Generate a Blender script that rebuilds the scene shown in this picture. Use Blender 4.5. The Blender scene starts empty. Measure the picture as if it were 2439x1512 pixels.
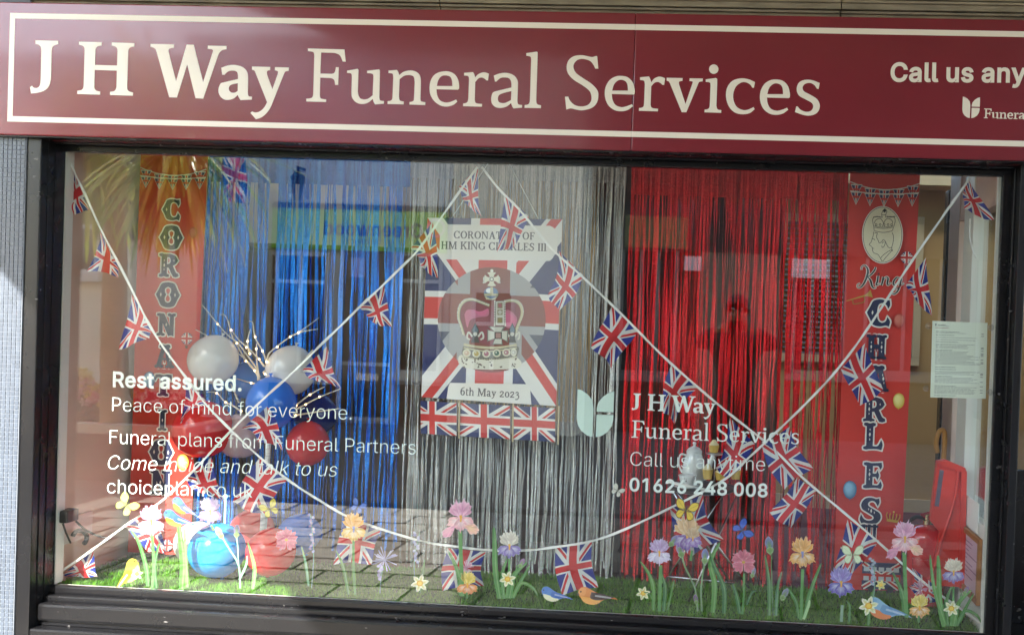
import bpy, bmesh, math, random
from mathutils import Vector, Matrix
from mathutils.geometry import tessellate_polygon
random.seed(7)
R = random.Random(11)
S = bpy.context.scene
COL = S.collection

# ------------------------------------------------------------------ camera
CAM_F, CAM_D, CAM_Z = 2330.0, 3.6, 1.5            # focal length in picture units of a 2439 x 1512 frame, distance to the pane, eye height
YAW, PITCH, ROLL = 0.0568674, 0.0133631, 0.0356074
PPX, PPY = 1614.871, 804.169
def _rot():
    cy, sy = math.cos(YAW), math.sin(YAW); cp, sp = math.cos(PITCH), math.sin(PITCH); cr, sr = math.cos(ROLL), math.sin(ROLL)
    B = Matrix(((1,0,0),(0,0,-1),(0,1,0)))
    Ry = Matrix(((cy,0,sy),(0,1,0),(-sy,0,cy))); Rx = Matrix(((1,0,0),(0,cp,-sp),(0,sp,cp))); Rz = Matrix(((cr,-sr,0),(sr,cr,0),(0,0,1)))
    return Rz @ Rx @ Ry @ B
RM = _rot(); CP = Vector((0, -CAM_D, CAM_Z))
cam = bpy.data.cameras.new('camera'); camo = bpy.data.objects.new('camera', cam); COL.objects.link(camo)
mw = Matrix.Identity(4)
for i in range(3):
    mw[i][0] = RM[0][i]; mw[i][1] = -RM[1][i]; mw[i][2] = -RM[2][i]; mw[i][3] = CP[i]
camo.matrix_world = mw
cam.sensor_fit = 'HORIZONTAL'; cam.sensor_width = 36; cam.lens = 36*CAM_F/2439
cam.shift_x = (1219.5-PPX)/2439; cam.shift_y = (PPY-756)/2439
cam.clip_start = 0.02; cam.clip_end = 500
S.camera = camo

# ------------------------------------------------------------------ sky and sun
SUN = Vector((-0.22, -0.72, 0.66)).normalized()
world = bpy.data.worlds.new('World'); S.world = world; world.use_nodes = True
wn = world.node_tree; bg = wn.nodes['Background']
sky = wn.nodes.new('ShaderNodeTexSky'); sky.sky_type = 'NISHITA'; sky.sun_disc = False
sky.sun_elevation = math.asin(SUN.z); sky.sun_rotation = math.atan2(SUN.x, SUN.y)
sky.air_density = 1.0; sky.dust_density = 1.5; sky.ozone_density = 1.0
wn.links.new(sky.outputs[0], bg.inputs[0]); bg.inputs[1].default_value = 0.15
sl = bpy.data.lights.new('sun', 'SUN'); sl.energy = 2.8; sl.angle = math.radians(0.5); sl.color = (1.0, 0.955, 0.88)
so = bpy.data.objects.new('sun', sl); COL.objects.link(so); so.rotation_euler = (-SUN).to_track_quat('-Z', 'Y').to_euler(); so.location = (-6, -6, 9)
S.view_settings.view_transform = 'Standard'; S.view_settings.look = 'None'; S.view_settings.gamma = 1
S.view_settings.exposure = 2.95
S.render.engine = 'CYCLES'
c = S.cycles; c.use_denoising = True; c.max_bounces = 8; c.diffuse_bounces = 4; c.glossy_bounces = 4; c.use_adaptive_sampling = True; c.adaptive_threshold = 0.02; c.transmission_bounces = 4
c.transparent_max_bounces = 16; c.sample_clamp_indirect = 6; c.caustics_reflective = False; c.caustics_refractive = False; c.blur_glossy = 0.5

# ------------------------------------------------------------------ helpers: from the survey of the shopfront to metres
def ray(u, v):
    d = Vector(((u-PPX)/CAM_F, (v-PPY)/CAM_F, 1.0))
    return RM.transposed() @ d
def U(u, v, Y=0.0):                               # the point of the plane y = Y
    d = ray(u, v); return CP + d*((Y-CP.y)/d.y)
def UX(u, v, X):
    d = ray(u, v); return CP + d*((X-CP.x)/d.x)
def UM(u, v, L):                                  # the point at distance L in front of the pane, across the street
    p = U(u, v, L); p.y = -L; return p
K = 2439/2560.0
def crop(x0, y0, s):                              # converts detail measurements to frame units
    return lambda x, y: ((x0+x/s)*K, (y0+y/s)*K)

def lin(c):
    return tuple((x/12.92 if x <= .04045 else ((x+.055)/1.055)**2.4) for x in c[:3])
def hx(s):
    return lin(tuple(int(s[i:i+2], 16)/255 for i in (0, 2, 4)))

class NT:
    """small expression builder for node trees"""
    def __init__(s, nt): s.nt = nt
    def m(s, op, a, b=None, c=None):
        n = s.nt.nodes.new('ShaderNodeMath'); n.operation = op
        for i, x in enumerate((a, b, c)):
            if x is None: continue
            if isinstance(x, (int, float)): n.inputs[i].default_value = x
            else: s.nt.links.new(x, n.inputs[i])
        return n.outputs[0]
    def mix(s, f, a, b):
        n = s.nt.nodes.new('ShaderNodeMix'); n.data_type = 'RGBA'
        for sock, x in ((n.inputs[0], f), (n.inputs[6], a), (n.inputs[7], b)):
            if isinstance(x, (int, float)): sock.default_value = x
            elif isinstance(x, tuple): sock.default_value = x+(1,) if len(x) == 3 else x
            else: s.nt.links.new(x, sock)
        return n.outputs[2]
    def noise(s, scale, detail=3, vec=None, rough=.55, stretch=None):
        n = s.nt.nodes.new('ShaderNodeTexNoise'); n.inputs['Scale'].default_value = scale; n.inputs['Detail'].default_value = detail; n.inputs['Roughness'].default_value = rough
        if vec is None:
            vec = s.nt.nodes.new('ShaderNodeTexCoord').outputs['Object']
        if stretch:
            mp = s.nt.nodes.new('ShaderNodeMapping'); mp.inputs['Scale'].default_value = stretch; s.nt.links.new(vec, mp.inputs[0]); vec = mp.outputs[0]
        s.nt.links.new(vec, n.inputs['Vector'])
        return n.outputs['Fac']
    def bump(s, h, strength, dist):
        n = s.nt.nodes.new('ShaderNodeBump'); n.inputs['Strength'].default_value = strength; n.inputs['Distance'].default_value = dist
        s.nt.links.new(h, n.inputs['Height']); return n.outputs[0]

MATS = {}
def M(name, rgb=(.5,.5,.5), rough=.5, metal=0., var=0., vscale=6., bump=0., bscale=40., bdist=.002, spec=.5, coat=0., stretch=None, transl=0., rvar=0., emit=None, aniso=None):
    if name in MATS: return MATS[name]
    m = bpy.data.materials.new(name); m.use_nodes = True; nt = m.node_tree; b = nt.nodes['Principled BSDF']; q = NT(nt)
    b.inputs['Base Color'].default_value = (*rgb, 1); b.inputs['Roughness'].default_value = rough; b.inputs['Metallic'].default_value = metal
    b.inputs['Specular IOR Level'].default_value = spec; b.inputs['Coat Weight'].default_value = coat; b.inputs['Coat Roughness'].default_value = .06
    if var:
        f = q.noise(vscale, 5, stretch=stretch)
        f = q.m('MULTIPLY_ADD', f, 2.2, -.6); f = q.m('MINIMUM', q.m('MAXIMUM', f, 0.), 1.)
        c1 = tuple(max(0, x*(1-var)) for x in rgb); c2 = tuple(min(1, x*(1+var)) for x in rgb)
        nt.links.new(q.mix(f, c1, c2), b.inputs['Base Color'])
    if rvar:
        nt.links.new(q.m('MULTIPLY_ADD', q.noise(vscale*1.7, 4, stretch=stretch), rvar*2, rough-rvar), b.inputs['Roughness'])
    if bump:
        nt.links.new(q.bump(q.noise(bscale, 4, stretch=stretch), bump, bdist), b.inputs['Normal'])
    if emit:
        b.inputs['Emission Color'].default_value = (*emit[0], 1); b.inputs['Emission Strength'].default_value = emit[1]
    if transl:
        t = nt.nodes.new('ShaderNodeBsdfTranslucent'); t.inputs[0].default_value = (*rgb, 1)
        mx = nt.nodes.new('ShaderNodeMixShader'); mx.inputs[0].default_value = transl
        nt.links.new(b.outputs[0], mx.inputs[1]); nt.links.new(t.outputs[0], mx.inputs[2]); nt.links.new(mx.outputs[0], nt.nodes['Material Output'].inputs[0])
    MATS[name] = m; return m

def print_mat(name, rough=.5, transl=0.):
    if name in MATS: return MATS[name]
    m = bpy.data.materials.new(name); m.use_nodes = True; nt = m.node_tree; b = nt.nodes['Principled BSDF']
    a = nt.nodes.new('ShaderNodeAttribute'); a.attribute_name = 'Col'; nt.links.new(a.outputs['Color'], b.inputs['Base Color']); b.inputs['Roughness'].default_value = rough
    if transl:
        t = nt.nodes.new('ShaderNodeBsdfTranslucent'); nt.links.new(a.outputs['Color'], t.inputs[0])
        mx = nt.nodes.new('ShaderNodeMixShader'); mx.inputs[0].default_value = transl
        nt.links.new(b.outputs[0], mx.inputs[1]); nt.links.new(t.outputs[0], mx.inputs[2]); nt.links.new(mx.outputs[0], nt.nodes['Material Output'].inputs[0])
    MATS[name] = m; return m

def flag_mat(name, red, white, blue, rough=.65, transl=.25):
    """Union flag drawn from the UV map: u along the long side, v along the short side"""
    if name in MATS: return MATS[name]
    m = bpy.data.materials.new(name); m.use_nodes = True; nt = m.node_tree; b = nt.nodes['Principled BSDF']; q = NT(nt)
    uv = nt.nodes.new('ShaderNodeUVMap'); sp = nt.nodes.new('ShaderNodeSeparateXYZ'); nt.links.new(uv.outputs[0], sp.inputs[0])
    X = q.m('MULTIPLY_ADD', sp.outputs[0], 60, -30); Y = q.m('MULTIPLY_ADD', sp.outputs[1], 30, -15)
    sg = q.m('SIGN', X); hx_ = q.m('MULTIPLY', X, .5)
    q1 = q.m('DIVIDE', q.m('SUBTRACT', hx_, Y), 1.118); q2 = q.m('DIVIDE', q.m('ADD', hx_, Y), 1.118)
    aX, aY = q.m('ABSOLUTE', X), q.m('ABSOLUTE', Y)
    lt = lambda a, t: q.m('LESS_THAN', a, t)
    mx = lambda a, b_: q.m('MAXIMUM', a, b_)
    wd = mx(lt(q.m('ABSOLUTE', q1), 3.2), lt(q.m('ABSOLUTE', q2), 3.2))
    r1 = lt(q.m('ABSOLUTE', q.m('SUBTRACT', q.m('MULTIPLY', q1, sg), 1.1)), 1.1)
    r2 = lt(q.m('ABSOLUTE', q.m('ADD', q.m('MULTIPLY', q2, sg), 1.1)), 1.1)
    wc = mx(lt(aX, 5.6), lt(aY, 5.2)); rc = mx(lt(aX, 3.6), lt(aY, 3.2))
    colr = q.mix(wd, blue, white); colr = q.mix(mx(r1, r2), colr, red); colr = q.mix(wc, colr, white); colr = q.mix(rc, colr, red)
    nt.links.new(colr, b.inputs['Base Color']); b.inputs['Roughness'].default_value = rough
    if transl:
        t = nt.nodes.new('ShaderNodeBsdfTranslucent'); nt.links.new(colr, t.inputs[0])
        ms = nt.nodes.new('ShaderNodeMixShader'); ms.inputs[0].default_value = transl
        nt.links.new(b.outputs[0], ms.inputs[1]); nt.links.new(t.outputs[0], ms.inputs[2]); nt.links.new(ms.outputs[0], nt.nodes['Material Output'].inputs[0])
    MATS[name] = m; return m

def glass_mat(name, r0, tint=(.96,.985,.97), dust=0.):
    m = bpy.data.materials.new(name); m.use_nodes = True; nt = m.node_tree; q = NT(nt)
    nt.nodes.remove(nt.nodes['Principled BSDF'])
    g = nt.nodes.new('ShaderNodeNewGeometry'); dt = nt.nodes.new('ShaderNodeVectorMath'); dt.operation = 'DOT_PRODUCT'
    nt.links.new(g.outputs['Normal'], dt.inputs[0]); nt.links.new(g.outputs['Incoming'], dt.inputs[1])
    cs = q.m('ABSOLUTE', dt.outputs['Value']); f = q.m('MULTIPLY_ADD', q.m('POWER', q.m('SUBTRACT', 1., cs), 5.), 1-r0, r0)
    tr = nt.nodes.new('ShaderNodeBsdfTransparent'); tr.inputs[0].default_value = (*tint, 1)
    gl = nt.nodes.new('ShaderNodeBsdfGlossy'); gl.inputs['Roughness'].default_value = 0.0; gl.inputs[0].default_value = (1,1,1,1)
    mx = nt.nodes.new('ShaderNodeMixShader'); nt.links.new(f, mx.inputs[0]); nt.links.new(tr.outputs[0], mx.inputs[1]); nt.links.new(gl.outputs[0], mx.inputs[2])
    outp = mx.outputs[0]
    if dust:                                       # a film of dust and wiped smears
        df = nt.nodes.new('ShaderNodeBsdfDiffuse'); df.inputs[0].default_value = (.6,.58,.54,1)
        n1 = q.noise(2.2, 6, stretch=(1,1,2.5), rough=.7); n2 = q.noise(160, 2)
        fac = q.m('ADD', q.m('MULTIPLY', q.m('MAXIMUM', q.m('SUBTRACT', n1, .42), 0.), dust*4), q.m('MULTIPLY', q.m('GREATER_THAN', n2, .76), dust*3))
        m2 = nt.nodes.new('ShaderNodeMixShader'); nt.links.new(fac, m2.inputs[0]); nt.links.new(outp, m2.inputs[1]); nt.links.new(df.outputs[0], m2.inputs[2]); outp = m2.outputs[0]
    nt.links.new(outp, nt.nodes['Material Output'].inputs[0]); MATS[name] = m; return m

# ------------------------------------------------------------------ helpers: objects
def tag(o, label=None, cat=None, group=None, kind=None):
    if label: o['label'] = label
    if cat: o['category'] = cat
    if group: o['group'] = group
    if kind: o['kind'] = kind
    return o
def thing(name, label, cat, loc=(0,0,0), group=None, rz=0.):
    o = bpy.data.objects.new(name, None); COL.objects.link(o); o.location = loc; o.rotation_euler = (0,0,rz); o.empty_display_size = .05
    return tag(o, label, cat, group)
def obj(name, verts, faces, mat, parent=None, smooth=False, uvs=None, cols=None, world_space=True):
    """links one mesh object; vertices are given in world metres and kept there whatever the parent's place"""
    me = bpy.data.meshes.new(name)
    off = Vector((0,0,0))
    if parent is not None and world_space:
        off = parent.location.copy() if parent.parent is None else parent.parent.location + parent.location
    me.from_pydata([tuple(Vector(v)-off) for v in verts], [], faces)
    if smooth: me.polygons.foreach_set('use_smooth', [True]*len(me.polygons))
    if uvs is not None:
        l = me.uv_layers.new(name='UVMap')
        for lp in me.loops: l.data[lp.index].uv = uvs[lp.vertex_index]
    if cols is not None:
        a = me.color_attributes.new('Col', 'FLOAT_COLOR', 'POINT')
        a.data.foreach_set('color', [x for cc in cols for x in (*cc[:3], 1.0)])
    me.materials.append(mat); me.update()
    o = bpy.data.objects.new(name, me); COL.objects.link(o)
    if parent is not None: o.parent = parent
    return o

class MB:
    def __init__(s): s.v = []; s.f = []; s.c = []
    def add(s, vs, fs, col=None):
        n = len(s.v); s.v += [Vector(v) for v in vs]; s.f += [tuple(i+n for i in f) for f in fs]
        if col is not None: s.c += [col]*len(vs)
        return s
    def box(s, lo, hi, ch=0.0):
        x0,y0,z0 = lo; x1,y1,z1 = hi
        if ch <= 0:
            s.add([(x0,y0,z0),(x1,y0,z0),(x1,y1,z0),(x0,y1,z0),(x0,y0,z1),(x1,y0,z1),(x1,y1,z1),(x0,y1,z1)],
                  [(0,3,2,1),(4,5,6,7),(0,1,5,4),(1,2,6,5),(2,3,7,6),(3,0,4,7)])
        else:
            bm = bmesh.new(); bmesh.ops.create_cube(bm, size=1)
            for v in bm.verts: v.co = Vector((x0+(v.co.x+.5)*(x1-x0), y0+(v.co.y+.5)*(y1-y0), z0+(v.co.z+.5)*(z1-z0)))
            bmesh.ops.bevel(bm, geom=bm.edges[:], offset=ch, segments=2, profile=.6, affect='EDGES')
            bm.verts.index_update(); s.add([v.co.copy() for v in bm.verts], [tuple(v.index for v in f.verts) for f in bm.faces]); bm.free()
        return s
    def tube(s, pts, rad, n=8, cap=True):
        pts = [Vector(p) for p in pts]; rr = rad if isinstance(rad, (list, tuple)) else [rad]*len(pts)
        vs = []; fs = []; up = None
        for i, p in enumerate(pts):
            t = (pts[min(i+1,len(pts)-1)]-pts[max(i-1,0)]).normalized()
            if up is None: up = t.orthogonal().normalized()
            up = (up - t*up.dot(t)); up = up.normalized() if up.length > 1e-6 else t.orthogonal().normalized()
            w = t.cross(up)
            for k in range(n):
                a = 2*math.pi*k/n; vs.append(p+(up*math.cos(a)+w*math.sin(a))*rr[i])
        for i in range(len(pts)-1):
            for k in range(n):
                fs.append((i*n+k, i*n+(k+1)%n, (i+1)*n+(k+1)%n, (i+1)*n+k))
        if cap: fs.append(tuple(reversed(range(n)))); fs.append(tuple(range((len(pts)-1)*n, len(pts)*n)))
        return s.add(vs, fs)
    def lathe(s, prof, o=(0,0,0), n=24, axis=None):
        o = Vector(o); q = (Vector(axis).normalized().to_track_quat('Z','Y') if axis else None); vs = []; fs = []
        for r, z in prof:
            for k in range(n):
                a = 2*math.pi*k/n; v = Vector((r*math.cos(a), r*math.sin(a), z)); vs.append(o+(q @ v if q else v))
        for i in range(len(prof)-1):
            for k in range(n):
                fs.append((i*n+k, i*n+(k+1)%n, (i+1)*n+(k+1)%n, (i+1)*n+k))
        if prof[0][0] > 1e-5: fs.append(tuple(reversed(range(n))))
        if prof[-1][0] > 1e-5: fs.append(tuple(range((len(prof)-1)*n, len(prof)*n)))
        return s.add(vs, fs)
    def prism(s, poly, d):
        """poly: list of world points (planar), extruded by vector d"""
        d = Vector(d); n = len(poly); vs = [Vector(p) for p in poly]+[Vector(p)+d for p in poly]
        tri = tessellate_polygon([[Vector(p) for p in poly]])
        fs = [tuple(t) for t in tri]+[tuple(i+n for i in reversed(t)) for t in tri]+[(i,(i+1)%n,(i+1)%n+n,i+n) for i in range(n)]
        return s.add(vs, fs)
    def build(s, name, mat, parent=None, smooth=False):
        o = obj(name, s.v, s.f, mat, parent, smooth, cols=s.c if s.c and len(s.c) == len(s.v) else None)
        if not s.c:
            bm = bmesh.new(); bm.from_mesh(o.data); bmesh.ops.recalc_face_normals(bm, faces=bm.faces); bm.to_mesh(o.data); bm.free()
        if smooth == 'auto':
            smooth_auto(o)
        return o
def smooth_auto(o, ang=40):
    me = o.data; me.polygons.foreach_set('use_smooth', [True]*len(me.polygons))
    bm = bmesh.new(); bm.from_mesh(me)
    for e in bm.edges:
        e.smooth = not (len(e.link_faces) == 2 and e.calc_face_angle(0) > math.radians(ang))
    bm.to_mesh(me); bm.free()
def boxo(name, lo, hi, mat, parent=None, ch=0.0):
    lo2 = tuple(min(a,b) for a,b in zip(lo,hi)); hi2 = tuple(max(a,b) for a,b in zip(lo,hi))
    return MB().box(lo2, hi2, ch).build(name, mat, parent)

# ------------------------------------------------------------------ helpers: outlines and lettering
def contour(s, sub=4):
    P = []
    for t in s.split():
        sm = t[0] == '~'; x, y = t.lstrip('~').split(','); P.append((float(x), float(y), sm))
    n = len(P); out = []
    for i in range(n):
        p0, p1, p2, p3 = P[i-1], P[i], P[(i+1)%n], P[(i+2)%n]
        out.append((p1[0], p1[1]))
        if not (p1[2] or p2[2]): continue
        d = (p2[0]-p1[0], p2[1]-p1[1])
        t1 = ((p2[0]-p0[0])*.5, (p2[1]-p0[1])*.5) if p1[2] else d
        t2 = ((p3[0]-p1[0])*.5, (p3[1]-p1[1])*.5) if p2[2] else d
        L = math.hypot(*d)
        for t_ in (0, 1):
            v = (t1, t2)[t_]; l = math.hypot(*v)
            if l > 1.2*L: v = (v[0]*1.2*L/l, v[1]*1.2*L/l)
            if t_ == 0: t1 = v
            else: t2 = v
        for k in range(1, sub):
            t = k/sub; h00 = 2*t**3-3*t*t+1; h10 = t**3-2*t*t+t; h01 = -2*t**3+3*t*t; h11 = t**3-t*t
            out.append((h00*p1[0]+h10*t1[0]+h01*p2[0]+h11*t2[0], h00*p1[1]+h10*t1[1]+h01*p2[1]+h11*t2[1]))
    return out
def area(p): return .5*sum(p[i-1][0]*p[i][1]-p[i][0]*p[i-1][1] for i in range(len(p)))
def inside(pt, poly):
    x, y = pt; r = False
    for i in range(len(poly)):
        (x0, y0), (x1, y1) = poly[i-1], poly[i]
        if (y0 > y) != (y1 > y) and x < (x1-x0)*(y-y0)/(y1-y0)+x0: r = not r
    return r
def offset_contours(cs, d):
    """positive d thickens the figure (holes shrink)"""
    res = []
    for i, c_ in enumerate(cs):
        hole = sum(inside(c_[0], o) for j, o in enumerate(cs) if j != i) % 2 == 1
        c2 = list(c_)
        if (area(c2) < 0) != hole: c2.reverse()
        n = len(c2); q = []
        for k in range(n):
            a, b, e = c2[k-1], c2[k], c2[(k+1)%n]
            d1 = Vector((b[0]-a[0], b[1]-a[1])); d2 = Vector((e[0]-b[0], e[1]-b[1]))
            if d1.length < 1e-9 or d2.length < 1e-9: q.append(b); continue
            n1 = Vector((d1.y, -d1.x)).normalized(); n2 = Vector((d2.y, -d2.x)).normalized()
            m_ = n1+n2; m_ = m_/max(m_.length_squared*.5, .55) if m_.length > 1e-6 else n1
            q.append((b[0]+m_.x*d, b[1]+m_.y*d))
        res.append(q)
    return res
def ellipse(cx, cy, rx, ry, n=24, a0=0., a1=2*math.pi, rot=0.):
    pts = []
    full = abs(a1-a0-2*math.pi) < 1e-6
    for k in range(n if full else n+1):
        a = a0+(a1-a0)*k/n; x, y = rx*math.cos(a), ry*math.sin(a)
        pts.append((cx+x*math.cos(rot)-y*math.sin(rot), cy+x*math.sin(rot)+y*math.cos(rot)))
    return pts
def ribbon(pts, w):
    """thick polyline; w number or list"""
    n = len(pts); w = w if isinstance(w, (list, tuple)) else [w]*n; L = []; Rr = []
    for i in range(n):
        a = pts[max(i-1,0)]; b = pts[min(i+1,n-1)]; dx, dy = b[0]-a[0], b[1]-a[1]; l = math.hypot(dx, dy) or 1
        L.append((pts[i][0]-dy/l*w[i]/2, pts[i][1]+dx/l*w[i]/2)); Rr.append((pts[i][0]+dy/l*w[i]/2, pts[i][1]-dx/l*w[i]/2))
    return L+Rr[::-1]
def spline(pts, sub=6):
    out = []
    for i in range(len(pts)-1):
        p0 = pts[max(i-1,0)]; p1 = pts[i]; p2 = pts[i+1]; p3 = pts[min(i+2,len(pts)-1)]
        for k in range(sub):
            t = k/sub
            out.append(tuple(.5*(2*p1[j]+(p2[j]-p0[j])*t+(2*p0[j]-5*p1[j]+4*p2[j]-p3[j])*t*t+(3*p1[j]-p0[j]-3*p2[j]+p3[j])*t**3) for j in range(len(p1))))
    out.append(tuple(pts[-1])); return out

class Flat:
    """flat print: filled outlines, each a hair in front of the one before; mp(a, b) -> world point of the sheet, nrm faces the viewer"""
    def __init__(s, mp, nrm=(0,-1,0), step=5e-5): s.mp = mp; s.n = Vector(nrm); s.step = step; s.v = []; s.f = []; s.c = []; s.layer = 0
    def add(s, contours, col=(1,1,1), lift=True):
        if not isinstance(contours[0], list): contours = [contours]
        if len(contours) > 1:                      # split into islands, each with its own holes
            dep = [sum(inside(c_[0], o) for j, o in enumerate(contours) if j != i) for i, c_ in enumerate(contours)]
            outs = [i for i, d in enumerate(dep) if d % 2 == 0]
            if len(outs) > 1:
                for i in outs: s.add([contours[i]]+[c_ for j, c_ in enumerate(contours) if dep[j] % 2 and inside(c_[0], contours[i])], col, False)
                if lift: s.layer += 1
                return s
        flat = [p for c_ in contours for p in c_]
        tri = tessellate_polygon([[Vector((p[0], p[1], 0)) for p in c_] for c_ in contours])
        o = s.n*(s.layer*s.step); n = len(s.v)
        for p in flat:
            s.v.append(s.mp(p[0], p[1])+o); s.c.append(col(p[0], p[1]) if callable(col) else col)
        for t in tri:
            a, b, e = (s.v[n+i] for i in t)
            nn = (b-a).cross(e-a)
            s.f.append(tuple(i+n for i in (t if nn.dot(s.n) >= 0 else reversed(t))))
        if lift: s.layer += 1
        return s
    def rings(s, rings, cols, streak=None):
        """nested rings of equal point count, colours blend between them; last ring closes to its centre"""
        o = s.n*(s.layer*s.step); n = len(s.v); k = len(rings[0])
        for r, cc in zip(rings, cols):
            for j, p in enumerate(r):
                s.v.append(s.mp(p[0], p[1])+o); s.c.append(tuple(min(1, q*streak[j]) for q in cc) if streak else cc)
        cx = sum(p[0] for p in rings[-1])/k; cy = sum(p[1] for p in rings[-1])/k
        s.v.append(s.mp(cx, cy)+o); s.c.append(cols[-1])
        def face(ids):
            a, b, e = (s.v[i] for i in ids[:3]); ids = ids if (b-a).cross(e-a).dot(s.n) >= 0 else tuple(reversed(ids)); s.f.append(tuple(ids))
        for i in range(len(rings)-1):
            for j in range(k): face((n+i*k+j, n+i*k+(j+1)%k, n+(i+1)*k+(j+1)%k, n+(i+1)*k+j))
        b0 = n+(len(rings)-1)*k
        for j in range(k): face((b0+j, b0+(j+1)%k, n+len(rings)*k))
        s.layer += 1; return s
    def build(s, name, mat, parent=None):
        return obj(name, s.v, s.f, mat, parent, cols=s.c)

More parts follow.
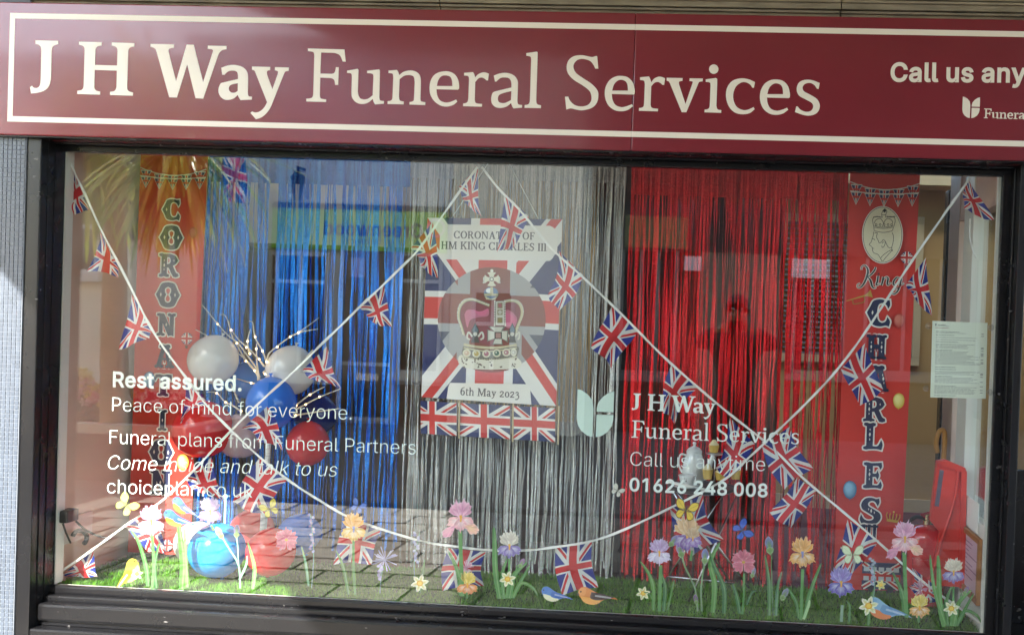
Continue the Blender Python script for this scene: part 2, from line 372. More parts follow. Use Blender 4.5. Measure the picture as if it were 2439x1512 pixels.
INTER={'.':(188,"141,41 140,53 128,73 118,81 95,87 73,81 63,73 55,64 50,41 55,18 63,9 73,1 83,-3 95,-4 118,1 128,9 140,29"),
'0':(453,"320,116 306,92 290,74 271,60 250,52 227,50 203,52 182,60 163,74 147,92 134,116 123,144 115,176 109,254 115,332 123,365 134,393 147,416 163,435 182,449 203,457 227,460 250,457 271,449 290,435 306,416 320,393 330,365 338,332 344,254 338,176|227,516 191,512 159,502 130,484 106,461 85,431 69,395 57,353 50,306 48,254 50,202 57,155 69,113 85,77 105,48 130,24 158,7 191,-3 227,-7 263,-3 295,7 323,24 348,48 368,77 384,113 396,155 403,202 405,254 403,306 396,353 384,395 368,431 348,461 323,484 295,502 262,512"),
'1':(453,"276,55 276,509 198,509 86,427 86,358 209,448 212,448 212,55 76,55 76,0 391,0 391,55"),
'2':(453,"281,507 254,513 225,516 168,507 143,496 121,482 102,464 86,442 75,418 68,391 66,362 127,362 128,381 132,398 148,427 159,438 172,447 188,454 205,458 224,460 258,455 287,441 308,419 315,405 319,389 320,371 316,341 311,327 282,282 64,47 64,0 389,0 389,57 153,57 153,60 317,235 363,299 377,336 381,372 379,398 372,423 361,445 346,465 328,482 306,497"),
'3':(453,"288,452 288,448 157,299 157,248 229,246 254,241 275,234 306,211 316,196 328,163 328,125 323,108 315,93 291,69 275,61 239,51 200,51 165,59 150,66 137,76 126,87 118,100 112,115 109,132 44,132 48,104 57,79 70,57 88,38 108,22 159,1 188,-5 218,-7 251,-5 281,2 309,12 333,27 354,45 370,66 383,90 390,116 393,145 391,173 383,198 371,222 354,244 333,262 308,276 279,286 247,290 221,289 372,461 372,509 70,509 70,452"),
'4':(453,"109,166 311,509 247,509 40,158 40,105 282,105 282,0 343,0 343,105 413,105 413,163 343,163 343,318 282,318 282,163 109,163"),
'5':(453,"152,262 184,273 218,277 257,270 275,262 290,251 314,221 326,183 328,162 322,122 304,89 291,75 276,64 241,51 221,50 188,54 160,68 138,89 130,102 122,130 60,130 63,105 71,82 83,60 99,41 118,25 140,11 165,1 192,-5 221,-7 253,-4 282,3 309,15 332,32 352,52 369,76 381,102 388,132 391,163 386,210 379,231 370,251 345,285 330,299 294,321 274,328 229,334 194,330 178,325 148,311 134,301 151,452 366,452 366,509 96,509 67,253 128,246"),
'6':(453,"352,50 368,73 379,98 387,127 389,157 387,187 380,215 370,240 355,262 337,280 316,295 265,312 235,314 208,311 184,302 175,296 322,509 252,509 137,340 93,268 80,239 65,187 66,130 73,101 84,74 100,51 119,31 142,15 168,3 196,-4 226,-7 257,-4 284,3 310,14 333,30|304,228 322,196 326,178 326,137 322,119 314,101 293,73 263,55 226,48 207,50 190,55 160,73 148,86 138,102 126,138 126,179 138,214 148,229 174,252 207,264 226,265 245,264 263,259 293,241"),
'7':(453,"97,0 165,0 391,449 391,509 62,509 62,452 323,452 323,448"),
'8':(453,"117,121 115,139 117,157 130,189 140,202 169,223 206,234 247,234 283,223 312,202 322,189 335,157 337,139 335,121 331,106 323,91 313,79 285,60 248,50 205,50 167,60 139,79 129,91 121,106|153,265 134,260 117,252 87,228 65,195 58,176 53,156 54,109 62,84 74,62 91,42 111,25 136,11 163,1 193,-5 226,-7 259,-5 289,1 317,11 341,25 362,42 378,62 391,84 398,109 401,135 395,176 387,195 365,228 335,252 319,260 300,265 300,267 323,276 343,289 359,308 372,330 379,354 382,380 373,429 361,450 346,469 328,485 306,498 282,508 255,514 226,516 197,514 170,508 146,498 124,485 106,469 90,450 79,429 70,380 73,354 80,330 93,308 109,289 129,276 153,267|138,407 153,432 164,442 192,455 208,459 226,460 244,459 260,455 288,442 308,420 318,392 318,359 314,344 298,318 287,308 260,294 226,290 193,294 165,308 154,318 138,344 134,359 133,376"),
'9':(453,"101,459 85,436 73,411 66,382 64,352 66,321 72,294 83,269 98,247 116,229 137,214 161,203 188,197 232,195 257,202 277,213 130,0 200,0 315,168 359,240 382,296 389,347 387,378 380,408 368,434 352,458 333,478 310,494 285,506 256,513 226,516 196,513 168,506 143,494 120,479|293,435 305,422 314,407 322,390 326,371 326,330 322,312 305,280 293,267 279,257 263,249 245,245 226,243 207,245 174,257 148,280 138,295 127,331 125,352 131,390 148,423 174,446 207,459 245,459 263,454 279,446"),
'A':(480,"191,302 239,456 272,346 324,199 155,199|344,142 395,0 463,0 276,509 201,509 16,0 85,0 135,142"),
'C':(510,"300,453 330,444 344,437 369,418 389,395 404,365 408,348 473,348 459,397 435,438 419,456 383,485 362,496 317,511 267,516 225,512 186,501 150,484 119,459 92,429 70,393 53,352 44,305 40,254 44,203 53,157 70,115 92,79 119,49 150,25 186,7 225,-3 267,-7 317,-2 363,13 383,24 420,53 435,71 459,112 473,160 408,160 397,128 389,114 369,90 344,72 330,65 300,56 267,53 237,56 210,63 184,76 161,94 141,117 125,145 113,177 106,213 103,254 106,295 113,332 125,364 141,391 161,414 184,432 209,445 237,453 267,456"),
'D':(502,"268,3 312,14 351,31 384,54 411,83 433,119 449,159 458,205 462,255 458,306 449,351 433,391 412,426 385,455 353,478 315,495 273,505 225,509 60,509 60,0 219,0|320,428 344,410 364,388 379,361 390,329 397,294 399,255 397,216 390,181 379,149 363,122 343,99 318,81 288,68 254,60 215,57 125,57 125,452 221,452 258,449 291,441"),
'E':(419,"125,452 372,452 372,509 60,509 60,0 375,0 375,57 125,57 125,229 355,229 355,286 125,286"),
'F':(410,"125,452 369,452 369,509 60,509 60,0 125,0 125,221 346,221 346,278 125,278"),
'G':(520,"300,453 344,436 368,417 387,393 408,349 474,349 460,395 436,436 421,453 384,483 340,504 316,510 265,516 223,512 184,501 149,484 117,459 91,429 69,393 53,352 43,305 40,254 43,203 53,157 69,116 91,79 118,49 149,25 185,7 225,-3 269,-7 308,-4 344,5 377,19 406,38 431,62 451,91 466,124 475,160 478,200 478,256 283,256 283,199 415,199 413,173 407,147 396,123 382,102 365,85 345,71 322,61 296,55 269,53 238,56 210,63 184,76 161,95 141,117 125,145 113,177 106,213 103,254 106,295 113,332 125,364 141,392 160,414 183,432 209,445 236,453 265,456"),
'I':(300,"31,452 118,452 118,57 31,57 31,0 269,0 269,57 183,57 183,452 269,452 269,509 31,509"),
'L':(393,"125,509 60,509 60,0 361,0 361,57 125,57"),
'N':(523,"123,363 120,431 202,290 387,0 463,0 463,509 399,509 399,142 403,77 349,174 136,509 60,509 60,0 125,0 125,313"),
'O':(533,"392,116 372,94 349,76 324,63 296,55 267,53 237,55 210,63 184,76 161,94 142,117 125,144 113,176 106,213 103,254 106,295 113,332 125,364 142,392 161,415 184,433 210,445 237,453 267,456 296,453 324,446 349,433 372,415 392,392 408,365 420,332 428,295 430,254 428,213 420,176 408,144|267,516 225,512 186,501 150,484 119,459 92,429 70,393 53,352 44,305 40,254 44,203 53,157 70,115 92,79 119,49 150,25 186,7 225,-3 267,-7 309,-3 348,7 384,25 415,49 442,79 464,115 480,157 490,203 493,254 490,305 480,352 464,393 442,429 415,459 384,484 348,501 309,512"),
'P':(445,"232,452 257,451 297,439 324,416 333,402 343,367 344,348 343,328 333,294 324,279 312,266 279,248 233,242 125,242 125,452|305,195 332,207 356,223 375,243 390,265 400,291 407,318 409,348 407,377 390,430 375,452 356,471 332,487 305,499 272,506 235,509 60,509 60,0 125,0 125,186 235,186 272,188"),
'R':(449,"233,452 258,451 298,440 325,419 334,405 344,371 344,333 334,300 325,287 313,276 280,260 234,255 125,255 125,452|390,271 401,296 407,323 409,352 407,381 401,408 390,433 376,455 356,473 333,489 305,500 273,506 236,509 60,509 60,0 125,0 125,198 246,199 353,0 428,0 314,209 333,217 356,232 376,250"),
'T':(449,"32,452 193,452 193,0 257,0 257,452 417,452 417,509 32,509"),
'U':(517,"297,-6 332,2 363,15 391,33 414,55 433,80 446,108 454,140 457,173 457,509 393,509 393,178 391,155 377,113 364,95 349,80 331,68 309,59 285,53 259,52 232,53 208,59 187,68 169,80 153,95 141,113 132,133 126,155 124,178 124,509 60,509 60,173 63,140 71,108 85,80 103,55 126,33 154,15 186,2 220,-6 259,-8"),
'Y':(472,"381,509 260,310 236,262 203,327 91,509 16,509 203,208 203,0 268,0 268,208 455,509"),
'a':(389,"267,184 276,190 274,122 263,93 242,68 211,51 170,45 142,48 130,52 109,64 102,72 93,93 93,118 97,130 112,147 134,159 147,163 221,174|125,211 92,200 64,184 43,161 36,146 30,108 32,84 38,63 60,29 76,15 115,-3 160,-9 181,-7 199,-4 229,8 252,25 272,52 277,52 277,0 337,0 337,251 335,278 330,301 322,320 300,350 271,369 255,375 223,382 194,384 173,383 133,375 95,358 79,346 64,331 51,313 41,291 100,274 110,292 137,316 163,327 196,331 227,327 240,322 260,307 272,285 276,255 271,240 265,235 247,229"),
'b':(424,"288,3 313,16 336,34 355,57 370,84 381,116 388,151 390,189 388,227 381,261 370,293 354,320 335,342 313,361 287,374 259,382 207,383 171,373 137,346 118,319 114,319 114,509 53,509 53,0 112,0 112,59 118,59 147,21 172,4 189,-3 208,-7 229,-8 260,-6|198,49 179,55 162,65 147,78 135,95 125,115 114,162 114,216 118,241 134,282 147,299 161,312 178,322 198,328 220,330 243,328 262,322 280,311 295,298 307,281 323,239 327,215 327,163 323,139 316,117 306,97 294,80 279,66 262,55 242,49 220,47"),
'c':(396,"231,328 252,321 278,304 295,281 303,262 362,277 349,308 330,335 305,356 291,364 260,377 226,384 174,382 144,374 117,360 93,341 72,318 56,291 44,260 37,225 34,187 37,150 44,116 56,85 72,58 93,35 117,16 144,3 174,-5 207,-8 244,-5 261,-1 292,12 306,21 331,43 350,70 363,102 304,117 292,89 271,66 253,55 232,49 207,46 184,49 163,55 145,66 130,80 118,97 108,117 102,139 96,187 102,236 108,258 130,296 145,310 163,321 184,328 207,330"),
'd':(424,"236,-3 266,12 277,21 295,41 307,59 313,59 313,0 372,0 372,509 311,509 311,319 306,319 295,336 278,355 253,373 218,383 165,382 137,374 112,361 89,342 70,320 55,293 43,261 36,227 34,189 36,151 43,116 55,84 70,57 89,34 111,16 137,3 165,-6 195,-8 217,-7|182,49 162,55 145,66 130,80 118,97 102,139 96,189 98,215 108,261 118,281 130,298 162,322 182,328 205,330 227,328 246,322 263,312 278,299 300,263 310,216 312,189 310,162 299,115 290,95 278,78 263,65 246,55 226,49 205,47"),
'e':(404,"263,314 277,301 298,269 308,221 96,221 102,251 109,270 131,301 146,313 164,323 183,328 205,330 227,328 246,323|205,384 172,382 142,373 115,359 91,340 71,317 55,290 44,258 36,224 34,187 37,150 44,116 56,85 72,58 92,35 117,16 145,3 177,-5 212,-8 237,-7 261,-3 283,4 320,26 335,39 348,55 358,72 365,91 306,105 294,82 276,65 254,53 241,49 212,46 169,53 151,61 135,73 121,88 110,106 102,127 97,169 371,169 370,227 365,256 347,305 319,341 303,355 266,374 246,380"),
'f':(254,"231,525 201,530 169,529 135,519 120,510 96,486 87,470 82,452 81,379 6,379 6,327 81,327 81,0 142,0 142,327 228,327 228,379 142,379 143,435 147,449 154,460 164,468 195,474 215,472 227,468 243,521"),
'g':(425,"163,322 182,328 205,330 227,328 247,322 264,312 279,299 291,283 300,264 311,219 311,166 307,142 300,121 278,87 264,75 246,66 227,61 205,59 183,61 163,66 145,76 131,88 118,104 102,144 96,193 102,241 109,262 118,282 130,298 145,312|187,-96 169,-93 142,-82 122,-66 101,-41 51,-69 59,-84 82,-110 114,-132 156,-146 180,-149 207,-151 237,-149 265,-144 291,-136 314,-124 334,-109 350,-90 363,-67 370,-40 372,-9 372,379 313,379 313,319 308,319 279,356 253,373 237,379 218,383 196,384 166,382 138,374 112,361 90,342 71,320 55,293 43,263 36,229 34,191 36,154 43,120 55,90 71,65 90,43 113,27 138,14 165,7 217,6 236,10 266,23 287,41 306,68 311,68 311,-6 308,-34 298,-58 282,-75 261,-87 236,-95"),
'h':(410,"341,321 328,340 313,356 295,369 252,383 227,384 200,382 175,374 152,362 132,344 114,314 114,509 53,509 53,0 114,0 114,227 115,248 126,283 147,308 161,317 192,328 210,329 235,326 256,318 273,304 286,286 293,263 296,235 296,0 357,0 357,240 355,271 350,298"),
'i':(167,"105,518 84,524 73,522 54,512 47,504 41,483 43,472 47,463 63,448 73,444 95,444 105,448 121,463 125,472 125,494 121,504|53,379 53,0 114,0 114,379"),
'k':(381,"360,379 284,379 121,212 114,212 114,509 53,509 53,0 114,0 114,141 154,178 294,0 372,0 201,216"),
'l':(189,"160,53 135,53 126,57 120,62 114,83 114,509 53,509 53,84 55,59 62,37 74,20 91,8 112,0 139,-2 154,-2 181,3 170,54"),
'm':(610,"496,254 496,0 557,0 557,255 555,283 550,307 541,328 529,346 514,361 497,372 458,385 417,385 398,381 381,375 350,356 326,329 317,309 303,342 287,361 268,375 245,383 219,386 203,385 172,376 144,358 132,346 122,331 112,308 112,379 53,379 53,0 114,0 115,257 119,274 126,289 145,312 158,320 171,326 199,330 220,328 238,322 253,311 265,297 272,280 274,260 274,0 335,0 335,247 336,263 340,277 353,302 374,320 387,326 419,330 438,329 456,323 473,313 485,298 493,279"),
'n':(410,"341,321 328,340 313,356 295,369 252,383 227,384 200,382 175,374 152,362 132,344 112,310 112,379 53,379 53,0 114,0 114,227 115,248 126,283 147,308 161,317 192,328 210,329 235,326 256,318 273,304 286,286 293,263 296,235 296,0 357,0 357,240 355,271 350,298"),
'o':(415,"298,97 285,80 270,66 252,55 231,49 207,46 184,49 163,55 145,66 130,80 118,97 108,117 102,139 96,187 102,236 108,258 130,296 145,310 163,321 184,328 207,330 231,328 252,321 270,310 285,296 298,278 314,236 319,187 314,139|207,384 174,382 144,374 117,360 93,341 72,318 56,291 44,260 37,225 34,187 37,150 44,116 56,85 72,58 93,35 117,16 144,3 174,-5 207,-8 241,-5 271,3 299,16 323,35 343,58 359,85 371,116 379,150 381,187 379,225 371,260 359,291 343,318 323,341 299,360 271,374 241,382"),
'p':(424,"114,59 118,59 138,31 159,12 189,-3 208,-7 229,-8 260,-6 288,3 313,16 336,34 355,57 370,84 381,116 388,151 390,189 388,227 381,261 370,293 354,320 335,342 313,361 287,374 259,382 207,383 171,373 137,346 118,319 112,319 112,379 53,379 53,-143 114,-143|198,49 179,55 162,65 147,78 135,95 125,115 114,162 114,216 118,241 134,282 147,299 161,312 178,322 198,328 220,330 243,328 262,322 280,311 295,298 307,281 323,239 327,215 327,163 323,139 316,117 306,97 294,80 279,66 262,55 242,49 220,47"),
'r':(259,"241,323 243,322 243,384 191,383 171,377 152,367 137,354 124,339 115,321 112,321 112,379 53,379 53,0 114,0 114,237 115,254 126,284 146,306 159,315 174,321 207,326"),
's':(365,"115,370 95,360 79,347 65,332 55,314 49,295 47,274 50,249 58,227 72,208 92,192 118,180 149,170 212,155 243,144 254,136 262,126 268,103 265,88 258,74 244,62 227,53 206,47 181,45 160,47 141,52 124,60 111,72 101,87 94,107 36,94 41,73 50,54 76,24 93,12 112,3 157,-7 182,-8 210,-7 236,-2 260,6 298,31 312,47 323,65 329,85 331,107 328,131 320,153 306,171 287,187 261,200 172,223 136,235 124,243 115,253 110,264 111,292 119,305 131,317 147,326 166,331 187,333 210,331 228,325 243,316 254,304 268,277 324,290 318,308 299,339 286,352 254,372 234,379 212,383 161,383 137,378"),
't':(227,"202,54 180,50 156,51 144,55 136,61 130,70 126,98 126,327 204,327 204,379 126,379 126,471 65,471 65,379 6,379 6,327 65,327 65,93 68,64 77,41 92,21 113,7 138,-1 168,-4 200,-2 213,2"),
'u':(410,"200,50 175,53 154,61 137,75 124,94 116,117 114,144 114,379 53,379 53,139 54,109 60,82 69,59 82,39 97,23 115,11 135,2 182,-5 209,-3 234,5 257,17 277,35 294,60 298,70 298,0 357,0 357,379 296,379 296,153 295,132 290,113 283,97 263,71 234,55 218,51"),
'v':(389,"371,379 305,379 216,132 195,57 173,132 84,379 17,379 163,0 226,0"),
'w':(567,"300,243 368,0 429,0 545,379 480,379 420,163 397,66 362,214 316,379 252,379 192,163 170,65 147,164 87,379 23,379 138,0 199,0 263,225 283,309"),
'y':(389,"82,-145 125,-141 153,-128 177,-107 196,-77 371,379 305,379 216,132 194,58 173,132 84,379 17,379 163,-1 145,-51 138,-64 122,-81 104,-89 94,-90 61,-86 47,-139"),
}

def glyph(ch):
    a, s_ = INTER[ch]
    cs = [contour(x) for x in s_.split('|')]
    if ch == '1': cs = [[(276,509),(276,0),(212,0),(212,448),(86,358),(86,427),(198,509)]]
    return a, cs
def sans(text, weight=0., slant=0., track=0.):
    """list of (contours) per letter, in font units (cap height 509); ink extent"""
    x = 0; out = []
    for ch in text:
        if ch == ' ': x += 190+track; continue
        a, cs = glyph(ch)
        if weight: cs = offset_contours(cs, weight)
        out.append([[(px+x+py*slant, py) for px, py in c_] for c_ in cs]); x += a+track+weight*1.0
    xs = [p[0] for g in out for c_ in g for p in c_]
    return out, min(xs), max(xs)
def line_map(A, B, Y, x0, x1):
    """baseline from frame point A to frame point B on plane y = Y -> map of font units, scale"""
    a, b = U(*A, Y), U(*B, Y); s_ = (b-a).length/(x1-x0); ex = (b-a).normalized(); ez = Vector((-ex.z, 0, ex.x))
    return lambda x, y: a+ex*((x-x0)*s_)+ez*(y*s_)

# serif capitals for the poster, drawn as stems, bars and bowls in a box 100 high
def serif(ch):
    st = lambda x, w=15: [(x-8,100),(x+w+8,100),(x+w+8,96),(x+w,93),(x+w,7),(x+w+8,4),(x+w+8,0),(x-8,0),(x-8,4),(x,7),(x,93),(x-8,96)]
    bar = lambda x0, x1, y, h=6: [(x0,y),(x1,y),(x1,y+h),(x0,y+h)]
    ring = lambda cx, cy, ro, so_, ri, si, a0, a1: ellipse(cx,cy,ro,so_,22,a0,a1)+ellipse(cx,cy,ri,si,22,a0,a1)[::-1]
    P = math.pi
    if ch == 'I': return 34, [st(9)]
    if ch == 'H': return 92, [st(10), st(64), bar(20,70,47)]
    if ch == 'L': return 72, [st(10), bar(20,64,0), [(58,0),(66,0),(68,26),(64,26)]]
    if ch in 'EF':
        p = [st(10), bar(20,62,94), [(58,100),(64,100),(66,76),(62,76)], bar(20,48,48), [(46,36),(50,36),(50,64),(46,64)]]
        if ch == 'E': p += [bar(20,64,0), [(60,0),(67,0),(69,26),(65,26)]]
        return 74 if ch == 'E' else 70, p
    if ch == 'T': return 80, [st(32), bar(4,76,94), [(4,100),(10,100),(7,74),(2,74)], [(70,100),(76,100),(78,74),(73,74)]]
    if ch == 'O': return 92, [[ellipse(46,50,44,51,28), ellipse(46,50,27,46,28)]]
    if ch in 'CG':
        p = [ring(46,50,44,51,28,46,.7,2*P-.62), [(74,100),(79,100),(80,68),(75,70)]]
        p += [[(66,44),(92,44),(92,40),(86,38),(86,8),(72,8),(72,38),(66,40)]] if ch == 'G' else [[(72,0),(77,0),(81,28),(76,26)]]
        return 92 if ch == 'G' else 86, p
    if ch == 'R': return 86, [st(10), bar(20,42,94), bar(20,42,46), ring(42,73,26,27,11,21,-P/2,P/2), [(36,48),(52,48),(76,6),(88,4),(88,0),(64,0)]]
    if ch == 'N': return 94, [[(0,100),(24,100),(24,96),(18,94),(18,6),(24,4),(24,0),(0,0),(0,4),(10,6),(10,94),(0,96)], [(8,100),(26,100),(82,0),(72,0)], [(62,100),(90,100),(90,96),(82,94),(82,0),(74,0),(74,94),(62,96)]]
    if ch == 'A': return 90, [[(2,0),(28,0),(28,4),(20,6),(48,88),(46,100),(40,100),(12,6),(2,4)], [(40,100),(52,100),(82,6),(90,4),(90,0),(54,0),(54,4),(64,6),(38,88)], bar(24,62,30)]
    if ch == 'M': return 112, [[(0,100),(20,100),(20,6),(28,4),(28,0),(0,0),(0,4),(10,6),(10,94),(0,96)], [(8,100),(24,100),(60,6),(52,0)], [(90,100),(82,100),(50,6),(58,2)], st(86)]
    if ch == 'K': return 90, [st(10), [(24,44),(62,94),(52,96),(52,100),(86,100),(86,96),(74,94),(34,44)], [(34,62),(46,62),(80,6),(90,4),(90,0),(56,0),(56,4),(64,6)]]
    if ch == 'S': return 66, [ribbon(spline([(56,82),(42,95),(20,94),(10,76),(24,58),(46,44),(54,24),(40,5),(18,5),(5,22)]),[6]*8+[9]*8+[15]*20+[9]*10+[6]*9), [(54,100),(58,100),(59,70),(55,72)], [(2,0),(6,0),(6,30),(2,32)]]
    if ch == '0': return 62, [[ellipse(30,36,28,37,22), ellipse(30,36,15,31,22)]]
    if ch == '2': return 60, [ribbon(spline([(6,54),(12,68),(28,73),(44,66),(44,52),(30,32),(4,6)]),[8,10,9,13,15,12,8]*1+[9]*30 if False else 10), bar(4,54,0,10)]
    if ch == '3': return 58, [ribbon(spline([(6,60),(20,73),(38,66),(38,50),(20,38)]),9), ribbon(spline([(20,38),(44,28),(46,4),(28,-20),(4,-22)]),10)]
    if ch == '6': return 62, [[ellipse(30,32,28,33,22), ellipse(30,32,14,26,22)], ribbon(spline([(8,36),(10,66),(26,92),(50,102)]),[14]*6+[10]*6+[6]*7)]
    if ch == 't': return 38, [[(10,88),(18,88),(18,8),(34,4),(34,0),(14,-1),(8,8),(8,64),(2,64),(2,68),(10,74)], bar(16,34,64)]
    if ch == 'h': return 66, [[(0,104),(18,104),(18,6),(24,4),(24,0),(0,0),(0,4),(6,6),(6,98),(0,100)], ribbon(spline([(14,52),(28,66),(44,64),(50,46),(50,4)]),10), bar(40,62,0,4)]
    if ch == 'a': return 56, [ribbon(spline([(6,56),(18,68),(34,66),(38,50),(38,12),(46,2),(54,4)]),10), [ellipse(20,18,19,19,18), ellipse(22,18,8,13,18)]]
    if ch == 'y': return 62, [[(0,68),(26,68),(26,64),(20,62),(34,20),(28,4),(6,62),(0,64)], [(38,68),(60,68),(60,64),(54,62),(28,-14),(10,-26),(2,-22),(16,-14),(28,4),(46,62),(38,64)]]
    return 40, []
def serif_line(text):
    x = 0; out = []
    for ch in text:
        if ch == ' ': x += 38; continue
        a, ps = serif(ch)
        for p in ps:
            cs = p if isinstance(p[0], list) else [p]
            out.append([[(px+x, py) for px, py in c_] for c_ in cs])
        x += a+7
    out = [offset_contours(g, 1.6) for g in out]
    xs = [p[0] for g in out for c_ in g for p in c_]
    return out, min(xs), max(xs)

# ornamented circus letters of the two banners, box 100 high
TUSC = {
'I': (46, "2,98 ~12,100 ~23,97 ~34,100 44,98 ~44,90 34,86 34,14 ~44,10 44,2 ~34,0 ~23,3 ~12,0 2,2 ~2,10 12,14 12,86 ~2,90", [(23,50)]),
'T': (80, "2,98 ~20,100 ~40,97 ~60,100 78,98 ~80,80 76,68 ~70,84 54,86 54,14 ~64,10 64,2 ~52,0 ~40,3 ~28,0 16,2 ~16,10 26,14 26,86 ~10,84 4,68 ~0,80", [(40,50)]),
'L': (72, "2,98 ~12,100 ~23,97 ~34,100 44,98 ~44,90 36,86 36,14 ~52,14 ~60,24 66,38 ~72,20 68,0 ~50,3 ~23,2 ~12,0 2,2 ~2,10 12,14 12,86 ~2,90", [(24,56),(24,74),(24,38)]),
'E': (72, "2,98 ~12,100 ~30,97 ~50,98 68,100 ~70,84 64,72 ~56,86 36,86 36,58 ~48,58 54,70 ~60,50 54,32 ~48,44 36,44 36,14 ~56,14 66,30 ~72,14 68,0 ~50,3 ~30,2 ~12,0 2,2 ~2,10 12,14 12,86 ~2,90", [(24,54),(24,70),(24,36)]),
'H': (86, "2,98 ~12,100 ~22,97 ~34,100 42,98 ~42,90 34,86 34,60 52,60 52,86 ~44,90 44,98 ~54,100 ~64,97 ~76,100 84,98 ~84,90 76,86 76,14 ~84,10 84,2 ~74,0 ~64,3 ~54,0 44,2 ~44,10 52,14 52,36 ~47,44 43,34 ~39,44 34,36 34,14 ~42,10 42,2 ~32,0 ~22,3 ~12,0 2,2 ~2,10 10,14 10,86 ~2,90", [(22,50),(64,50),(22,68),(64,68),(22,32),(64,32)]),
'A': (90, "24,98 ~36,100 ~46,97 ~58,100 68,98 ~70,88 64,84 80,14 ~88,10 88,2 ~74,0 ~66,3 ~58,0 50,2 ~50,10 58,14 56,28 ~50,36 45,28 ~40,36 34,28 32,14 ~40,10 40,2 ~28,0 ~20,3 ~12,0 2,2 ~2,10 10,14 30,84 ~22,88|46,72 52,42 38,42", [(66,50),(63,64),(69,34)]),
'N': (88, "2,98 ~14,100 34,98 60,44 60,86 ~50,90 50,98 ~60,100 ~68,97 ~78,100 86,98 ~86,90 78,86 78,0 ~66,3 54,0 28,56 28,14 ~38,10 38,2 ~28,0 ~20,3 ~10,0 2,2 ~2,10 12,14 12,86 ~2,90", [(44,50)]),
'O': (90, "45,100 ~70,94 ~82,72 94,50 ~82,28 ~70,6 ~45,0 ~20,6 ~8,28 -4,50 ~8,72 ~20,94|45,82 ~57,74 ~57,60 52,50 ~58,38 ~56,24 ~45,18 ~34,24 ~32,38 38,50 ~33,60 ~33,74", [(16,50),(74,50)]),
'C': (84, "78,98 ~80,80 74,66 ~66,80 ~52,86 ~38,78 ~34,50 ~38,24 ~52,14 ~66,20 72,36 ~82,20 78,0 ~66,4 ~45,0 ~20,6 ~8,28 -4,50 ~8,72 ~20,94 ~45,100 ~64,96", [(17,50)]),
'R': (88, "2,98 ~12,100 ~24,98 50,98 ~72,90 84,70 ~74,56 62,48 ~76,20 ~86,14 88,4 ~76,0 64,2 ~54,20 44,40 36,40 36,14 ~46,10 46,2 ~34,0 ~24,3 ~12,0 2,2 ~2,10 12,14 12,86 ~2,90|36,84 ~48,82 ~52,70 ~48,58 36,54", [(24,50),(24,70),(24,32),(66,70)]),
'S': (84, "74,98 ~76,84 70,68 ~60,84 ~46,88 ~34,80 ~36,68 ~56,56 ~78,42 ~82,22 ~68,4 ~42,0 ~22,4 10,2 ~4,16 8,36 ~20,18 ~38,12 ~54,18 ~54,30 ~34,42 ~12,56 ~8,76 ~22,96 ~46,100 ~62,96", [(46,50),(36,56),(58,44)]),
}
def tusc(ch):
    w, s_, dm = TUSC[ch]
    return w, [contour(x) for x in s_.split('|')], dm

# ------------------------------------------------------------------ materials in common use
m_black = M('black_gloss_paint', (.008,.008,.009), .26, bump=.1, bscale=140, bdist=.0003, rvar=.06, spec=.4)
def chip_paint(m):                                  # scuffs and chips through to the grey undercoat
    nt = m.node_tree; q = NT(nt); b_ = nt.nodes['Principled BSDF']
    f = q.m('GREATER_THAN', q.noise(60, 3, stretch=(.35,1,1)), .70); g_ = q.m('GREATER_THAN', q.noise(3, 3), .5)
    nt.links.new(q.mix(q.m('MULTIPLY', q.m('MULTIPLY', f, g_), .6), (.008,.008,.009), (.22,.21,.2)), b_.inputs['Base Color'])
chip_paint(m_black)
m_fascia = M('maroon_gloss_panel', hx('7a222c'), .22, var=.08, vscale=2.5, rvar=.06, coat=.3, bump=.06, bscale=2.2, bdist=.02, stretch=(1,1,1.6))
m_cream = M('cream_vinyl', hx('ece4d3'), .4)
m_white_vinyl = M('white_vinyl', hx('eef3ee'), .45)
m_foilheader = None
m_pane = glass_mat('window_glass', .062, dust=.004)
m_thin = glass_mat('thin_glass', .045)
m_white = M('white_gloss_paint', hx('e9e4dc'), .35, var=.04, vscale=4)
m_pinkwall = M('pale_plaster', hx('d9b9a6'), .7, var=.06, vscale=3, bump=.15, bscale=60)
m_beige = M('beige_wall', hx('b58e58'), .8, var=.05, vscale=2, bump=.1, bscale=80)
m_carpet = M('maroon_carpet', hx('5a2228'), .95, var=.25, vscale=60, bump=.5, bscale=300)
m_stone = M('weathered_concrete', hx('8d826d'), .85, var=.35, vscale=7, bump=.6, bscale=60, stretch=(1,1,4))
m_print = print_mat('printed_vinyl', .45)
m_paper = print_mat('printed_card', .55)
m_flag = flag_mat('printed_flag_cloth', hx('d3242c'), hx('e9e6e4'), hx('1f2f8e'))
m_steel = M('brushed_steel', (.62,.62,.62), .25, metal=1, bump=.05, bscale=200)
m_redplastic = M('red_plastic', hx('e23a2a'), .35, var=.05, vscale=3)
m_wood = M('brown_veneer', hx('7d5836'), .5, var=.25, vscale=14, stretch=(8,8,.7))
m_darkwood = M('dark_wood', hx('54392a'), .5, var=.3, vscale=14, stretch=(1,8,8))
# ================================================================== the setting
WX0, WX1, WZ0, WZ1 = -2.598, .9455, .4205, 2.0745           # the visible pane
FY = -.16                                                    # front of the fascia sign
FZ0 = .5*(U(300,329,FY).z+U(2100,374,FY).z); FZ1 = .5*(U(300,9,FY).z+U(2100,43,FY).z)
FX0 = U(-40,150,FY).x; FX1 = 2.35

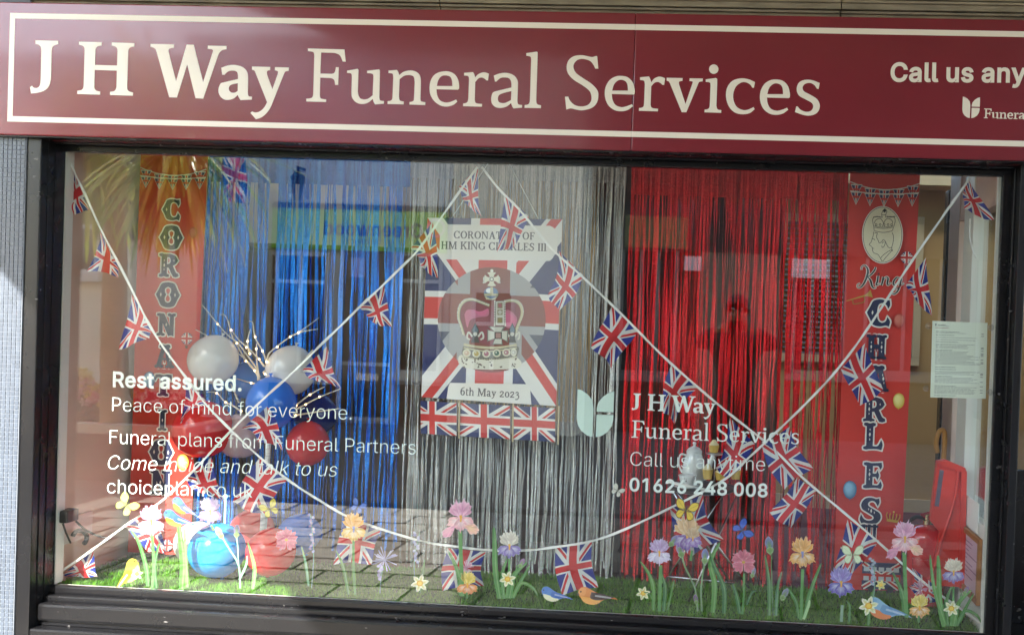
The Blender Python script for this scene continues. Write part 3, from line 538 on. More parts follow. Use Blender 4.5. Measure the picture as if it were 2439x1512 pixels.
# ---- pavement: one sheet, with the slabs near the shop laid singly
def paving_mat(name, c1, c2, joint):
    m = bpy.data.materials.new(name); m.use_nodes = True; nt = m.node_tree; b = nt.nodes['Principled BSDF']; q = NT(nt)
    br = nt.nodes.new('ShaderNodeTexBrick'); tc = nt.nodes.new('ShaderNodeTexCoord'); nt.links.new(tc.outputs['Object'], br.inputs['Vector'])
    br.inputs['Scale'].default_value = 1; br.inputs['Brick Width'].default_value = .4; br.inputs['Row Height'].default_value = .27; br.inputs['Mortar Size'].default_value = .008
    br.inputs['Color1'].default_value = (*c1,1); br.inputs['Color2'].default_value = (*c2,1); br.inputs['Mortar'].default_value = (*joint,1)
    nt.links.new(q.mix(q.m('MULTIPLY', q.noise(5,5), .5), br.outputs[0], c2), b.inputs['Base Color']); b.inputs['Roughness'].default_value = .85
    return m
gm = paving_mat('far_paving', hx('878074'), hx('777064'), hx('4a453f'))
ground = tag(obj('pavement', [(-40,-40,0),(40,-40,0),(40,14,0),(-40,14,0)], [(0,1,2,3)], gm), kind='structure', label='grey concrete slab paving of the street in front of the shop')
m_slab = M('concrete_slab', hx('968f82'), .8, var=.22, vscale=9, bump=.5, bscale=90, bdist=.002)
m_slab2 = M('concrete_slab_dark', hx('837b6f'), .8, var=.22, vscale=9, bump=.5, bscale=90, bdist=.002)
boxo('joint_bed', (-4.6,-4.0,.001), (2.0,-.2,.0045), M('dirty_joint', hx('3b352e'), .95), ground)
slab_me = None
for r_ in range(13):
    for k in range(15):
        x = -4.3+k*.4+(.2 if r_ % 2 else 0); y = -.42-r_*.27
        if slab_me is None:
            o = MB().box((-.191,-.126,-.02),(.191,.126,.012),.005).build('paver', m_slab, ground); slab_me = o.data; slab_me2 = slab_me.copy(); slab_me2.materials[0] = m_slab2
        else:
            o = bpy.data.objects.new('paver', slab_me if R.random() < .6 else slab_me2); COL.objects.link(o); o.parent = ground
        o.location = (x, y, R.uniform(-.002,.002))

# ---- our building: wall, canopy
m_render = M('painted_render', hx('b9b2a4'), .85, var=.1, vscale=3, bump=.3, bscale=50)
shop = thing('shop_building', 'shop building with black window surround and a deep unseen canopy shading it', 'building', (0,0,0))
boxo('wall', (-12,0.02,-.1), (-2.82,.35,3.3), m_render, shop)
boxo('upper_wall', (-12,.02,3.55), (9,.35,6.2), m_render, shop)
boxo('lintel', (-2.82,.02,2.2), (2.35,.35,3.3), m_render, shop)
boxo('wall', (2.35,.02,-.1), (9,.35,3.3), m_render, shop)
P_ = U(322,1000,0); tt = (3.3-P_.z)/(SUN.z/-SUN.y); EX = .584; cx0 = P_.x-(EX+SUN.x/SUN.y)*tt
CD = 3.4
MB().prism([(cx0,.02,3.3),(cx0+EX*CD,-CD,3.3),(9,-CD,3.3),(9,.02,3.3)], (0,0,.25)).build('canopy', M('canopy_soffit', hx('cfc6b2'), .8, var=.06, vscale=2), shop)  # unseen canopy, end slant and depth shaped to lay the diagonal shade edge
# ribbed flashing above the sign, in lengths
lt = U(1041,10,FY).x; lt2 = U(2006,10,FY).x
for z0, z1, y in ((FZ1+.002,FZ1+.030,-.115), (FZ1+.034,FZ1+.062,-.135), (FZ1+.066,FZ1+.105,-.15), (FZ1+.11,FZ1+.16,-.13)):
    for a, b in ((FX0,lt-.002),(lt+.002,lt2-.002),(lt2+.002,FX1)):
        mb = MB(); mb.box((a,y,z0),(b,.02,z1-.006)); mb.box((a,y-.012,z1-.008),(b,.02,z1))
        mb.build('ledge_board', m_stone, shop)
boxo('ledge_backing', (FX0,-.09,FZ1), (FX1,.018,FZ1+.18), M('dark_recess', hx('3c362d'), .9), shop)

# ---- mosaic pier at the edge of the window
px1 = U(46,900,-.13).x; px0 = px1-.36
pier = thing('tiled_pier', 'pier of small pale grey mosaic tiles at the left end of the shopfront', 'pier', (px0,-.13,0))
boxo('core', (px0,-.125,0), (px1,.02,2.9), M('tile_grout', hx('70767e'), .9), pier)
mb = MB(); ts = .0168
for i in range(11):
    for j in range(150):
        x = px1-.002-(i+1)*ts; z = .04+j*ts
        if z+ts > FZ0+.05: continue
        d = R.uniform(0,.0006); g = .0011
        mb.v += [Vector(p) for p in ((x+g,-.1245,z+g),(x+ts-g,-.1245,z+g),(x+ts-g,-.1245,z+ts-g),(x+g,-.1245,z+ts-g),(x+g+.0007,-.1268-d,z+g+.0007),(x+ts-g-.0007,-.1268-d,z+g+.0007),(x+ts-g-.0007,-.1268-d,z+ts-g-.0007),(x+g+.0007,-.1268-d,z+ts-g-.0007))]
        n = len(mb.v)-8; mb.f += [(n+4,n+5,n+6,n+7),(n,n+1,n+5,n+4),(n+1,n+2,n+6,n+5),(n+2,n+3,n+7,n+6),(n+3,n,n+4,n+7)]
        v_ = R.uniform(.86,1.06); col_ = tuple(q*v_ for q in hx('525a65'))
        mb.c += [col_]*8
o = obj('tiles', mb.v, mb.f, print_mat('glazed_mosaic', .22), pier, cols=mb.c); o['kind'] = 'stuff'

# ---- window: black moulded surround and the pane
win = thing('shop_window', 'large black framed display window below the maroon sign', 'window', (0,0,.4))
ja = [U(49,900,-.12).x, U(84,900,-.12).x, U(101,900,-.085).x, U(116,900,-.05).x, WX0+.002]
def member(x0, x1, z0, z1, y, nm='frame', ch=.004): boxo(nm, (x0,y,z0), (x1,.004,z1), m_black, win, ch)
zt, zb = FZ0+.12, .29
member(ja[0]+.0, ja[1], .0, zt, -.12, 'jamb'); member(ja[1]-.001, ja[2], zb, zt, -.085, 'jamb'); member(ja[2]-.001, ja[3], zb, zt, -.05, 'jamb'); member(ja[3]-.001, WX0+.004, zb, zt, -.022, 'glazing_bead')
rj = [WX1, U(2392,900,-.022).x, U(2403,900,-.05).x, U(2416,900,-.12).x, U(2432,900,-.12).x]
member(rj[0]-.002, rj[1], zb, zt, -.022, 'glazing_bead'); member(rj[1]-.001, rj[2], zb, zt, -.05, 'jamb'); member(rj[2]-.001, rj[3]+.03, .0, zt, -.1, 'jamb')
member(WX0, WX1, WZ1-.002, WZ1+.022, -.024, 'glazing_bead'); member(WX0-.05, WX1+.03, WZ1+.021, WZ1+.055, -.055, 'head'); member(WX0-.1, WX1+.05, WZ1+.054, zt, -.10, 'head')
sx0, sx1 = ja[1]-.002, rj[3]
member(ja[3], rj[1], WZ0-.03, WZ0+.002, -.022, 'glazing_bead', .008)
member(ja[3]-.03, rj[2], WZ0-.052, WZ0-.029, -.05, 'sill', .006)
member(sx0, sx1, WZ0-.115, WZ0-.051, -.085, 'sill', .01)
member(sx0, sx1, WZ0-.135, WZ0-.116, -.07, 'sill', .002)
member(sx0-.02, sx1, WZ0-.20, WZ0-.136, -.115, 'sill', .008)
member(sx0-.02, sx1, 0, WZ0-.201, -.09, 'stall_riser', .004)
pane = boxo('pane', (WX0-.01,-.003,WZ0-.02), (WX1+.01,.003,WZ1+.02), m_pane, win)

# ---- display floor with artificial turf
DY = .53
stage = tag(boxo('display_floor', (WX0-.02,.012,.05), (WX1+.004,DY,WZ0-.022), M('display_floor_paint', hx('6b6458'), .8)), kind='structure', label='raised display floor behind the window pane')
inner = boxo('window_ledge', (WX0,.0045,WZ0-.03), (WX1,.03,WZ0-.006), m_white, stage)
turf_base = boxo('turf_backing', (WX0+.01,.03,WZ0-.021), (WX1-.004,DY+.01,WZ0-.012), M('turf_backing', hx('2c3d18'), .95, var=.3, vscale=30), None)
tag(turf_base, 'green artificial turf carpet on the display floor', 'turf mat')
import numpy as np
rng = np.random.default_rng(3)
NB = 60000
bx = rng.uniform(WX0+.012, WX1-.006, NB); by = .032+(DY-.03)*rng.random(NB); bh = rng.uniform(.010,.024,NB); ba = rng.uniform(0,2*np.pi,NB); bw = rng.uniform(.0011,.0022,NB)
lx = rng.normal(0,.007,NB); ly = rng.normal(0,.007,NB); z0 = WZ0-.013
V = np.empty((NB,3,3)); V[:,0] = np.stack([bx-bw*np.cos(ba), by-bw*np.sin(ba), np.full(NB,z0)],1); V[:,1] = np.stack([bx+bw*np.cos(ba), by+bw*np.sin(ba), np.full(NB,z0)],1); V[:,2] = np.stack([bx+lx, by+ly, z0+bh],1)
me = bpy.data.meshes.new('blades'); me.vertices.add(NB*3); me.vertices.foreach_set('co', V.ravel()); me.loops.add(NB*3); me.loops.foreach_set('vertex_index', np.arange(NB*3, dtype=np.int32)); me.polygons.add(NB)
me.polygons.foreach_set('loop_start', np.arange(0,NB*3,3, dtype=np.int32))
g = np.array(hx('629f1c'))[None,:]*rng.uniform(.55,1.35,(NB,1)); g[:,0] *= rng.uniform(.8,1.3,NB)
cc = np.concatenate([np.repeat(g,3,0), np.ones((NB*3,1))],1)
at = me.color_attributes.new('Col','FLOAT_COLOR','POINT'); at.data.foreach_set('color', cc.ravel()); me.update(calc_edges=True); me.validate()
me.materials.append(print_mat('turf_blade', .5, .35)); o = bpy.data.objects.new('blades', me); COL.objects.link(o); o.parent = turf_base; o['kind'] = 'stuff'

# ---- side walls of the display, the room behind
room = thing('shop_interior', 'dim beige room behind the window display', 'room', (0,2,.05))
tag(room, kind='structure')
RY = 4.2
boxo('carpet', (WX0-.02,DY,-.0), (3,RY,.09), m_carpet, room)
boxo('wall', (-2.75,.004,0), (WX0-.002,RY,2.75), m_pinkwall, room)
boxo('wall', (-2.75,RY,0), (3,RY+.1,2.75), m_beige, room)
boxo('wall', (2.9,1.3,0), (3,RY,2.75), m_beige, room)
for lo, hi in (((-2.75,.004),(3,1.7)), ((-2.75,3.9),(3,RY)), ((-2.75,1.7),(-2.2,3.9)), ((2.5,1.7),(3,3.9))): boxo('ceiling', (*lo,2.62), (*hi,2.75), M('ceiling_paint', hx('c2ac86'), .9), room)
for k in range(4): boxo('added_rooflight_bar', (-2.2+4.7*(k+.5)/4-.03,1.7,2.64), (-2.2+4.7*(k+.5)/4+.03,3.9,2.74), m_white, room)  # rooflight added out of view to let sky light brighten the room
boxo('added_rooflight_pane', (-2.2,1.7,2.70), (2.5,3.9,2.706), m_thin, room)
boxo('skirting', (WX0,RY-.02,.09), (2.9,RY,.19), M('beige_gloss', hx('c3ab85'), .45), room)
boxo('dark_gap_strip', (U(1468,800,.62).x,.60,.09), (U(1497,800,.62).x,.66,2.62), M('near_black', (.012,.011,.01), .6), room)  # near-black strip filling the gap between silver and red curtains
boxo('inner_frame', (WX0,.006,WZ0), (WX0+.03,.05,WZ1+.1), m_white, room)
boxo('inner_frame', (WX1-.010,.006,WZ0), (WX1-.001,.02,WZ1+.1), m_white, room)
boxo('bulkhead', (WX0,.006,WZ1+.03), (WX1,.06,2.62), m_white, room)
# right-hand return: posts, glazed light, panel
sx = WX1+.002
def atx(u): # depth at which the return wall passes under frame column u
    return UX(u, 900, sx).y
y1, y2, y3, y4 = atx(2311), atx(2289), atx(2276), atx(2252)
boxo('post', (sx-.012,y1,WZ0-.02), (sx+.05,y2,2.15), m_white, room, .003)
boxo('post', (sx-.01,y3,.05), (sx+.06,y4,2.62), M('pinkish_gloss', hx('d5bcae'), .4), room, .004)
boxo('post', (sx-.006,.012,WZ0-.02), (sx+.045,.05,2.62), m_white, room, .003)
boxo('transom', (sx-.006,.05,1.98), (sx+.045,y4,2.62), m_pinkwall, room)
boxo('side_panel', (sx-.004,.05,.05), (sx+.03,y4,.80), m_white, room)
boxo('side_pane', (sx+.01,.05,.80), (sx+.016,y1,1.98), m_thin, room)
# back window with a slatted blind
wa, wb = U(1850,650,RY-.02), U(2196,650,RY-.02); za, zc_ = U(2100,868,RY-.02).z, U(2100,515,RY-.02).z
bw_ = thing('back_window', 'beige framed window with grey slatted blind on the back wall', 'window', (wa.x,RY-.05,za))
for lo, hi in (((wa.x,RY-.05,za),(wb.x,RY-.001,za+.06)), ((wa.x,RY-.05,zc_-.06),(wb.x,RY-.001,zc_)), ((wa.x,RY-.05,za+.06),(wa.x+.06,RY-.001,zc_-.06)), ((wb.x-.06,RY-.05,za+.06),(wb.x,RY-.001,zc_-.06))):
    boxo('frame', lo, hi, M('beige_gloss', hx('c3ab85'), .45), bw_, .004)
sl_me = None; nsl = 26
for k in range(nsl):
    z = za+.075+(zc_-za-.15)*k/(nsl-1)
    if sl_me is None:
        o = MB().add([(wa.x+.065,RY-.045,z-.008),(wb.x-.065,RY-.045,z-.008),(wb.x-.065,RY-.012,z+.009),(wa.x+.065,RY-.012,z+.009),(wa.x+.065,RY-.045,z-.010),(wb.x-.065,RY-.045,z-.010),(wb.x-.065,RY-.012,z+.007),(wa.x+.065,RY-.012,z+.007)], [(0,1,2,3),(7,6,5,4),(0,4,5,1),(2,6,7,3)]).build('slat', M('blind_slat', hx('6f7270'), .5), bw_); sl_me = o.data; zb0 = z
    else:
        o = bpy.data.objects.new('slat', sl_me); COL.objects.link(o); o.parent = bw_; o.location = (0,0,z-zb0)
# furniture in the room
cb = thing('wooden_cupboard', 'tall plain brown wooden cupboard standing behind the blue curtain', 'cupboard', (U(900,1200,1.5).x,1.5,.09))
xa, xb = U(560,1100,1.5).x, U(1010,1100,1.5).x; zt_ = U(975,600,1.5).z
boxo('carcass', (xa,1.5,.15), (xb,1.95,zt_), m_wood, cb, .004); boxo('plinth', (xa+.02,1.52,.09), (xb-.02,1.93,.15), m_darkwood, cb)
boxo('top', (xa-.015,1.485,zt_), (xb+.015,1.96,zt_+.022), m_wood, cb, .004)
nd = 3
for k in range(nd):
    d = boxo('door', (xa+(xb-xa)*k/nd+.006,1.482,.17), (xa+(xb-xa)*(k+1)/nd-.006,1.499,zt_-.02), m_wood, cb, .003)
    hxx = xa+(xb-xa)*(k+.88)/nd
    MB().tube([(hxx,1.462,.92),(hxx,1.462,1.06)], .005).tube([(hxx,1.48,.92),(hxx,1.462,.92)], .004).tube([(hxx,1.48,1.06),(hxx,1.462,1.06)], .004).build('handle', m_steel, d)
dk = thing('dark_desk', 'dark wooden desk behind the silver curtain', 'desk', (U(1250,1200,2).x,2,.09))
xa, xb = U(1020,1100,2.0).x, U(1500,1100,2.0).x
boxo('top', (xa,2.0,.80), (xb,2.75,.84), m_darkwood, dk, .004)
boxo('side', (xa+.03,2.03,.09), (xa+.07,2.72,.8), m_darkwood, dk); boxo('side', (xb-.07,2.03,.09), (xb-.03,2.72,.8), m_darkwood, dk); boxo('front_panel', (xa+.07,2.06,.2), (xb-.07,2.085,.8), m_darkwood, dk)
xa, xb = U(1400,1100,1.3).x, U(1850,1100,1.3).x
tc_ = thing('added_dark_cabinet', 'tall dark brown cabinet added to darken the gaps of the red curtain', 'cabinet', ((xa+xb)/2,1.3,.09))  # cabinet added as a dark backdrop for the red curtain's gaps
boxo('carcass', (xa,1.3,.13), (xb,1.7,2.3), m_darkwood, tc_, .004); boxo('plinth', (xa+.02,1.32,.09), (xb-.02,1.68,.13), m_darkwood, tc_)
for k in range(2):
    d = boxo('door', (xa+(xb-xa)*k/2+.006,1.283,.15), (xa+(xb-xa)*(k+1)/2-.006,1.299,2.28), m_darkwood, tc_, .003); hxx = (xa+xb)/2+(-.04 if k == 0 else .04)
    MB().tube([(hxx,1.262,1.05),(hxx,1.262,1.2)], .006).tube([(hxx,1.282,1.06),(hxx,1.262,1.06)], .005).tube([(hxx,1.282,1.19),(hxx,1.262,1.19)], .005).build('handle', m_steel, d)
# entrance recess at the right end
lob = thing('entrance_recess', 'dark entrance recess beside the window with black door frame', 'entrance', (1.6,.6,0))
boxo('floor_tiles', (sx+.06,-.1,.0), (2.35,1.3,.03), M('lobby_tile', hx('8d8a84'), .5, var=.1, vscale=12), lob)
boxo('step', (sx+.07,.0,.03), (2.35,1.3,.10), M('black_step', (.02,.02,.02), .6), lob)
boxo('door_mat', (sx+.1,.1,.1), (2.2,.9,.115), m_carpet, lob)
boxo('door_frame', (sx+.07,1.24,.1), (sx+.17,1.31,2.2), m_black, lob, .004); boxo('door_frame', (2.22,1.24,.1), (2.35,1.31,2.2), m_black, lob, .004); boxo('door_frame', (sx+.17,1.24,2.08), (2.22,1.31,2.62), m_black, lob, .004)
boxo('door_panel', (sx+.17,1.26,.1), (2.22,1.29,.85), m_black, lob, .004); boxo('door_pane', (sx+.17,1.272,.85), (2.22,1.278,2.08), m_thin, lob)
boxo('side_wall', (2.35,.0,0), (2.42,1.3,2.62), m_beige, lob)

# ================================================================== across the street (seen in the pane)
m_bwhite = M('white_render', hx('dfe2e6'), .85, var=.05, vscale=1.5)
m_bcream = M('cream_render', hx('f0e6d0'), .85, var=.05, vscale=1.5)
m_bbrick = M('brown_brick', hx('5a4438'), .85, var=.25, vscale=20)
m_darkglass = M('dark_window_glass', (.02,.025,.03), .03, spec=.9)
m_green = M('green_sign_panel', hx('9edc3c'), .4)
m_navytxt = M('navy_lettering', hx('141a2c'), .5)
def house(name, label, u0, u1, L, h, mat, depth=5):
    a, b = UM(u0,740,L), UM(u1,740,L); t = thing(name, label, 'building', ((a.x+b.x)/2,-L,0))
    boxo('wall', (a.x,-L-depth,0), (b.x,-L,h), mat, t)
    boxo('parapet', (a.x-.05,-L-depth,h), (b.x+.05,-L+.08,h+.15), m_stone, t)
    return t
def framed(t, u0, v0, u1, v1, L, mull=1, trans=None, mat=None, sill=True, nm='window'):
    a, b = UM(u0,v1,L), UM(u1,v0,L); x0, x1, z0, z1 = a.x, b.x, a.z, b.z; mat = mat or m_white
    o = boxo(nm, (x0,-L+.01,z0), (x1,-L+.025,z1), m_darkglass, t)
    w = .05
    for lo, hi in (((x0-w,z0-w),(x1+w,z0)), ((x0-w,z1),(x1+w,z1+w)), ((x0-w,z0),(x0,z1)), ((x1,z0),(x1+w,z1))):
        boxo('frame', (lo[0],-L,lo[1]), (hi[0],-L+.06,hi[1]), mat, o)
    for k in range(1, mull+1):
        x = x0+(x1-x0)*k/(mull+1); boxo('mullion', (x-.025,-L+.02,z0), (x+.025,-L+.055,z1), mat, o)
    if trans: z = z0+(z1-z0)*trans; boxo('transom', (x0,-L+.02,z-.025), (x1,-L+.052,z+.025), mat, o)
    if sill: boxo('sill', (x0-.12,-L,z0-w-.09), (x1+.12,-L+.16,z0-w), mat, o)
    return o
LA = 9.5
acc = house('accountants_office', 'white fronted office with a green fascia sign across the street', 470, 1069, LA, 5.0, m_bwhite)
a = UM(470,484,LA); b = UM(1069,478,LA); boxo('string_course', (a.x,-LA,a.z-.02), (b.x,-LA+.07,a.z+.04), M('dark_trim', hx('3a3e48'), .6), acc)
framed(acc, 540, 612, 780, 880, LA, 3, .78); framed(acc, 955, 612, 1050, 880, LA, 1, .78)
dr = framed(acc, 812, 600, 940, 990, LA, 0, .32, sill=False, nm='door')
a = UM(835,660,LA); b = UM(872,615,LA); boxo('no_smoking_notice', (a.x,-LA+.03,a.z), (b.x,-LA+.034,b.z), M('notice_red_white', hx('c7b4b2'), .5), dr)
a = UM(850,905,LA); b = UM(905,890,LA); boxo('letter_plate', (a.x,-LA+.03,a.z), (b.x,-LA+.045,b.z), m_steel, dr)
boxo('dado', (UM(470,900,LA).x,-LA,0), (UM(805,900,LA).x,-LA+.05,.55), M('dado_brown', hx('5b4a40'), .8), acc)
boxo('dado', (UM(950,900,LA).x,-LA,0), (UM(1069,900,LA).x,-LA+.05,.55), M('dado_brown'), acc)
# its sign
a = UM(603,590,LA); b = UM(1069,508,LA)
sg = thing('green_shop_sign', 'bright green fascia sign with dark lettering seen reflected in the pane', 'sign', ((a.x+b.x)/2,-LA+.06,a.z))
boxo('panel', (a.x,-LA+.01,a.z), (b.x,-LA+.09,b.z), m_green, sg)
boxo('top_trim', (a.x-.02,-LA+.0,b.z), (b.x+.02,-LA+.11,b.z+.05), M('dark_trim'), sg)
def street_text(nm, text, uA, uB, v, L, weight, mat, parent, dy):
    g, x0, x1 = sans(text, weight); p, q_ = UM(uA, v, L), UM(uB, v, L); s_ = (p.x-q_.x)/(x1-x0); f = Flat(lambda x, y: Vector((p.x-(x-x0)*s_, -L+dy, p.z+y*s_)), (0,1,0))
    for letter in g: f.add(letter, (0,0,0), lift=False)
    return obj(nm, f.v, f.f, mat, parent)
street_text('lettering', 'Greenwood', 1012, 778, 567, LA, 22, m_navytxt, sg, .094)
street_text('lettering', 'ACCOUNTANCY', 945, 830, 584, LA, 4, m_navytxt, sg, .094)
p = UM(1043,545,LA); f = Flat(lambda x, y: Vector((p.x+x, -LA+.094, p.z+y)), (0,1,0)); f.add([ellipse(0,0,.13,.13), ellipse(0,0,.095,.095)]); obj('ring_emblem', f.v, f.f, m_white, sg)
# plain cream building and the dark-windowed one
crm = house('cream_building', 'plain cream rendered building across the street', 1072, 1378, 9.0, 8.6, m_bcream)
framed(crm, 1130, 700, 1220, 880, 9.0, 1, .6)
bk = house('brick_shop', 'brown brick shop with wide dark windows and paper notices across the street', 1382, 2800, 9.8, 8.9, m_bbrick)
for (u0, u1) in ((1480,1610),(1890,2010),(2060,2330)): framed(bk, u0, 600, u1, 880, 9.8, 2, None, M('grey_frame', hx('8b8b86'), .5))
a = UM(1400,592,9.8); b = UM(2500,512,9.8); boxo('fascia', (a.x,-9.79,a.z), (b.x,-9.7,b.z), M('dark_fascia', hx('35302c'), .5), bk)
a = UM(1490,590,9.8); b = UM(1640,520,9.8); boxo('fascia_panel', (a.x,-9.70,a.z), (b.x,-9.68,b.z), M('pale_green_panel', hx('7c7c50'), .5), bk)
a = UM(1655,990,9.8); b = UM(1860,600,9.8); boxo('pale_backdrop', (a.x,-9.79,0), (b.x,-9.72,b.z), M('backdrop_paint', hx('8f8570'), .6), bk)  # pale panel added behind the person so the dark outline reads
for (u0, v0, u1, v1) in ((1630,612,1672,645),(1884,620,1976,662)):
    a = UM(u0,v1,9.8); b = UM(u1,v0,9.8); boxo('paper_notice', (a.x,-9.71,a.z), (b.x,-9.705,b.z), M('white_paper', hx('f4f2ec'), .7), bk)
ho = house('cream_house', 'cream house with white window behind the palm across the street', 20, 468, 7.6, 4.2, m_bcream)
framed(ho, 150, 440, 236, 640, 7.6, 1, .5)
a = UM(292,570,7.6); b = UM(336,300,7.6); boxo('dark_shutter', (a.x,-7.6,a.z), (b.x,-7.5,b.z), M('dark_green_paint', hx('15251c'), .5), ho)
# planter and flowers
PL = 4.4
a = UM(60,1010,PL); b = UM(440,1010,PL)
plt = thing('brick_planter', 'raised brick planter with stone coping across the path', 'planter', ((a.x+b.x)/2,-PL,0))
boxo('wall', (a.x,-PL-1.0,0), (b.x,-PL,a.z-.05), m_bbrick, plt); boxo('soil', (a.x+.1,-PL-.9,a.z-.06), (b.x-.1,-PL-.1,a.z-.01), M('soil', hx('3a2a1e'), .95), plt)
for lo, hi in (((a.x-.03,-PL-.12),(b.x+.03,-PL+.03)), ((a.x-.03,-PL-1.03),(b.x+.03,-PL-.88)), ((a.x-.03,-PL-.88),(a.x+.12,-PL-.12)), ((b.x-.12,-PL-.88),(b.x+.03,-PL-.12))):
    boxo('coping', (lo[0],lo[1],a.z-.05), (hi[0],hi[1],a.z+.03), M('pale_coping', hx('c9bfae'), .8, var=.1), plt)
def leafy(nm, label, cx, cy, cz, rx, ry, h, nleaf, nfl, cols, seed):
    rr = random.Random(seed); t = thing(nm, label, 'plant', (cx,cy,cz))
    fol = MB(); g0 = hx('5d7a2c')
    for k in range(nleaf):
        aa = rr.uniform(0,6.283); d = math.sqrt(rr.random()); z = rr.random()**.7
        p = Vector((cx+rx*d*math.cos(aa)*(1-.3*z), cy+ry*d*math.sin(aa)*(1-.3*z), cz+h*z*(1-.35*d))); s_ = rr.uniform(.02,.045)
        n1 = Vector((rr.gauss(0,1),rr.gauss(0,1),rr.gauss(0,1))).normalized(); n2 = n1.orthogonal().normalized(); m_ = rr.uniform(.6,1.5)
        fol.add([p-n1*s_, p+n2*s_*.4, p+n1*s_, p-n2*s_*.4], [(0,1,2,3)], tuple(q*m_ for q in g0))
    fol.build('foliage', print_mat('leaf', .5, .3), t)
    bl = MB()
    for k in range(nfl):
        aa = rr.uniform(0,6.283); d = math.sqrt(rr.random()); p = Vector((cx+rx*d*math.cos(aa), cy+ry*d*math.sin(aa), cz+h*(1.02-.35*d)*rr.uniform(.75,1.1))); colr = hx(rr.choice(cols))
        for j in range(5):
            a_ = j*1.257+rr.random(); dr_ = Vector((math.cos(a_), rr.uniform(-.4,.4), math.sin(a_))); w_ = Vector((-dr_.z,.2,dr_.x))*.4; s_ = rr.uniform(.018,.032)
            bl.add([p, p+(dr_+w_)*s_, p+dr_*s_*1.5, p+(dr_-w_)*s_], [(0,1,2,3)], colr)
    bl.build('blossoms', print_mat('petal', .5, .3), t)
    return t
for k, (u, hh, cols, lb) in enumerate(((120,.55,('f2d53a','e8c628','fff2a0'),'bush of yellow wallflowers at the outer end of the planter'),(210,.34,('f3ded8','e8a0b4','f0d040'),'low bush of pink and white blossoms in the planter by the palm'),(310,.32,('e05a8a','f6e4e0','efc040'),'mixed pink and yellow flower bush behind the coping'),(400,.3,('c84468','f2c0c8','f6f0e8'),'rose pink flower bush at the inner end of the planter'))):
    p = UM(u,1000,PL+.45); leafy('flower_bush', lb, p.x, p.y, UM(200,1010,PL).z-.02, .32, .3, hh, 2200, 260, cols, 40+k)
# cabbage palm
p0 = UM(276,1000,PL+.2); p0.z = .45
pm = thing('cabbage_palm', 'cabbage palm with bare trunk and drooping sword leaves in the planter', 'palm', p0)
hA, hB = UM(425,335,PL-.1), UM(215,330,PL+.1); fork = UM(277,300,PL+.2)
tr = MB()
pts = [p0, UM(272,800,PL+.2), UM(276,560,PL+.2), fork]; tr.tube(spline([tuple(q) for q in pts],5), [.125-.0035*i for i in range(16)], 12)
tr.tube([fork, (fork+hA)/2+Vector((0,0,.08)), hA], [.07,.06,.05], 10); tr.tube([fork, (fork+hB)/2+Vector((0,0,.1)), hB], [.065,.055,.045], 10)
tr.build('trunk', M('palm_bark', hx('b8966c'), .9, var=.35, vscale=12, bump=.9, bscale=40, bdist=.01, stretch=(1,1,5)), pm, smooth=True)
for hp, n_, sd in ((hA,280,5),(hB,180,6)):
    rr = random.Random(sd); cr_ = MB()
    for k in range(n_):
        az = rr.uniform(0,6.283); el = rr.uniform(-1.2,1.2) if k % 3 else rr.uniform(-1.45,-.5); L_ = rr.uniform(.7,1.15); d = Vector((math.cos(az)*math.cos(el), math.sin(az)*math.cos(el), math.sin(el)))
        w = d.cross(Vector((0,0,1))).normalized() if abs(d.z) < .99 else Vector((1,0,0)); pt = hp+d*.04; vs = []; droop = rr.uniform(.04,.14)
        for i in range(8):
            t = i/7; ww = .019*math.sin(math.pi*min(1,.12+t*.88))**.7+.001
            vs += [pt-w*ww, pt+w*ww+d.cross(w)*.004]; pt = pt+d*(L_/7); d = (d+Vector((0,0,-droop*(1+1.6*t)))).normalized()
        m_ = rr.uniform(.7,1.4); b_ = hx(rr.choice(('c8d45c','9cb848','e4da70','7a9a40','f2e68a')))
        cr_.add(vs, [(2*i,2*i+1,2*i+3,2*i+2) for i in range(7)], tuple(min(.9,q*m_) for q in b_))
    cr_.build('crown', print_mat('palm_leaf', .35, .25), pm)

# things fixed high on the office wall, and a flag hung over the path
ln_ = UM(724,448,LA); mdk = M('dark_metal', (.02,.02,.022), .5)
lt3 = thing('wall_lantern', 'dark wall lantern on the white office front across the street', 'lantern', ln_+Vector((0,.1,0)))
MB().lathe([(.05,-.2),(.1,.1),(.105,.12),(.03,.2),(1e-6,.22)], ln_+Vector((0,.2,0)), 6).build('lamp_body', mdk, lt3); MB().tube([ln_+Vector((0,0,.25)), ln_+Vector((0,.2,.25)), ln_+Vector((0,.2,.2))], .02, 6).build('bracket', mdk, lt3)
fl_ = UM(645,425,LA); ft = thing('floodlight', 'small dark floodlight on the white office front across the street', 'floodlight', fl_)
boxo('housing', fl_+Vector((-.06,.1,-.16)), fl_+Vector((.06,.28,.14)), mdk, ft, .01); MB().tube([fl_+Vector((0,0,.2)), fl_+Vector((0,.18,.14))], .02, 6).build('bracket', mdk, ft)
fa, fb = UM(540,345,4.3), UM(592,365,4.3)
fg = thing('street_flag', 'union flag hung from a pole over the path, mirrored above the blue fringe', 'flag', fa)
vs = []; uv = []; fcs = []
for i in range(15):
    for j in range(7):
        p = fa.lerp(fb, j/6)+Vector((-.03*i/14, .04*math.sin(j*1.3+i*.3), -.44*i/14*(1-.12*abs(j/6-.5)))); vs.append(p); uv.append((i/14, j/6))
for i in range(14):
    for j in range(6): fcs.append((i*7+j, i*7+j+1, (i+1)*7+j+1, (i+1)*7+j))
obj('cloth', vs, fcs, m_flag, fg, smooth=True, uvs=uv); MB().tube([fa+Vector((-.1,0,-.03)), fb+Vector((.6,-.3,.28))], .012, 8).build('pole', m_white, fg)
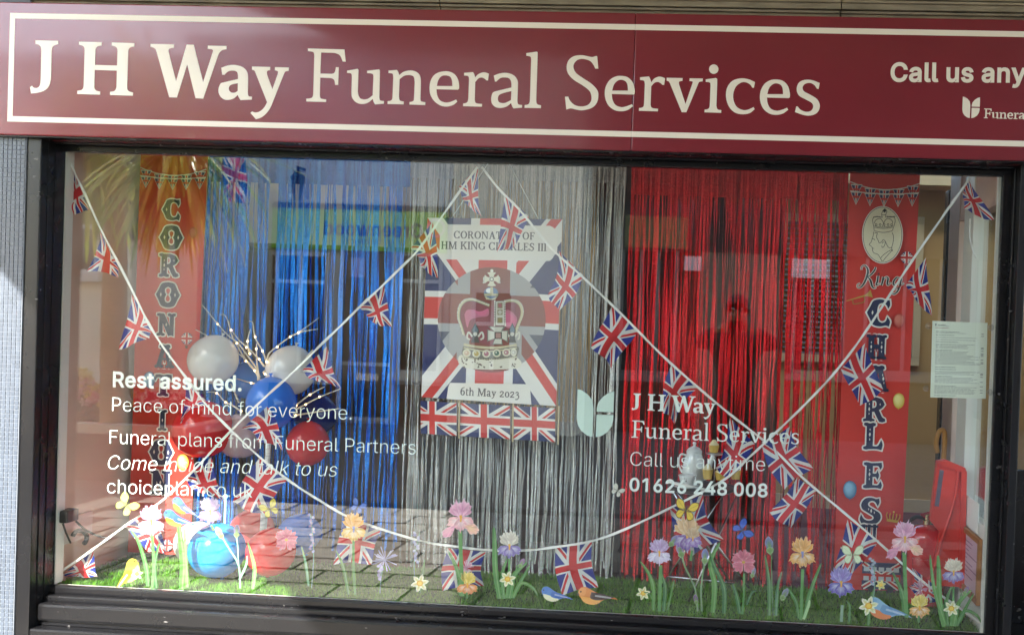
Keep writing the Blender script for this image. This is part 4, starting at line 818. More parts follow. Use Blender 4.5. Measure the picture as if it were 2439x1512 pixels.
# ================================================================== fascia sign
fs = thing('fascia_sign', 'long maroon shop sign with cream serif lettering above the window', 'sign', (0,FY,FZ0))
seam = U(1509,180,FY).x
boxo('panel', (FX0,FY,FZ0), (seam-.0003,-.02,FZ1), m_fascia, fs, .004)
boxo('panel', (seam+.0003,FY,FZ0), (FX1,-.02,FZ1), m_fascia, fs, .004)
boxo('soffit_board', (FX0,-.15,FZ0-.004), (FX1,-.1,FZ0+.01), m_black, fs)
by0 = U(1220,.5*(297+360)*K,FY).z; by1 = U(1220,.5*(38+88)*K,FY).z; bt = .0098; bx0 = U(27,160,FY).x
fyl = FY-.0006
def stripe(x0,z0,x1,z1): boxo('border_stripe', (x0,fyl,z0), (x1,FY+.001,z1), m_cream, fs)
stripe(bx0-bt,by1-bt,seam-.0003,by1+bt); stripe(seam+.0003,by1-bt,FX1-.05,by1+bt); stripe(bx0-bt,by0-bt,seam-.0003,by0+bt); stripe(seam+.0003,by0-bt,FX1-.05,by0+bt); stripe(bx0-bt,by0+bt,bx0+bt,by1-bt)
cA = crop(60,80,4.878); cB = crop(540,80,4.878); cC = crop(1000,100,4.878); cD = crop(1380,120,3.4843)
GL = [
('J',cA,"142,106 418,114 420,153 ~375,165 ~350,190 ~340,240 332,540 ~325,610 ~295,680 ~235,725 ~160,745 88,753 77,677 98,659 ~120,682 ~155,687 ~185,672 ~200,640 ~207,560 213,230 ~208,190 ~190,165 ~165,155 142,148"),
('H',cA,"672,122 948,130 946,170 ~905,178 ~880,200 ~873,240 868,406 1137,413 1143,240 ~1138,205 ~1115,183 1071,172 1073,132 1348,142 1346,181 ~1305,188 ~1280,210 ~1272,250 1260,660 ~1263,705 ~1285,728 1331,742 1328,780 1051,772 1053,733 ~1100,725 ~1122,700 ~1130,660 1135,475 865,466 860,645 ~862,690 ~885,718 930,730 928,768 651,759 653,720 ~700,712 ~722,690 ~730,645 742,235 ~738,195 ~715,170 672,160"),
('W',cA,"1545,150 1830,157 1828,196 ~1785,203 ~1765,220 ~1768,260 1856,606 1985,158 2072,160 2186,616 2300,260 ~2308,232 ~2290,215 2242,209 2244,170 2471,176 2470,215 ~2420,225 ~2385,255 ~2365,300 2186,816 2094,811 1992,398 1866,803 1773,800 1620,250 ~1605,215 ~1580,195 1545,186"),
('a',cB,"66,440 ~140,414 ~215,406 ~290,418 ~345,445 ~380,490 ~392,550 389,730 ~392,770 ~405,787 440,793 437,828 300,833 ~285,810 265,770 ~220,812 ~160,830 ~100,825 ~55,790 ~32,735 ~36,680 ~60,630 80,622 270,577 270,535 ~262,500 ~240,480 ~205,474 ~160,480 ~130,500 104,527 77,525|268,628 ~205,640 ~170,658 ~157,690 ~165,722 ~195,743 ~235,742 266,722"),
('y',cB,"441,425 663,431 661,469 ~632,476 ~622,495 ~630,540 690,702 753,520 ~758,490 ~745,478 719,470 721,433 889,437 887,478 ~850,485 ~835,505 ~820,540 700,840 ~665,925 ~620,990 ~570,1035 ~530,1055 488,1066 421,990 442,972 ~475,983 ~515,980 ~560,955 ~595,915 625,860 490,520 ~475,482 ~460,470 441,464"),
('F',cB,"1122,205 1567,218 1583,366 1546,364 ~1525,310 ~1500,280 ~1440,260 1283,254 1274,510 1415,514 ~1440,505 ~1455,480 1463,433 1498,435 1491,650 1454,648 ~1447,600 ~1430,578 ~1400,566 1272,560 1267,760 ~1270,800 ~1290,818 1344,827 1343,857 1102,850 1103,817 ~1150,812 ~1175,800 ~1187,760 1200,300 ~1195,260 ~1175,245 1122,236"),
('u',cB,"1600,475 1728,453 ~1738,470 1731,730 ~1740,780 ~1765,815 ~1810,826 ~1860,815 1912,775 1921,545 ~1915,520 ~1890,508 1843,505 1844,477 1990,460 ~1999,475 1992,800 ~1998,830 ~2015,842 2049,847 2047,877 1942,886 ~1925,860 1912,818 ~1860,862 ~1800,881 ~1735,873 ~1685,840 ~1655,780 1658,560 ~1655,520 ~1635,505 1600,503"),
('n',cC,"-139,377 -37,369 ~-22,392 -7,432 ~46,392 ~127,375 ~195,390 ~240,430 ~255,500 250,720 ~253,745 ~270,755 310,764 308,797 116,790 117,760 ~150,754 ~168,740 ~172,710 181,520 ~172,460 ~145,437 ~100,432 ~50,442 -4,480 -12,692 ~-6,732 ~11,747 47,755 45,788 -151,783 -150,750 ~-114,744 ~-96,727 ~-90,692 -81,462 ~-86,422 ~-104,410 -139,406"),
('e',cC,"~551,385 ~620,395 ~675,430 ~710,490 ~721,560 720,595 708,611 445,604 ~455,680 ~490,740 ~550,765 ~610,760 686,730 699,755 ~650,795 ~570,815 ~490,800 ~420,750 ~375,680 ~361,600 ~372,510 ~410,440 ~470,400|449,565 639,566 ~635,500 ~610,450 ~551,435 ~500,450 ~465,500"),
('r',cC,"783,405 890,396 ~905,420 918,462 ~950,425 ~1000,402 ~1040,400 1085,415 1074,496 1055,497 ~1030,475 ~1000,462 ~960,470 918,517 912,735 ~920,765 ~945,778 1001,783 999,817 770,810 771,778 ~805,772 ~825,755 ~833,720 843,490 ~838,455 ~820,440 783,437"),
('a',cC,"1145,438 ~1215,412 ~1290,405 ~1355,418 ~1405,450 ~1435,500 ~1438,560 1432,740 ~1436,775 ~1450,790 1489,798 1488,828 1384,838 ~1370,815 1355,772 ~1300,815 ~1225,832 ~1160,818 ~1120,775 ~1113,710 ~1130,650 1155,632 1359,583 1360,545 ~1352,500 ~1325,468 ~1275,460 ~1225,468 1174,511 1158,509|1359,626 ~1270,648 ~1215,670 ~1195,705 ~1200,750 ~1235,772 ~1285,770 1354,737"),
('l',cC,"1541,165 1665,147 ~1679,155 1662,740 ~1667,775 ~1685,792 1720,801 1718,835 1519,830 1520,797 ~1560,790 ~1578,770 ~1585,730 1600,250 ~1596,215 ~1580,203 1541,195"),
('S',cD,"383,73 ~393,76 395,90 404,183 377,182 ~360,148 ~330,115 ~270,98 ~220,108 ~190,145 ~190,185 ~215,225 ~270,265 ~345,315 ~395,370 ~404,420 ~390,480 ~345,525 ~265,545 ~210,538 ~165,528 125,538 113,427 141,426 ~160,465 ~200,500 ~255,512 ~310,500 ~340,465 ~343,420 ~325,375 ~270,330 ~190,280 ~140,225 ~128,165 ~145,110 ~190,75 ~255,66 ~310,75 ~350,82"),
('e',cD,"~600,246 ~660,258 ~705,305 ~721,370 720,400 712,408 521,403 ~528,455 ~555,500 ~605,518 ~650,510 697,492 706,509 ~660,542 ~605,553 ~545,543 ~490,500 ~462,430 ~465,350 ~500,285 ~550,253|524,374 662,374 ~658,325 ~640,292 ~600,279 ~565,292 ~538,325"),
('r',cD,"767,258 845,251 ~855,270 865,302 ~890,270 ~925,254 ~955,255 985,267 977,324 962,324 ~945,308 ~920,298 ~890,308 864,337 859,495 ~865,518 ~885,528 924,532 922,554 757,549 758,526 ~785,521 ~798,508 ~802,485 809,320 ~805,295 ~795,285 767,281"),
('v',cD,"999,262 1138,265 1136,289 ~1112,293 ~1105,305 ~1110,330 1163,490 1222,315 ~1226,298 ~1215,292 1197,290 1199,267 1314,269 1312,293 ~1285,297 ~1275,310 ~1265,335 1170,562 1130,561 1035,330 ~1022,300 ~1012,291 999,287"),
('i',cD,"~1450,187 ~1438,216 ~1409,228 ~1380,216 ~1368,187 ~1380,158 ~1409,146 ~1438,158|1339,276 1428,264 ~1439,275 1432,505 ~1438,530 ~1450,540 1475,544 1473,567 1328,562 1329,540 ~1355,535 ~1368,525 ~1374,500 1381,330 ~1378,308 ~1365,300 1339,298"),
('c',cD,"1768,300 1759,349 1745,348 ~1725,320 ~1690,302 ~1650,303 ~1605,335 ~1580,395 ~1582,460 ~1610,515 ~1660,542 ~1705,540 1757,517 1765,536 ~1720,570 ~1655,579 ~1590,562 ~1540,510 ~1516,430 ~1525,350 ~1570,290 ~1640,268 ~1710,275"),
('e',cD,"~1951,277 ~2011,289 ~2056,336 ~2072,401 2071,431 2063,439 1872,434 ~1879,486 ~1906,531 ~1956,549 ~2001,541 2048,523 2057,540 ~2011,573 ~1956,584 ~1896,574 ~1841,531 ~1813,461 ~1816,381 ~1851,316 ~1901,284|1875,405 2013,405 ~2009,356 ~1991,323 ~1951,310 ~1916,323 ~1889,356"),
('s',cD,"2332,308 2322,359 2308,357 ~2285,325 ~2250,307 ~2205,315 ~2183,345 ~2195,380 ~2250,410 ~2310,450 ~2333,505 ~2315,560 ~2265,588 ~2200,588 2116,560 2128,511 2140,512 ~2165,540 ~2210,558 ~2255,550 ~2275,515 ~2262,480 ~2210,450 ~2150,415 ~2131,360 ~2150,305 ~2200,281 ~2265,283"),
]
WORDS = []                                                   # outlines on the sign in metres, reused smaller on the pane
def letter_obj(cs, x_of, parent, nm='letter', mat=None):
    f = Flat(lambda x, z: Vector((x, FY-.0012, z))); f.add(cs, (1,1,1), lift=False)
    nv = len(f.v); vs = f.v+[v+Vector((0,.0011,0)) for v in f.v]; fcs = list(f.f)
    k = 0
    for c_ in cs:
        n = len(c_); fcs += [(k+i, k+(i+1)%n, nv+k+(i+1)%n, nv+k+i) for i in range(n)]; k += n
    return obj(nm, vs, fcs, mat or m_cream, parent)
for ch, cr, s_ in GL:
    cs = []
    for part in s_.split('|'):
        cs.append([(lambda p: (p.x, p.z))(U(*cr(x, y), FY)) for x, y in contour(part)])
    WORDS.append((ch, cs)); letter_obj(cs, None, fs)
# smaller lines at the end of the sign
def sans_on_sign(text, A, B, upto, weight):
    g0, x0, x1 = sans(upto, weight); mp = line_map(A, B, FY, x0, x1); g, _, _ = sans(text, weight)
    for lt_ in g: letter_obj([[(lambda p: (p.x, p.z))(mp(x, y)) for x, y in c_] for c_ in lt_], None, fs, 'small_letter')
sans_on_sign('Call us anytime', (2225.8*K,203.3*K), (2433.2*K,204.8*K), 'Call us', 24)
def tulip(x0, x1, z0, z1):
    w, h = x1-x0, z1-z0; ax = lambda t: x0+w*t; az = lambda t: z0+h*t
    l = [(ax(0),az(1)), (ax(.12),az(.98)), (ax(.28),az(.9)), (ax(.41),az(.78)), (ax(.45),az(.6)), (ax(.45),az(0)), (ax(.3),az(.03)), (ax(.14),az(.12)), (ax(.04),az(.24)), (ax(0),az(.4))]
    r1 = [(ax(1),az(.98)), (ax(.86),az(.95)), (ax(.7),az(.86)), (ax(.58),az(.74)), (ax(.54),az(.62)), (ax(.54),az(.54)), (ax(1),az(.54))]
    r2 = [(ax(1),az(.48)), (ax(.54),az(.48)), (ax(.54),az(0)), (ax(.7),az(.03)), (ax(.86),az(.12)), (ax(.96),az(.24)), (ax(1),az(.38))]
    return [l, r1, r2]
a, b = U(2404.9*K,295.3*K,FY), U(2450*K,243.2*K,FY)
for c_ in tulip(a.x, b.x, a.z, b.z): letter_obj([c_], None, fs, 'emblem_petal')
fun = WORDS[5:12]
fx0 = min(p[0] for p in fun[0][1][0]); fz0 = min(p[1] for p in fun[0][1][0]); fh = max(p[1] for p in fun[0][1][0])-fz0
a = U(2459.8*K,295.6*K,FY); sc_ = (22.9*K*(CAM_D+FY)/CAM_F)/fh
for ch, cs in fun:
    letter_obj(offset_contours([[(a.x+(x-fx0)*sc_*1.04, a.z+(z-fz0)*sc_) for x, z in c_] for c_ in cs], .00045), None, fs, 'small_letter')
# ================================================================== foil fringe curtains
def foil_mat(name, rgb, rough=.2):
    m = M(name, rgb, rough, metal=.78, bump=1.0, bscale=52, bdist=.008, stretch=(1.4,1.4,2.4)); return m
def strip_mesh(seed, H, w, nseg=26):
    rr = random.Random(seed); vs = []; fs = []; x = 0; tw = rr.uniform(-.9,.9); dtw = 0; y = 0
    for i in range(nseg+1):
        z = -H*i/nseg; t = i/nseg
        dtw = dtw*.6+rr.gauss(0,.28); tw += dtw; tw *= .93
        x += rr.gauss(0,.0011)*(1+t); y += rr.gauss(0,.0022); y *= .93
        ww = w*(1-.12*t)*.5
        ca, sa = math.cos(tw), math.sin(tw); bow = ww*.35
        vs += [(x-ww*ca, y-ww*sa, z), (x+bow*sa, y-bow*ca, z), (x+ww*ca, y+ww*sa, z)]
    for i in range(nseg):
        a = i*3; fs += [(a,a+1,a+4,a+3),(a+1,a+2,a+5,a+4)]
    me = bpy.data.meshes.new('strip'); me.from_pydata(vs, [], fs); me.polygons.foreach_set('use_smooth', [True]*len(fs)); return me
def curtain(label, u0, u1, vbot, Y, mat, n, head_v, seed, w=.0075, gap=.12, ragged=.05):
    rr = random.Random(seed); a = U(u0,800,Y).x; b = U(u1,800,Y).x; top = 2.22; bot = U((u0+u1)/2,vbot,Y).z; hz = U((u0+u1)/2,head_v,Y).z
    t = thing('foil_curtain', label, 'curtain', ((a+b)/2,Y,top), 'foil fringe curtains hanging behind the display')
    # header: crinkled uncut band
    nx, nz = 90, 14; vs = []; fs = []
    for j in range(nz+1):
        for i in range(nx+1):
            vs.append((a+(b-a)*i/nx, Y+rr.gauss(0,.0022)+.006*math.sin(i*.5+seed)+.012, top-(top-hz)*j/nz))
    for j in range(nz):
        for i in range(nx): fs.append((j*(nx+1)+i, j*(nx+1)+i+1, (j+1)*(nx+1)+i+1, (j+1)*(nx+1)+i))
    obj('header', vs, fs, mat, t, smooth=True)
    tape = boxo('heading_tape', (a,Y+.016,top-.005), (b,Y+.02,top+.03), m_white_vinyl, t)
    protos = []
    for k in range(16):
        me = strip_mesh(seed*100+k, 1.0, 1.0); me.materials.append(mat); protos.append(me)
    H = top-.05-bot
    for me in protos:
        for v in me.vertices: v.co = Vector((v.co.x*1.0, v.co.y, v.co.z))
    pr = []
    for k in range(16):
        me = strip_mesh(seed*100+k, H, w*rr.uniform(.6,1.35)); me.materials.append(mat); pr.append(me)
    for me in protos: bpy.data.meshes.remove(me)
    for k in range(n):
        if rr.random() < gap: continue
        o = bpy.data.objects.new('strip', rr.choice(pr)); COL.objects.link(o); o.parent = t
        x = a+(b-a)*(k+rr.uniform(.1,.9))/n
        o.location = (x-(a+b)/2, rr.uniform(-.012,.014), -.05-rr.uniform(0,.03)); o.scale = (rr.choice((-1,1)), 1, 1-rr.uniform(0,ragged)); o.rotation_euler = (rr.gauss(0,.004), rr.gauss(0,.006), rr.uniform(-.5,.5))
    return t
CY = .50
f_blue = foil_mat('blue_foil', hx('2c96ff'), .10); f_silver = foil_mat('silver_foil', (.72,.71,.69), .2); f_red = foil_mat('red_foil', hx('ff3038'), .10)
curtain('shimmering blue foil fringe curtain behind the balloons', 484, 962, 1295, CY, f_blue, 135, 438, 1, .0115, .25)
curtain('silver foil fringe curtain behind the crown poster', 966, 1478, 1368, CY, f_silver, 210, 430, 2, .0072, .16)
curtain('shimmering red foil fringe curtain behind the tea set', 1490, 2006, 1392, CY, f_red, 150, 470, 3, .0105, .2)

# ================================================================== banners
C_RED, C_NAVY, C_OFF = hx('da372e'), hx('252b52'), hx('f3e9e2')
def uj_disc(f, cx, cy, r, red=hx('d03030'), clip=None):
    """small printed union-flag motif as bars inside a disc-like octagon"""
    blu, wh = hx('2b3468'), hx('efe6e2')
    f.add(ellipse(cx,cy,r,r*1.08,16), blu)
    for a in (.62,-.62): f.add(ribbon([(cx-r*.9*math.cos(a),cy-r*.95*math.sin(a)),(cx+r*.9*math.cos(a),cy+r*.95*math.sin(a))], r*.4), wh)
    for a in (.62,-.62): f.add(ribbon([(cx-r*.9*math.cos(a),cy-r*.95*math.sin(a)),(cx+r*.9*math.cos(a),cy+r*.95*math.sin(a))], r*.16), red)
    f.add([(cx-r,cy-r*.34),(cx+r,cy-r*.34),(cx+r,cy+r*.34),(cx-r,cy+r*.34)], wh); f.add([(cx-r*.34,cy-r),(cx+r*.34,cy-r),(cx+r*.34,cy+r),(cx-r*.34,cy+r)], wh)
    f.add([(cx-r,cy-r*.2),(cx+r,cy-r*.2),(cx+r,cy+r*.2),(cx-r,cy+r*.2)], red); f.add([(cx-r*.2,cy-r),(cx+r*.2,cy-r),(cx+r*.2,cy+r),(cx-r*.2,cy+r)], red)
def balloon_print(f, cx, cy, r, col, hi):
    el = lambda k, dx=0, dy=0: [(cx+dx+r*.86*k*math.cos(a), cy+dy+(r*1.05*k*math.sin(a) if math.sin(a) > 0 else r*1.3*k*math.sin(a))) for a in [i*2*math.pi/20 for i in range(20)]]
    f.rings([el(1), el(.75,-.08*r,.08*r), el(.4,-.22*r,.25*r)], [col, tuple(.5*(p+q) for p,q in zip(col,hi)), hi])
    f.add([(cx-.08*r,cy-1.45*r),(cx+.08*r,cy-1.45*r),(cx+.03*r,cy-1.25*r),(cx-.03*r,cy-1.25*r)], col)
def bunting_print(f, W, z, h):
    for row, (sag, zz) in enumerate(((.1*W, z), (.03*W, z-h*.62))):
        pts = [(-W*.49+W*.98*i/12, zz-sag*(1-((i-6)/6)**2)) for i in range(13)]
        f.add(ribbon(pts, .004), C_OFF)
        for k in range(5):
            x = -W*.40+W*.2*k; i = (x+W*.49)/(W*.98)*12; y = zz-sag*(1-((i-6)/6)**2); w = W*.085
            f.add([(x-w,y),(x+w,y),(x,y-h*.9)], C_OFF); f.add([(x-w*.86,y-.004),(x+w*.86,y-.004),(x,y-h*.82)], hx('2b3468'))
            f.add([(x-w*.3,y-.004),(x+w*.3,y-.004),(x+w*.16,y-h*.6),(x,y-h*.82),(x-w*.16,y-h*.6)], C_OFF); f.add([(x-w*.18,y-.004),(x+w*.18,y-.004),(x,y-h*.82)], C_RED)
            f.add([(x-w*.62,y-h*.28),(x+w*.62,y-h*.28),(x+w*.5,y-h*.42),(x-w*.5,y-h*.42)], C_RED)
def banner(name, label, TL, TR, BR, BL, Y, word, letters):
    tl, tr_, br, bl = (U(*p, Y) for p in (TL,TR,BR,BL)); o0 = (bl+br)/2; t = thing(name, label, 'banner', o0, 'tall red banners at both ends of the window')
    nx, nz = 8, 40; vs = []; fcs = []
    for j in range(nz+1):
        for i in range(nx+1):
            a, b = i/nx, j/nz; p = bl.lerp(br,a).lerp(tl.lerp(tr_,a), b); p.y += .004*math.sin(a*5+1)*math.sin(b*6)+.0
            vs.append(p)
    for j in range(nz):
        for i in range(nx): fcs.append((j*(nx+1)+i, j*(nx+1)+i+1, (j+1)*(nx+1)+i+1, (j+1)*(nx+1)+i))
    obj('cloth', vs, fcs, M('red_satin_print', C_RED, .5, var=.06, vscale=3), t, smooth=True)
    MB().tube([tl+Vector((-.02,0,.012)), tr_+Vector((.02,0,.012))], .008).build('hanging_rod', m_white, t)
    return t, tl, tr_, br, bl
def circus(f, ch, cx, cz, h, wscale=1.0):
    w, cs, dm = tusc(ch); s_ = h/100
    g = [[(cx+(x-w/2)*s_*wscale, cz+(y-50)*s_) for x, y in c_] for c_ in cs]
    f.add(offset_contours(g, h*.055), C_OFF); f.add(g, C_NAVY)
    for dx, dz in dm:
        x, z = cx+(dx-w/2)*s_*wscale, cz+(dz-50)*s_; k = .09 if (dx,dz) == dm[0] or ch in 'OH' and dz == 50 else .05
        f.add([(x,z+h*k),(x+h*k*.42,z),(x,z-h*k),(x-h*k*.42,z)], C_OFF)
BY = .455
t1, tl, tr_, br, bl = banner('tall_banner', 'tall red banner spelling CORONATION downwards in navy circus letters', (337,330),(497,338),(452,1322),(304,1314), BY, None, None)
def banner_frame(u_top, u_bot, Yp): # centre line map: (x offset, frame v) -> world
    a, b = U(*u_top, Yp), U(*u_bot, Yp)
    def mp(x, v):
        z = U(u_top[0]+(u_bot[0]-u_top[0])*(v-u_top[1])/(u_bot[1]-u_top[1]), v, Yp); return z
    return mp
pr = Flat(lambda x, z: Vector((x, BY-.006, z)), step=3e-5)
for ch, u, v, hh in (('C',411,500,52),('O',410,566,60),('R',404,632,58),('O',402,702,62),('N',398,773,56),('A',394,848,58),('T',391,917,54),('I',389,1000,52),('O',386,1076,62),('N',384,1148,60)):
    p = U(u,v,BY); circus(pr, ch, p.x, p.z, hh*(CAM_D+BY)/CAM_F)
p = U(447,806,BY); uj_disc(pr, p.x, p.z, .024); pr.add([(p.x-.006,p.z-.03),(p.x+.006,p.z-.03),(p.x+.005,p.z-.042),(p.x-.005,p.z-.042)], hx('5a3a2a'))
p = U(438,1098,BY); balloon_print(pr, p.x, p.z, .03, hx('e8b820'), hx('fff2a0'))
p = U(358,902,BY); balloon_print(pr, p.x, p.z, .03, hx('2d5f9a'), hx('8fb8e0'))
p = U(462,553,BY); balloon_print(pr, p.x, p.z, .02, hx('b02020'), hx('d06060'))
p = U(400,1297,BY); uj_disc(pr, p.x, p.z, .024)
pc = U(415,395,BY); sub = Flat(pr.mp, step=3e-5)
W = (tr_.x-tl.x); tmp = Flat(lambda x, z: Vector((pc.x+x, BY-.0065, z)), step=3e-5); bunting_print(tmp, W, U(415,402,BY).z, .055); tmp.build('printed_pennants', m_paper, t1)
pr.build('printed_letters', m_paper, t1)

t2, tl, tr_, br, bl = banner('tall_banner', 'tall red banner with oval portrait and downward navy lettering beside the notice', (2026,380),(2193,385),(2142,1406),(1984,1402), BY, None, None)
pr = Flat(lambda x, z: Vector((x, BY-.006, z)), step=3e-5)
W = tr_.x-tl.x; pc = U(2107,430,BY); tmp = Flat(lambda x, z: Vector((pc.x+x, BY-.0065, z)), step=3e-5); bunting_print(tmp, W, U(2107,436,BY).z, .06); tmp.build('printed_pennants', m_paper, t2)
for ch, u, v, hh in (('C',2094,745,64),('H',2087,826,58),('A',2090,901,62),('R',2082,974,60),('L',2079,1038,64),('E',2078,1131,62),('S',2072,1215,62)):
    p = U(u,v,BY); circus(pr, ch, p.x, p.z, hh*(CAM_D+BY)/CAM_F)
for k in range(3):
    p = U(2056+k*13,1272,BY); h = 50*(CAM_D+BY)/CAM_F; g = [(p.x-.0065,p.z+h/2),(p.x+.0065,p.z+h/2),(p.x+.0055,p.z-h/2),(p.x-.0055,p.z-h/2)]
    pr.add(offset_contours([g],.003), C_OFF); pr.add(g, C_NAVY)
p = U(2070,1249,BY); pr.add([(p.x-.038,p.z),(p.x+.038,p.z),(p.x+.036,p.z-.009),(p.x-.036,p.z-.009)], C_NAVY)
p = U(2159,614,BY); uj_disc(pr, p.x, p.z, .024); pr.add([(p.x-.006,p.z-.032),(p.x+.006,p.z-.032),(p.x+.005,p.z-.044),(p.x-.005,p.z-.044)], hx('5a3a2a'))
for (u, v, r, c1, c2) in ((2141,762,.026,'b8241f','e08070'),(2140,952,.027,'d8b32c','fff0a0'),(2024,1163,.032,'2b6a9c','9ccbe8')):
    p = U(u,v,BY); balloon_print(pr, p.x, p.z, r, hx(c1), hx(c2))
# trumpet, little crown, bus
p = U(2046,708,BY); tq = lambda x, y: (p.x+x*.055*math.cos(.32)-y*.055*math.sin(.32), p.z+x*.055*math.sin(.32)+y*.055*math.cos(.32))
gold = hx('caa04a')
pr.add([tq(*q) for q in ((-1,.03),(.5,.06),(.8,.2),(.95,.32),(.95,-.32),(.8,-.2),(.5,-.06),(-1,-.03))], gold); pr.add(ribbon([tq(*q) for q in spline([(-.5,0),(-.55,-.35),(-.2,-.42),(.25,-.42),(.35,-.2),(.3,0)])], .004), hx('a8803a'))
def mini_crown(f, cx, cz, s, rot=0.):
    q = lambda x, y: (cx+s*(x*math.cos(rot)-y*math.sin(rot)), cz+s*(x*math.sin(rot)+y*math.cos(rot)))
    f.add([q(-.7,-.3),(q(.7,-.3)),q(.85,.5),q(.4,.1),q(0,.7),q(-.4,.1),q(-.85,.5)], hx('b3241f'))
    for a in (-.7,-.35,0,.35,.7): f.add(ribbon([q(a,-.35), q(a*1.35,.2), q(a*1.2,.6)], s*.13), hx('d9a93c'))
    f.add([q(-.75,-.62),q(.75,-.62),q(.8,-.28),q(-.8,-.28)], hx('d9a93c')); f.add(ellipse(*q(0,.78),s*.14,s*.14,10), hx('ecc860'))
p = U(2126,1231,BY); mini_crown(pr, p.x, p.z, .03, -.12)
p = U(2098,1370,BY); bw2, bh2 = .078, .055
pr.add([(p.x-bw2,p.z-bh2),(p.x+bw2,p.z-bh2),(p.x+bw2,p.z+bh2),(p.x-bw2,p.z+bh2)], hx('27305e'))
for a in (.7,-.7): pr.add(ribbon([(p.x-bw2*.95,p.z-bh2*.9*(1 if a > 0 else -1)),(p.x+bw2*.95,p.z+bh2*.9*(1 if a > 0 else -1))], .02), C_OFF); pr.add(ribbon([(p.x-bw2*.95,p.z-bh2*.9*(1 if a > 0 else -1)),(p.x+bw2*.95,p.z+bh2*.9*(1 if a > 0 else -1))], .008), C_RED)
for z in (-.006,): pr.add([(p.x-bw2,p.z+z-.014),(p.x+bw2,p.z+z-.014),(p.x+bw2,p.z+z+.014),(p.x-bw2,p.z+z+.014)], C_RED)
for row in (.026,-.012):
    for k in range(5): x = p.x-bw2*.78+k*bw2*.39; pr.add([(x-.011,p.z+row-.008),(x+.011,p.z+row-.008),(x+.011,p.z+row+.01),(x-.011,p.z+row+.01)], hx('cfd3d8'))
for k in (-.5,.5): pr.add(ellipse(p.x+k*bw2,p.z-bh2*.98,.013,.013,12), hx('20222a'))
# oval portrait: a crowned head in profile, line drawing
cP = crop(2120,430,5.04)
def pp(x, y): q = U(*cP(x, y), BY); return (q.x, q.z)
pr.add([pp(*q) for q in ellipse(430,795,258,362,40)], C_OFF); pr.add([pp(*q) for q in ellipse(430,795,246,350,40)], hx('3c342c')); pr.add([pp(*q) for q in ellipse(430,795,240,344,40)], hx('f0e6cc'))
ink = hx('2e2a2a'); lw = .0021
def ln(pts, w=lw): pr.add(ribbon([pp(*q) for q in spline(pts,4)], w), ink)
ln([(318,755),(315,800),(300,850),(285,890),(265,915),(285,935),(300,950),(305,985),(320,1020),(370,1040),(400,1080),(430,1125),(470,1080),(550,990)])
ln([(410,1085),(450,1040),(545,980),(555,1000)]); ln([(550,990),(548,950),(565,880),(568,810),(550,765)])
ln([(330,775),(365,770),(355,820),(375,860),(390,895),(420,885)]); ln([(420,885),(440,855),(465,880),(455,930),(430,955),(420,930)]); ln([(470,880),(485,920),(510,955),(548,955)])
ln([(295,840),(325,850),(335,860)]); ln([(305,965),(325,965)]); ln([(425,905),(445,880)])
ln([(325,740),(320,690),(310,640),(310,590),(350,565),(420,575)]); ln([(555,740),(575,680),(590,620),(575,575),(520,565),(480,575)]); ln([(325,745),(440,765),(555,745)]); ln([(330,700),(440,715),(560,700)]); ln([(330,685),(440,700),(562,685)])
ln([(430,580),(420,530),(455,470),(485,495),(475,530),(470,580)]); ln([(425,545),(475,545)])
ln([(330,650),(345,610),(400,590),(440,640),(430,690)]); ln([(560,650),(545,610),(490,590),(450,640),(460,690)])
for x in (350,400,450,500,545): pr.add([pp(*q) for q in ellipse(x,668,16,16,8)], ink); pr.add([pp(*q) for q in ellipse(x,668,9,9,8)], hx('f0e6cc'))
for k in range(9): pr.add([pp(*q) for q in ellipse(318+k*12,575-8*math.sin(k*.4),7,7,6)], ink); pr.add([pp(*q) for q in ellipse(490+k*12,565+6*math.sin(k*.4),7,7,6)], ink)
pr.add([pp(*q) for q in [(455,465),(480,492),(455,518),(430,492)]], ink)
# "King" in script
def scr(pts, ws):
    sp = spline([(*q,w) for q, w in zip(pts, ws)], 5); L_ = [pp(x, y) for x, y, w in sp]; w_ = [w*.00029 for x, y, w in sp]
    return L_, w_
script = [([(165,1235),(170,1195),(210,1180),(245,1230),(240,1300),(205,1390),(160,1450),(120,1455),(115,1420),(150,1405)],[8,8,14,26,30,26,18,10,8,8]),
          ([(345,1200),(330,1240),(290,1290),(245,1325)],[12,20,18,10]), ([(245,1325),(280,1370),(300,1440),(325,1465),(355,1450)],[10,26,24,12,6]),
          ([(375,1310),(365,1380),(350,1420),(370,1425),(400,1400)],[22,24,20,10,6]), ([(440,1320),(430,1380),(415,1430)],[20,24,22]), ([(418,1420),(450,1350),(480,1325),(500,1345),(490,1400),(500,1425),(540,1395)],[8,8,12,22,24,12,6]),
          ([(660,1345),(610,1330),(570,1380),(570,1420),(610,1415),(655,1350)],[8,14,22,20,10,8]), ([(670,1335),(650,1420),(620,1500),(570,1540),(555,1500),(620,1460),(700,1400)],[20,24,22,14,8,8,6])]
for pts, ws in script:
    L_, w_ = scr(pts, ws); pr.add(ribbon(L_, [w+.0052 for w in w_]), C_OFF)
for pts, ws in script:
    L_, w_ = scr(pts, ws); pr.add(ribbon(L_, w_), hx('2f3037'))
q = pp(382,1285); pr.add(ellipse(q[0],q[1],.0035,.0035,10), hx('2f3037'))
pr.build('printed_artwork', m_paper, t2)

